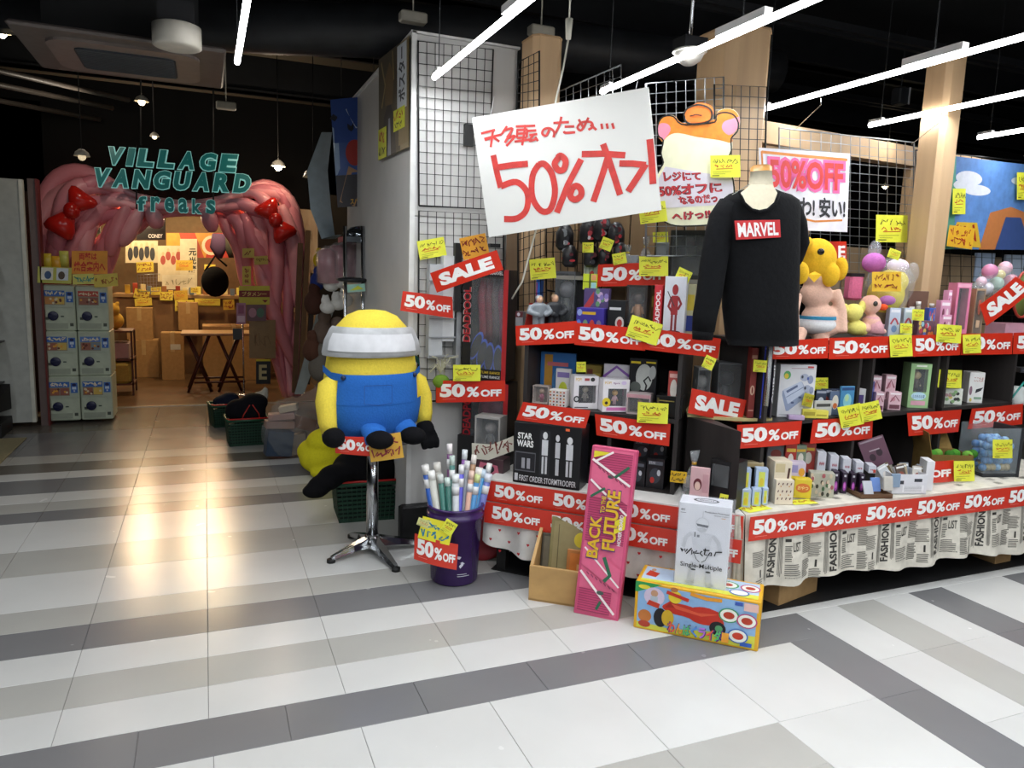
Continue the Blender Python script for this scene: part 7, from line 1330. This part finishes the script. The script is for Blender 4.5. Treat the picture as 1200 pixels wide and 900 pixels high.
dp_ = [('l', [(x, y), (x + .04, y + .09)], .04, '5a2a34') for x in (.12, .35, .58, .8) for y in (.2, .5, .8)] + [('e', x + .02, y + .1, .03, .03, 'c8882a') for x in (.24, .7) for y in (.3, .65)]
small('cream box patterned with tiny deer, lower one', (898, 563, 930, 594), z, .05, 'e4d8c2', dp_, 'cream deer boxes', .1, 'deer_box', -20); small('cream box patterned with tiny deer, upper one', (897, 541, 928, 566), .58, .08, 'e0d4bc', [('l', [(.8, .2), (.85, .7)], .1, '4a2a24'), ('r', .05, .5, .6, .9, 'c8b890')], 'cream deer boxes', .1, 'deer_box', -20)
small('yellow sweets box with an orange oval lettering', (927, 563, 951, 585), z, .1, 'e0c83a', [('e', .5, .55, .42, .25, 'd87a3a'), ('t', 'おやつ', .2, .45, .8, .65, 'f0e8a0')])
small('yellow and violet biscuit box above the yellow sweets box', (922, 543, 944, 565), .57, .14, 'd0c4d8', [('r', 0, 0, 1, .2, 'e0c83a'), ('e', .75, .45, .2, .25, 'd89a30'), ('r', .1, .4, .5, .85, '9a94c8')])
small('long green and cream patterned box right of the yellow sweets box', (945, 556, 978, 582), z, .08, 'b0b0a0', [('e', random.uniform(.05, .95), random.uniform(.1, .9), .06, .09, random.choice(('4a6a4a', 'd8d0c0', 'a85a60', '3a3a30', 'c8b8a0'))) for _ in range(26)])
for i in range(5):
    x = 953 + i * 14.5; small(['leftmost', 'second', 'third', 'fourth', 'rightmost'][i] + ' white box with red diamonds in the row behind the purple boxes', (x, 530 + i * 4, x + 15, 552 + i * 5), .575, .2 - i * .02, 'd4d6e0', [('p', [(.25 + .2 * k, .45), (.33 + .2 * k, .56), (.41 + .2 * k, .45), (.33 + .2 * k, .34)], 'a8384a') for k in range(3)] + ([('r', .6, .1, .95, .5, 'c84a3a')] if i == 4 else []), 'white boxes with red diamonds', .08, 'gum_box')
for i in range(4):
    x = 972 + i * 10; small(['leftmost', 'second', 'third', 'rightmost'][i] + ' dark purple box with a round berry in the front row', (x, 553 + i * 1, x + 11, 577), z, .13 - .01 * i, '2c1c34', [('e', .5, .35, .3, .22, 'a040a8'), ('e', .5, .38, .18, .13, 'd070c8'), ('r', .3, .8, .7, .9, 'c8c8d0')], 'dark purple berry boxes', .07, 'candy_box')
small('pale pink checked box at the back under the console banner', (868, 525, 889, 546), .6, .28, 'c8b0b4', [('l', [(.2 + .4 * (i % 2), .25 + .35 * (i // 2)), (.35 + .4 * (i % 2), .4 + .35 * (i // 2))], .06, '9a4a60') for i in range(4)])
small('grey clear pack at the back, left of the red packets', (896, 522, 920, 542), .6, .26, '8a8e98', [('r', .1, .05, .9, .3, 'c8ccd8'), ('e', .5, .6, .3, .2, '9a4a44')])
for i, (bb, c_) in enumerate((((918, 520, 934, 536), 'a83028'), ((928, 522, 945, 543), '7a8a78'), ((938, 520, 956, 540), 'b84a44'), ((926, 533, 942, 545), '5a8a4a'), ((944, 528, 960, 548), '6a1a20'))):
    small(['bright red', 'grey-green', 'rose red', 'leaf green', 'dark red'][i] + ' snack packet in the loose heap at the back of the table', bb, .56 + .02 * (i % 2), .22 + .02 * i, c_, [('e', .5, .5, .25, .2, 'e0dcd0'), ('r', .1, .75, .9, .85, 'd8b040')], 'loose snack packets', .03, 'snack_packet', 12 * (i - 2))
# brown tray & white basket & cards
def open_box(name, label, fr, bb, zz_, d_, th, col, cat='tray', wall=.004, tilt=0):
    T, w_, h_ = place(fr, d_, bb, zz_, tilt, th); m_ = mat(col, .6); o = thing(name, label, cat, T @ V(w_/2, th/2, 0))
    mb = M(m_, T).box(0, 0, 0, w_, th, wall); obj('bottom', mb, o)
    for nm, b in (('front_wall', (0, 0, 0, w_, wall, h_)), ('rear_wall', (0, th - wall, 0, w_, th, h_)), ('side_wall', (0, wall, 0, wall, th - wall, h_)), ('side_wall', (w_ - wall, wall, 0, w_, th - wall, h_))): obj(nm, M(m_, T).box(*b), o)
    return o, T, w_, h_
o, T, w_, h_ = open_box('brown_tray', 'low brown cardboard tray of packets at the table edge', FR, (988, 580, 1046, 594), z, -.01, .13, '6a4e36', tilt=-14)
for i in range(4): tag(obj('blister_card', M(mat(['b8bcc4', '6a8ac8', 'c8c4bc', '8aa0b8'][i], .3), T @ Matrix.Translation((.04 + .05 * i, .03 + .02 * (i % 2), .01 + .01 * i)) @ Matrix.Rotation(radians(-25 + 8 * i), 4, 'X')).cbox(0, 0, 0, .05, .008, .07, .002)), ['leftmost pale', 'second, blue', 'third, cream', 'rightmost grey-blue'][i] + ' blister card in the brown tray', 'card', 'blister cards in the brown tray')
o, T, w_, h_ = open_box('white_basket', 'white plastic basket full of small packets and cards', FR, (1022, 557, 1086, 590), z, .0, .15, 'dfe0e6', 'basket', .004, -16)
a = M(); F = bface(T, w_, h_); F.art(a, [('r', .08, .5, .32, .68, '3a3c44'), ('r', .62, .62, .85, .78, '3a3c44'), ('r', .3, .1, .92, .45, 'eef0f4')] + [('r', .34, .15 + .06 * i, .85, .17 + .06 * i, '8a8e98') for i in range(5)]); obj('label', a, o)
for i in range(9):
    c_ = ['c8ccd0', '6a5a3a', 'a8a49a', '5a4a40', 'b8a888', '8a94a0', 'd0ccc4', '7a6a58', '9aa4ac'][i]
    TT = T @ Matrix.Translation((.01 + .022 * i, .05 + .03 * (i % 3), .02)) @ Matrix.Rotation(radians(-30 + 6 * i), 4, 'Y') @ Matrix.Rotation(radians(-15), 4, 'X')
    q_ = obj('small_packet', M(mat(c_, .3), TT).cbox(0, 0, 0, .05, .006, .11, .002)); tag(q_, ['silver', 'olive', 'stone', 'dark brown', 'sand', 'steel blue', 'off-white', 'tan', 'pale blue'][i] + ' packet standing in the white basket', 'packet', 'packets in the white basket'); F = bface(TT, .05, .11); a = M(); F.art(a, [('e', .5, .5, .3, .2, random.choice(('e0dcd4', '3a4a78', '8a4a3a'))), ('r', .1, .85, .9, .93, 'e8e8e8')]); obj('printed_artwork', a, q_)
TT = FR; T, w_, h_ = place(FR, .12, (1018, 520, 1056, 558), .56, 0, .01); T = T @ Matrix.Rotation(radians(-24), 4, 'Y'); o = tag(obj('purple_card', M(mat('6a4a5a', .35), T).cbox(0, 0, 0, w_ * .85, .006, h_, .002)), 'mauve backing card leaning out of the white basket', 'card'); a = M(); bface(T, w_ * .85, h_).art(a, [('r', .05, .92, .95, .97, '9a8a94'), ('e', .35, .4, .12, .12, '3a2a34'), ('e', .65, .5, .12, .12, '3a2a34'), ('r', .3, .6, .7, .64, 'b0a0a8')]); obj('printed_artwork', a, o)
product('white_side_box', 'plain white box standing between basket and brown carton', FR, (1075, 541, 1094, 583), z, .03, .1, 'dfe0e4')
o = thing('open_carton', 'open brown carton with raised flaps on the right table', 'box', FR.pt(1095, 560, .2)); CM = card('7a6236')
T, w_, h_ = place(FR, .14, (1064, 535, 1140, 568), z, 0, .18)
obj('carton_front', M(CM, T).box(0, 0, 0, w_, .004, h_), o); obj('carton_rear', M(CM, T).box(0, .17, 0, w_, .174, h_), o)
for x in (0, w_ - .004): obj('carton_side', M(CM, T).box(x, 0, 0, x + .004, .17, h_), o)
obj('flap', M(CM, T).add([(0, .17, h_), (w_ * .95, .17, h_), (w_ * 1.0, .26, h_ + .08), (0, .24, h_ + .11), (0, .174, h_), (w_ * .95, .174, h_), (w_ * 1.0, .264, h_ + .08), (0, .244, h_ + .11)], [(0, 1, 2, 3), (7, 6, 5, 4), (0, 4, 5, 1), (1, 5, 6, 2), (2, 6, 7, 3), (3, 7, 4, 0)]), o)
obj('flap', M(CM, T).add([(0, 0, h_), (0, .17, h_), (-.03, .17, h_ + .14), (-.03, 0, h_ + .12), (.004, 0, h_), (.004, .17, h_), (-.026, .17, h_ + .14), (-.026, 0, h_ + .12)], [(0, 3, 2, 1), (4, 5, 6, 7), (0, 1, 5, 4), (1, 2, 6, 5), (2, 3, 7, 6), (3, 0, 4, 7)]), o)
for i in range(6):
    q_ = tag(obj('green_pouch', M(fab(['4a8a30', '6aa040', '3a7028'][i % 3]), T).ball((.04 + .05 * i, .06 + .03 * (i % 2), h_ - .01), (.028, .025, .025), n=10, k=7)), ['first', 'second', 'third', 'fourth', 'fifth', 'sixth'][i] + ' green ball from the left inside the open carton', 'ball', 'green balls in the open carton')
# clear box with balls
T, w_, h_ = place(FR, .1, (1120, 503, 1197, 562), z, -14, .2)
o = thing('clear_ball_box', 'clear plastic box full of blue and golden balls', 'box', T @ V(w_/2, .1, 0))
CL = clear('c8d4da', .15)
for nm, b in (('pane', (0, 0, 0, w_, .003, h_)), ('pane', (0, .197, 0, w_, .2, h_)), ('pane', (0, .003, 0, .003, .197, h_)), ('pane', (w_ - .003, .003, 0, w_, .197, h_))): obj(nm, M(CL, T).box(*b), o)
obj('base_tray', M(mat('26282c', .5), T).box(0, 0, 0, w_, .2, .02).box(w_ - .014, -.002, 0, w_ + .004, .2, h_), o)
k = 0; nb = 0
for lz, zc in enumerate((.045, .085, .125, .165, .2)):
    for iy in (0, 1):
        for ix in range(6):
            x = .035 + ix * (w_ - .07) / 5 + .008 * ((lz + iy) % 2 - .5); gold = lz == 0 and ix in (1, 2, 4, 5); 
            if lz == 4 and ix in (0, 5): continue
            c_ = 'b8a878' if gold else ['5a94d0', '6aa4dc', '4a84c4', '8ab8e0'][nb % 4]
            q_ = obj('toy_ball', M(mat(c_, .35, var=.12), T).ball((x, .045 + iy * .07, zc), .0215, n=12, k=8)); row = ['bottom', 'second', 'third', 'fourth', 'top'][lz]; nth = ['first', 'second', 'third', 'fourth', 'fifth', 'sixth'][ix]
            tag(q_, f'{"golden" if gold else "blue"} ball, {row} layer of clear box, {"front" if iy == 0 else "rear"} row, {nth} from left', 'ball', 'balls in the clear box'); nb += 1
# ---- top tier dolls ----
z = 1.244
def P3(px, py, d): return FS.pt(px, py, d)
SKN = fab('e0b8a4')
mb = M(SKN); ps = .004
for px, py, d, r in ((956, 345, .12, (.085, .07, .07)), (960, 372, .11, (.095, .08, .07)), (962, 385, .1, (.09, .075, .05)), (955, 325, .12, (.07, .06, .05))): mb.ball(P3(px, py, d), r)
for pts, rs in ((((938, 388), (935, 398), (932, 402)), (.035, .03, .022)), (((958, 392), (966, 403), (968, 411)), (.04, .034, .03)), (((978, 340), (986, 365), (988, 390)), (.03, .027, .024)), (((934, 345), (930, 365), (932, 385)), (.028, .026, .022))):
    mb.tube([P3(x, y, .08 - .03 * i) for i, (x, y) in enumerate(pts)], rs, n=10)
o = tag(obj('plush_doll', mb), 'large flesh-coloured plush doll with a yellow hood and white trunks on the right shelf', 'plush toy'); fuse(o, .008, 4)
YH = fab('e8b830'); h = M(YH)
h.ball(P3(956, 303, .12), (.105, .09, .1)).ball(P3(938, 320, .05), (.04, .04, .055)).ball(P3(973, 322, .05), (.045, .045, .06)).ball(P3(985, 315, .1), (.03, .04, .06)).ball(P3(943, 285, .08), (.04, .04, .035))
hh = obj('yellow_hood', h, o); fuse(hh, .007, 3)
obj('hood_tip', M(YH).add([P3(946, 322, .02), P3(963, 322, .02), P3(954, 331, .02), P3(955, 318, .06)], [(0, 1, 2), (0, 2, 3), (1, 3, 2), (0, 3, 1)]), o)
obj('hood_button', M(mat('15110c', .2)).ball(P3(962, 295, .018), (.02, .012, .016)), o)
obj('white_trunks', M(fab('e4e4e6')).ball(P3(957, 380, .095), (.1, .082, .052)), o)
obj('blue_waistband', M(fab('3a8ab0')).loft([(*(P3(957, 374, .095)), .1, .083), (*(P3(957, 370, .095)), .099, .082)], caps=False), o)
mb = M(fab('e6dc7a'))
for px, py, r in ((1000, 366, (.05, .045, .045)), (1003, 384, (.055, .045, .04)), (1010, 388, (.03, .03, .025)), (990, 362, (.015, .02, .03)), (1010, 360, (.018, .02, .035))): mb.ball(P3(px, py, .06), r)
o = tag(obj('yellow_plush', mb), 'pale yellow small plush leaning between the tall doll and the pink bird', 'plush toy'); fuse(o, .006, 3)
mb = M(fab('e8b8a8'))
for px, py, r in ((1020, 357, (.055, .05, .05)), (1021, 378, (.05, .045, .045)), (1028, 388, (.04, .05, .02)), (1012, 385, (.03, .04, .025))): mb.ball(P3(px, py, .06), r)
o = tag(obj('pink_bird_plush', mb), 'pink bird plush with an orange beak beside the yellow plush', 'plush toy'); fuse(o, .006, 3)
obj('beak', M(fab('e85a30')).ball(P3(1035, 360, .04), (.02, .025, .017)), o); obj('eye', M(mat('3a3430', .2)).ball(P3(1026, 356, .005), (.014, .008, .014)), o); obj('pink_dress', M(fab('e0a8b0')).loft([(*P3(1022, 390, .06), .065, .06), (*P3(1022, 380, .06), .055, .05), (*P3(1021, 371, .06), .035, .035)]), o)
T, w_, h_ = place(FS, .12, (988, 321, 1012, 352), None, 0, .09)
o = tag(obj('pink_block_plush', M(fab('e078a0'), T).cbox(0, 0, 0, w_, .09, h_, .012)), 'pink block-shaped plush behind the small dolls', 'plush toy'); obj('top_edge', M(fab('2a2428'), T).box(0, -.002, h_ * .9, w_, .09, h_ + .004), o)
p = P3(1018, 388, .2); p.z = z
# bag with pastel plush
o = thing('bagged_plush', 'clear bag with a big yellow and lilac plush on the top shelf', 'plush toy', P3(1040, 365, .15))
mb = M(fab('e2d04a')).ball(P3(1038, 345, .15), (.11, .08, .1)).ball(P3(1046, 330, .15), (.09, .07, .07)); f_ = obj('yellow_body', mb, o); fuse(f_, .01, 3)
obj('lilac_head', M(fab('c070b8')).ball(P3(1024, 308, .13), (.062, .055, .052)), o); obj('lilac_foot', M(fab('b878b8')).ball(P3(1040, 352, .08), (.05, .03, .025)), o); obj('pale_belly', M(fab('e2d0dc')).ball(P3(1052, 312, .14), (.06, .05, .04)), o)
mb = M(clear('dfe2e8', .2)).ball(P3(1042, 335, .15), (.14, .11, .15)).ball(P3(1025, 292, .15), (.04, .03, .05)).ball(P3(1068, 320, .15), (.04, .04, .06)); f_ = obj('film', mb, o); fuse(f_, .014, 1)
dd = f_.modifiers.new('d', 'DISPLACE'); dd.texture = tx; dd.strength = .02
for i, (bb, lb_) in enumerate((((1037, 361, 1055, 391), 'left'), ((1054, 361, 1070, 390), 'right'))): product('blue_white_box', lb_ + ' white and blue box with a red swirl in front of the bagged plush', FS, bb, z, .03, .05, 'c2d0e4', [('l', curve([(.15, .45), (.5, .65), (.85, .45)], 4), .06, 'b84a58'), ('e', .5, .3, .25, .12, '7a9ac8'), ('r', .1, .85, .9, .95, 'e8ecf4')], group='blue-white swirl boxes')
for i, (bb, lb_) in enumerate((((1070, 376, 1096, 391), 'lower brown and orange'), ((1083, 361, 1096, 378), 'upper blue'))): product('candy_box', lb_ + ' candy box in the middle of the top shelf', FS, bb, z + (.05 if i else 0), .02 + .02 * i, .05, '6a4a5a' if i == 0 else '3a5ab0', [('e', random.uniform(.1, .9), random.uniform(.15, .85), .08, .15, random.choice(('d8783a', '5a7ac8', 'c8485a', 'e0c060', '9ac8d8'))) for _ in range(12)])
product('brown_folded_card', 'brown folded sheet behind the candy boxes', FS, (1063, 341, 1088, 362), z + .06, .14, .02, '6a4a3c')
for i, x in enumerate((1066, 1073, 1081, 1089, 1096)):
    p = P3(x + 4, 350, .16); h_ = [.1, .13, .14, .12, .1][i]; c_ = ['8a6a7a', 'b0a890', 'b89a40', 'a86a3a', 'c8a8b8'][i]
    o = obj('jar', M(mat(c_, .25, var=.2), Matrix.Translation(V(p.x, p.y, z + .06))).loft([(0, 0, 0, .014, .014), (0, 0, h_ * .75, .015, .015), (0, 0, h_ * .82, .011, .011)], n=12)); tag(o, ['leftmost purple', 'second cream', 'third golden', 'fourth orange', 'rightmost pink'][i] + ' small jar in the row behind the candy boxes', 'jar', 'small jars on the top shelf')
    obj('lid', M(mat('d8d4d0', .3), Matrix.Translation(V(p.x, p.y, z + .06))).loft([(0, 0, h_ * .82, .013, .013), (0, 0, h_, .013, .013)], n=12), o)
tag(obj('jar_riser', ybox(sb, .98, 1.25, .12, .22, z, z + .058, mat('d8a8b8', .5))), 'pale pink riser box under the small jars', 'box')
for i, (bb, zz_) in enumerate((((1097, 369, 1115, 391), 0), ((1096, 352, 1114, 371), .055), ((1105, 340, 1116, 354), .11))): product('pink_snack_box', ['bottom', 'middle', 'top'][i] + ' pink box of the small stack left of the pink window box', FS, bb, z + zz_, .03 + .01 * i, .06, 'd898b8', [('e', .3, .5, .12, .2, '7a3a50'), ('e', .7, .5, .12, .2, 'e8d0d8'), ('r', .1, .8, .9, .92, 'f0e0e8')], group='pink snack boxes')
window_box('pink_window_box', 'pink window box with a dark interior, tallest on the right shelf', FS, (1108, 331, 1136, 392), z, .03, .1, 'd87a9c', [('r', .05, .92, .95, .98, 'e8a8c0')], (.16, .14, .84, .9), '8a6a70', 'a88a80', back='5a4a50', fig=False)
window_box('tan_window_box', 'tan clear-fronted box with a rosy print beside the pink window box', FS, (1133, 338, 1153, 387), z, .0, .08, 'b89a78', [('e', .5, .62, .2, .16, 'b06a58'), ('r', .3, .2, .7, .35, 'c8a888')], (.04, .04, .96, .96), 'b89a78', 'b89a78', back='b0906c', fig=False)
o, T, w_, h_ = open_box('pink_tray', 'low pink tray with golden wrapped balls at the right', FS, (1152, 380, 1225, 390), z, .0, .16, 'c898a8')
for i, (x, y) in enumerate(((.03, .05), (.1, .06), (.14, .04), (.2, .06), (.25, .05), (.08, .1), (.17, .11))):
    tag(obj('golden_ball', M(mat(['c8a050', 'd0946a', 'c86a5a'][i % 3], .2, metal=.5), T).ball((x, y, .04), .026, n=12, k=8)), ['first', 'second', 'third', 'fourth', 'fifth', 'sixth', 'seventh'][i] + ' shiny wrapped ball in the pink tray', 'ball', 'wrapped balls in the pink tray')
o = thing('balloon_bag', 'clear bag of pastel balloons and bows above the SALE strip', 'bag', P3(1170, 330, .2))
for i, (x, y, r, c_) in enumerate(((1160, 318, .045, 'd88ab0'), (1178, 314, .04, 'e8b8c8'), (1168, 332, .04, 'b8d8c8'), (1185, 330, .045, 'e8a0b8'), (1156, 338, .04, 'd8d8e0'), (1150, 330, .03, 'e0c0d0'), (1180, 345, .05, 'b8b0a0'), (1172, 322, .03, 'e8d890'))): obj('balloon', M(mat(c_, .3)).ball(P3(x, y, .2), r), o)
f_ = obj('film', M(clear('dfe6ea', .22)).ball(P3(1168, 330, .2), (.13, .09, .1)).ball(P3(1145, 340, .2), (.06, .05, .05)), o); fuse(f_, .014, 1); dd = f_.modifiers.new('d', 'DISPLACE'); dd.texture = tx; dd.strength = .02
o = tag(obj('green_ring_board', M(mat('6a7a3a', .5), Matrix.Translation(P3(1200, 345, .12)) @ Matrix.Rotation(radians(90), 4, 'X')).loft([(0, 0, -.01, .09, .14), (0, 0, .01, .09, .14)], n=28)), 'olive oval board with a red rim at the right picture edge', 'board'); obj('red_rim', M(mat('a8382c', .5), Matrix.Translation(P3(1200, 345, .10)) @ Matrix.Rotation(radians(90), 4, 'X')).tube([(.09 * cos(radians(t)), .14 * sin(radians(t)), 0) for t in range(0, 361, 20)], .008), o)
# things seen through the grids in the dim shop behind
fb_ = FS
for i, (bb, c_, lb_) in enumerate((((1140, 296, 1165, 330), 'a8bcd8', 'pale blue board seen through the grid under the painting'), ((1175, 298, 1200, 325), 'b8c8dc', 'second pale blue board under the painting, at the right edge'), ((1062, 262, 1090, 276), 'c8ccdc', 'white and blue box glimpsed behind the two square yellow notes'))):
    product('pale_board', lb_, FS, bb, None, .66, .03, c_, [('r', 0, .0, 1, .3, '5a6ab0')] if i == 2 else (), cat='board')
random.seed(8); g = M()
for i in range(120):
    x = 2.8 + random.random() * 4; y = 5.0 + random.random() * 3; zz_ = .5 + random.random() * 1.1; s = .05 + random.random() * .1; g.box(x, y, zz_, x + s, y + .1, zz_ + s * 1.2, gm_[i % 8])
tag(obj('shelf_goods', g, kind='stuff'), 'dim mixed goods in the dark shop behind the wire grids', 'goods')
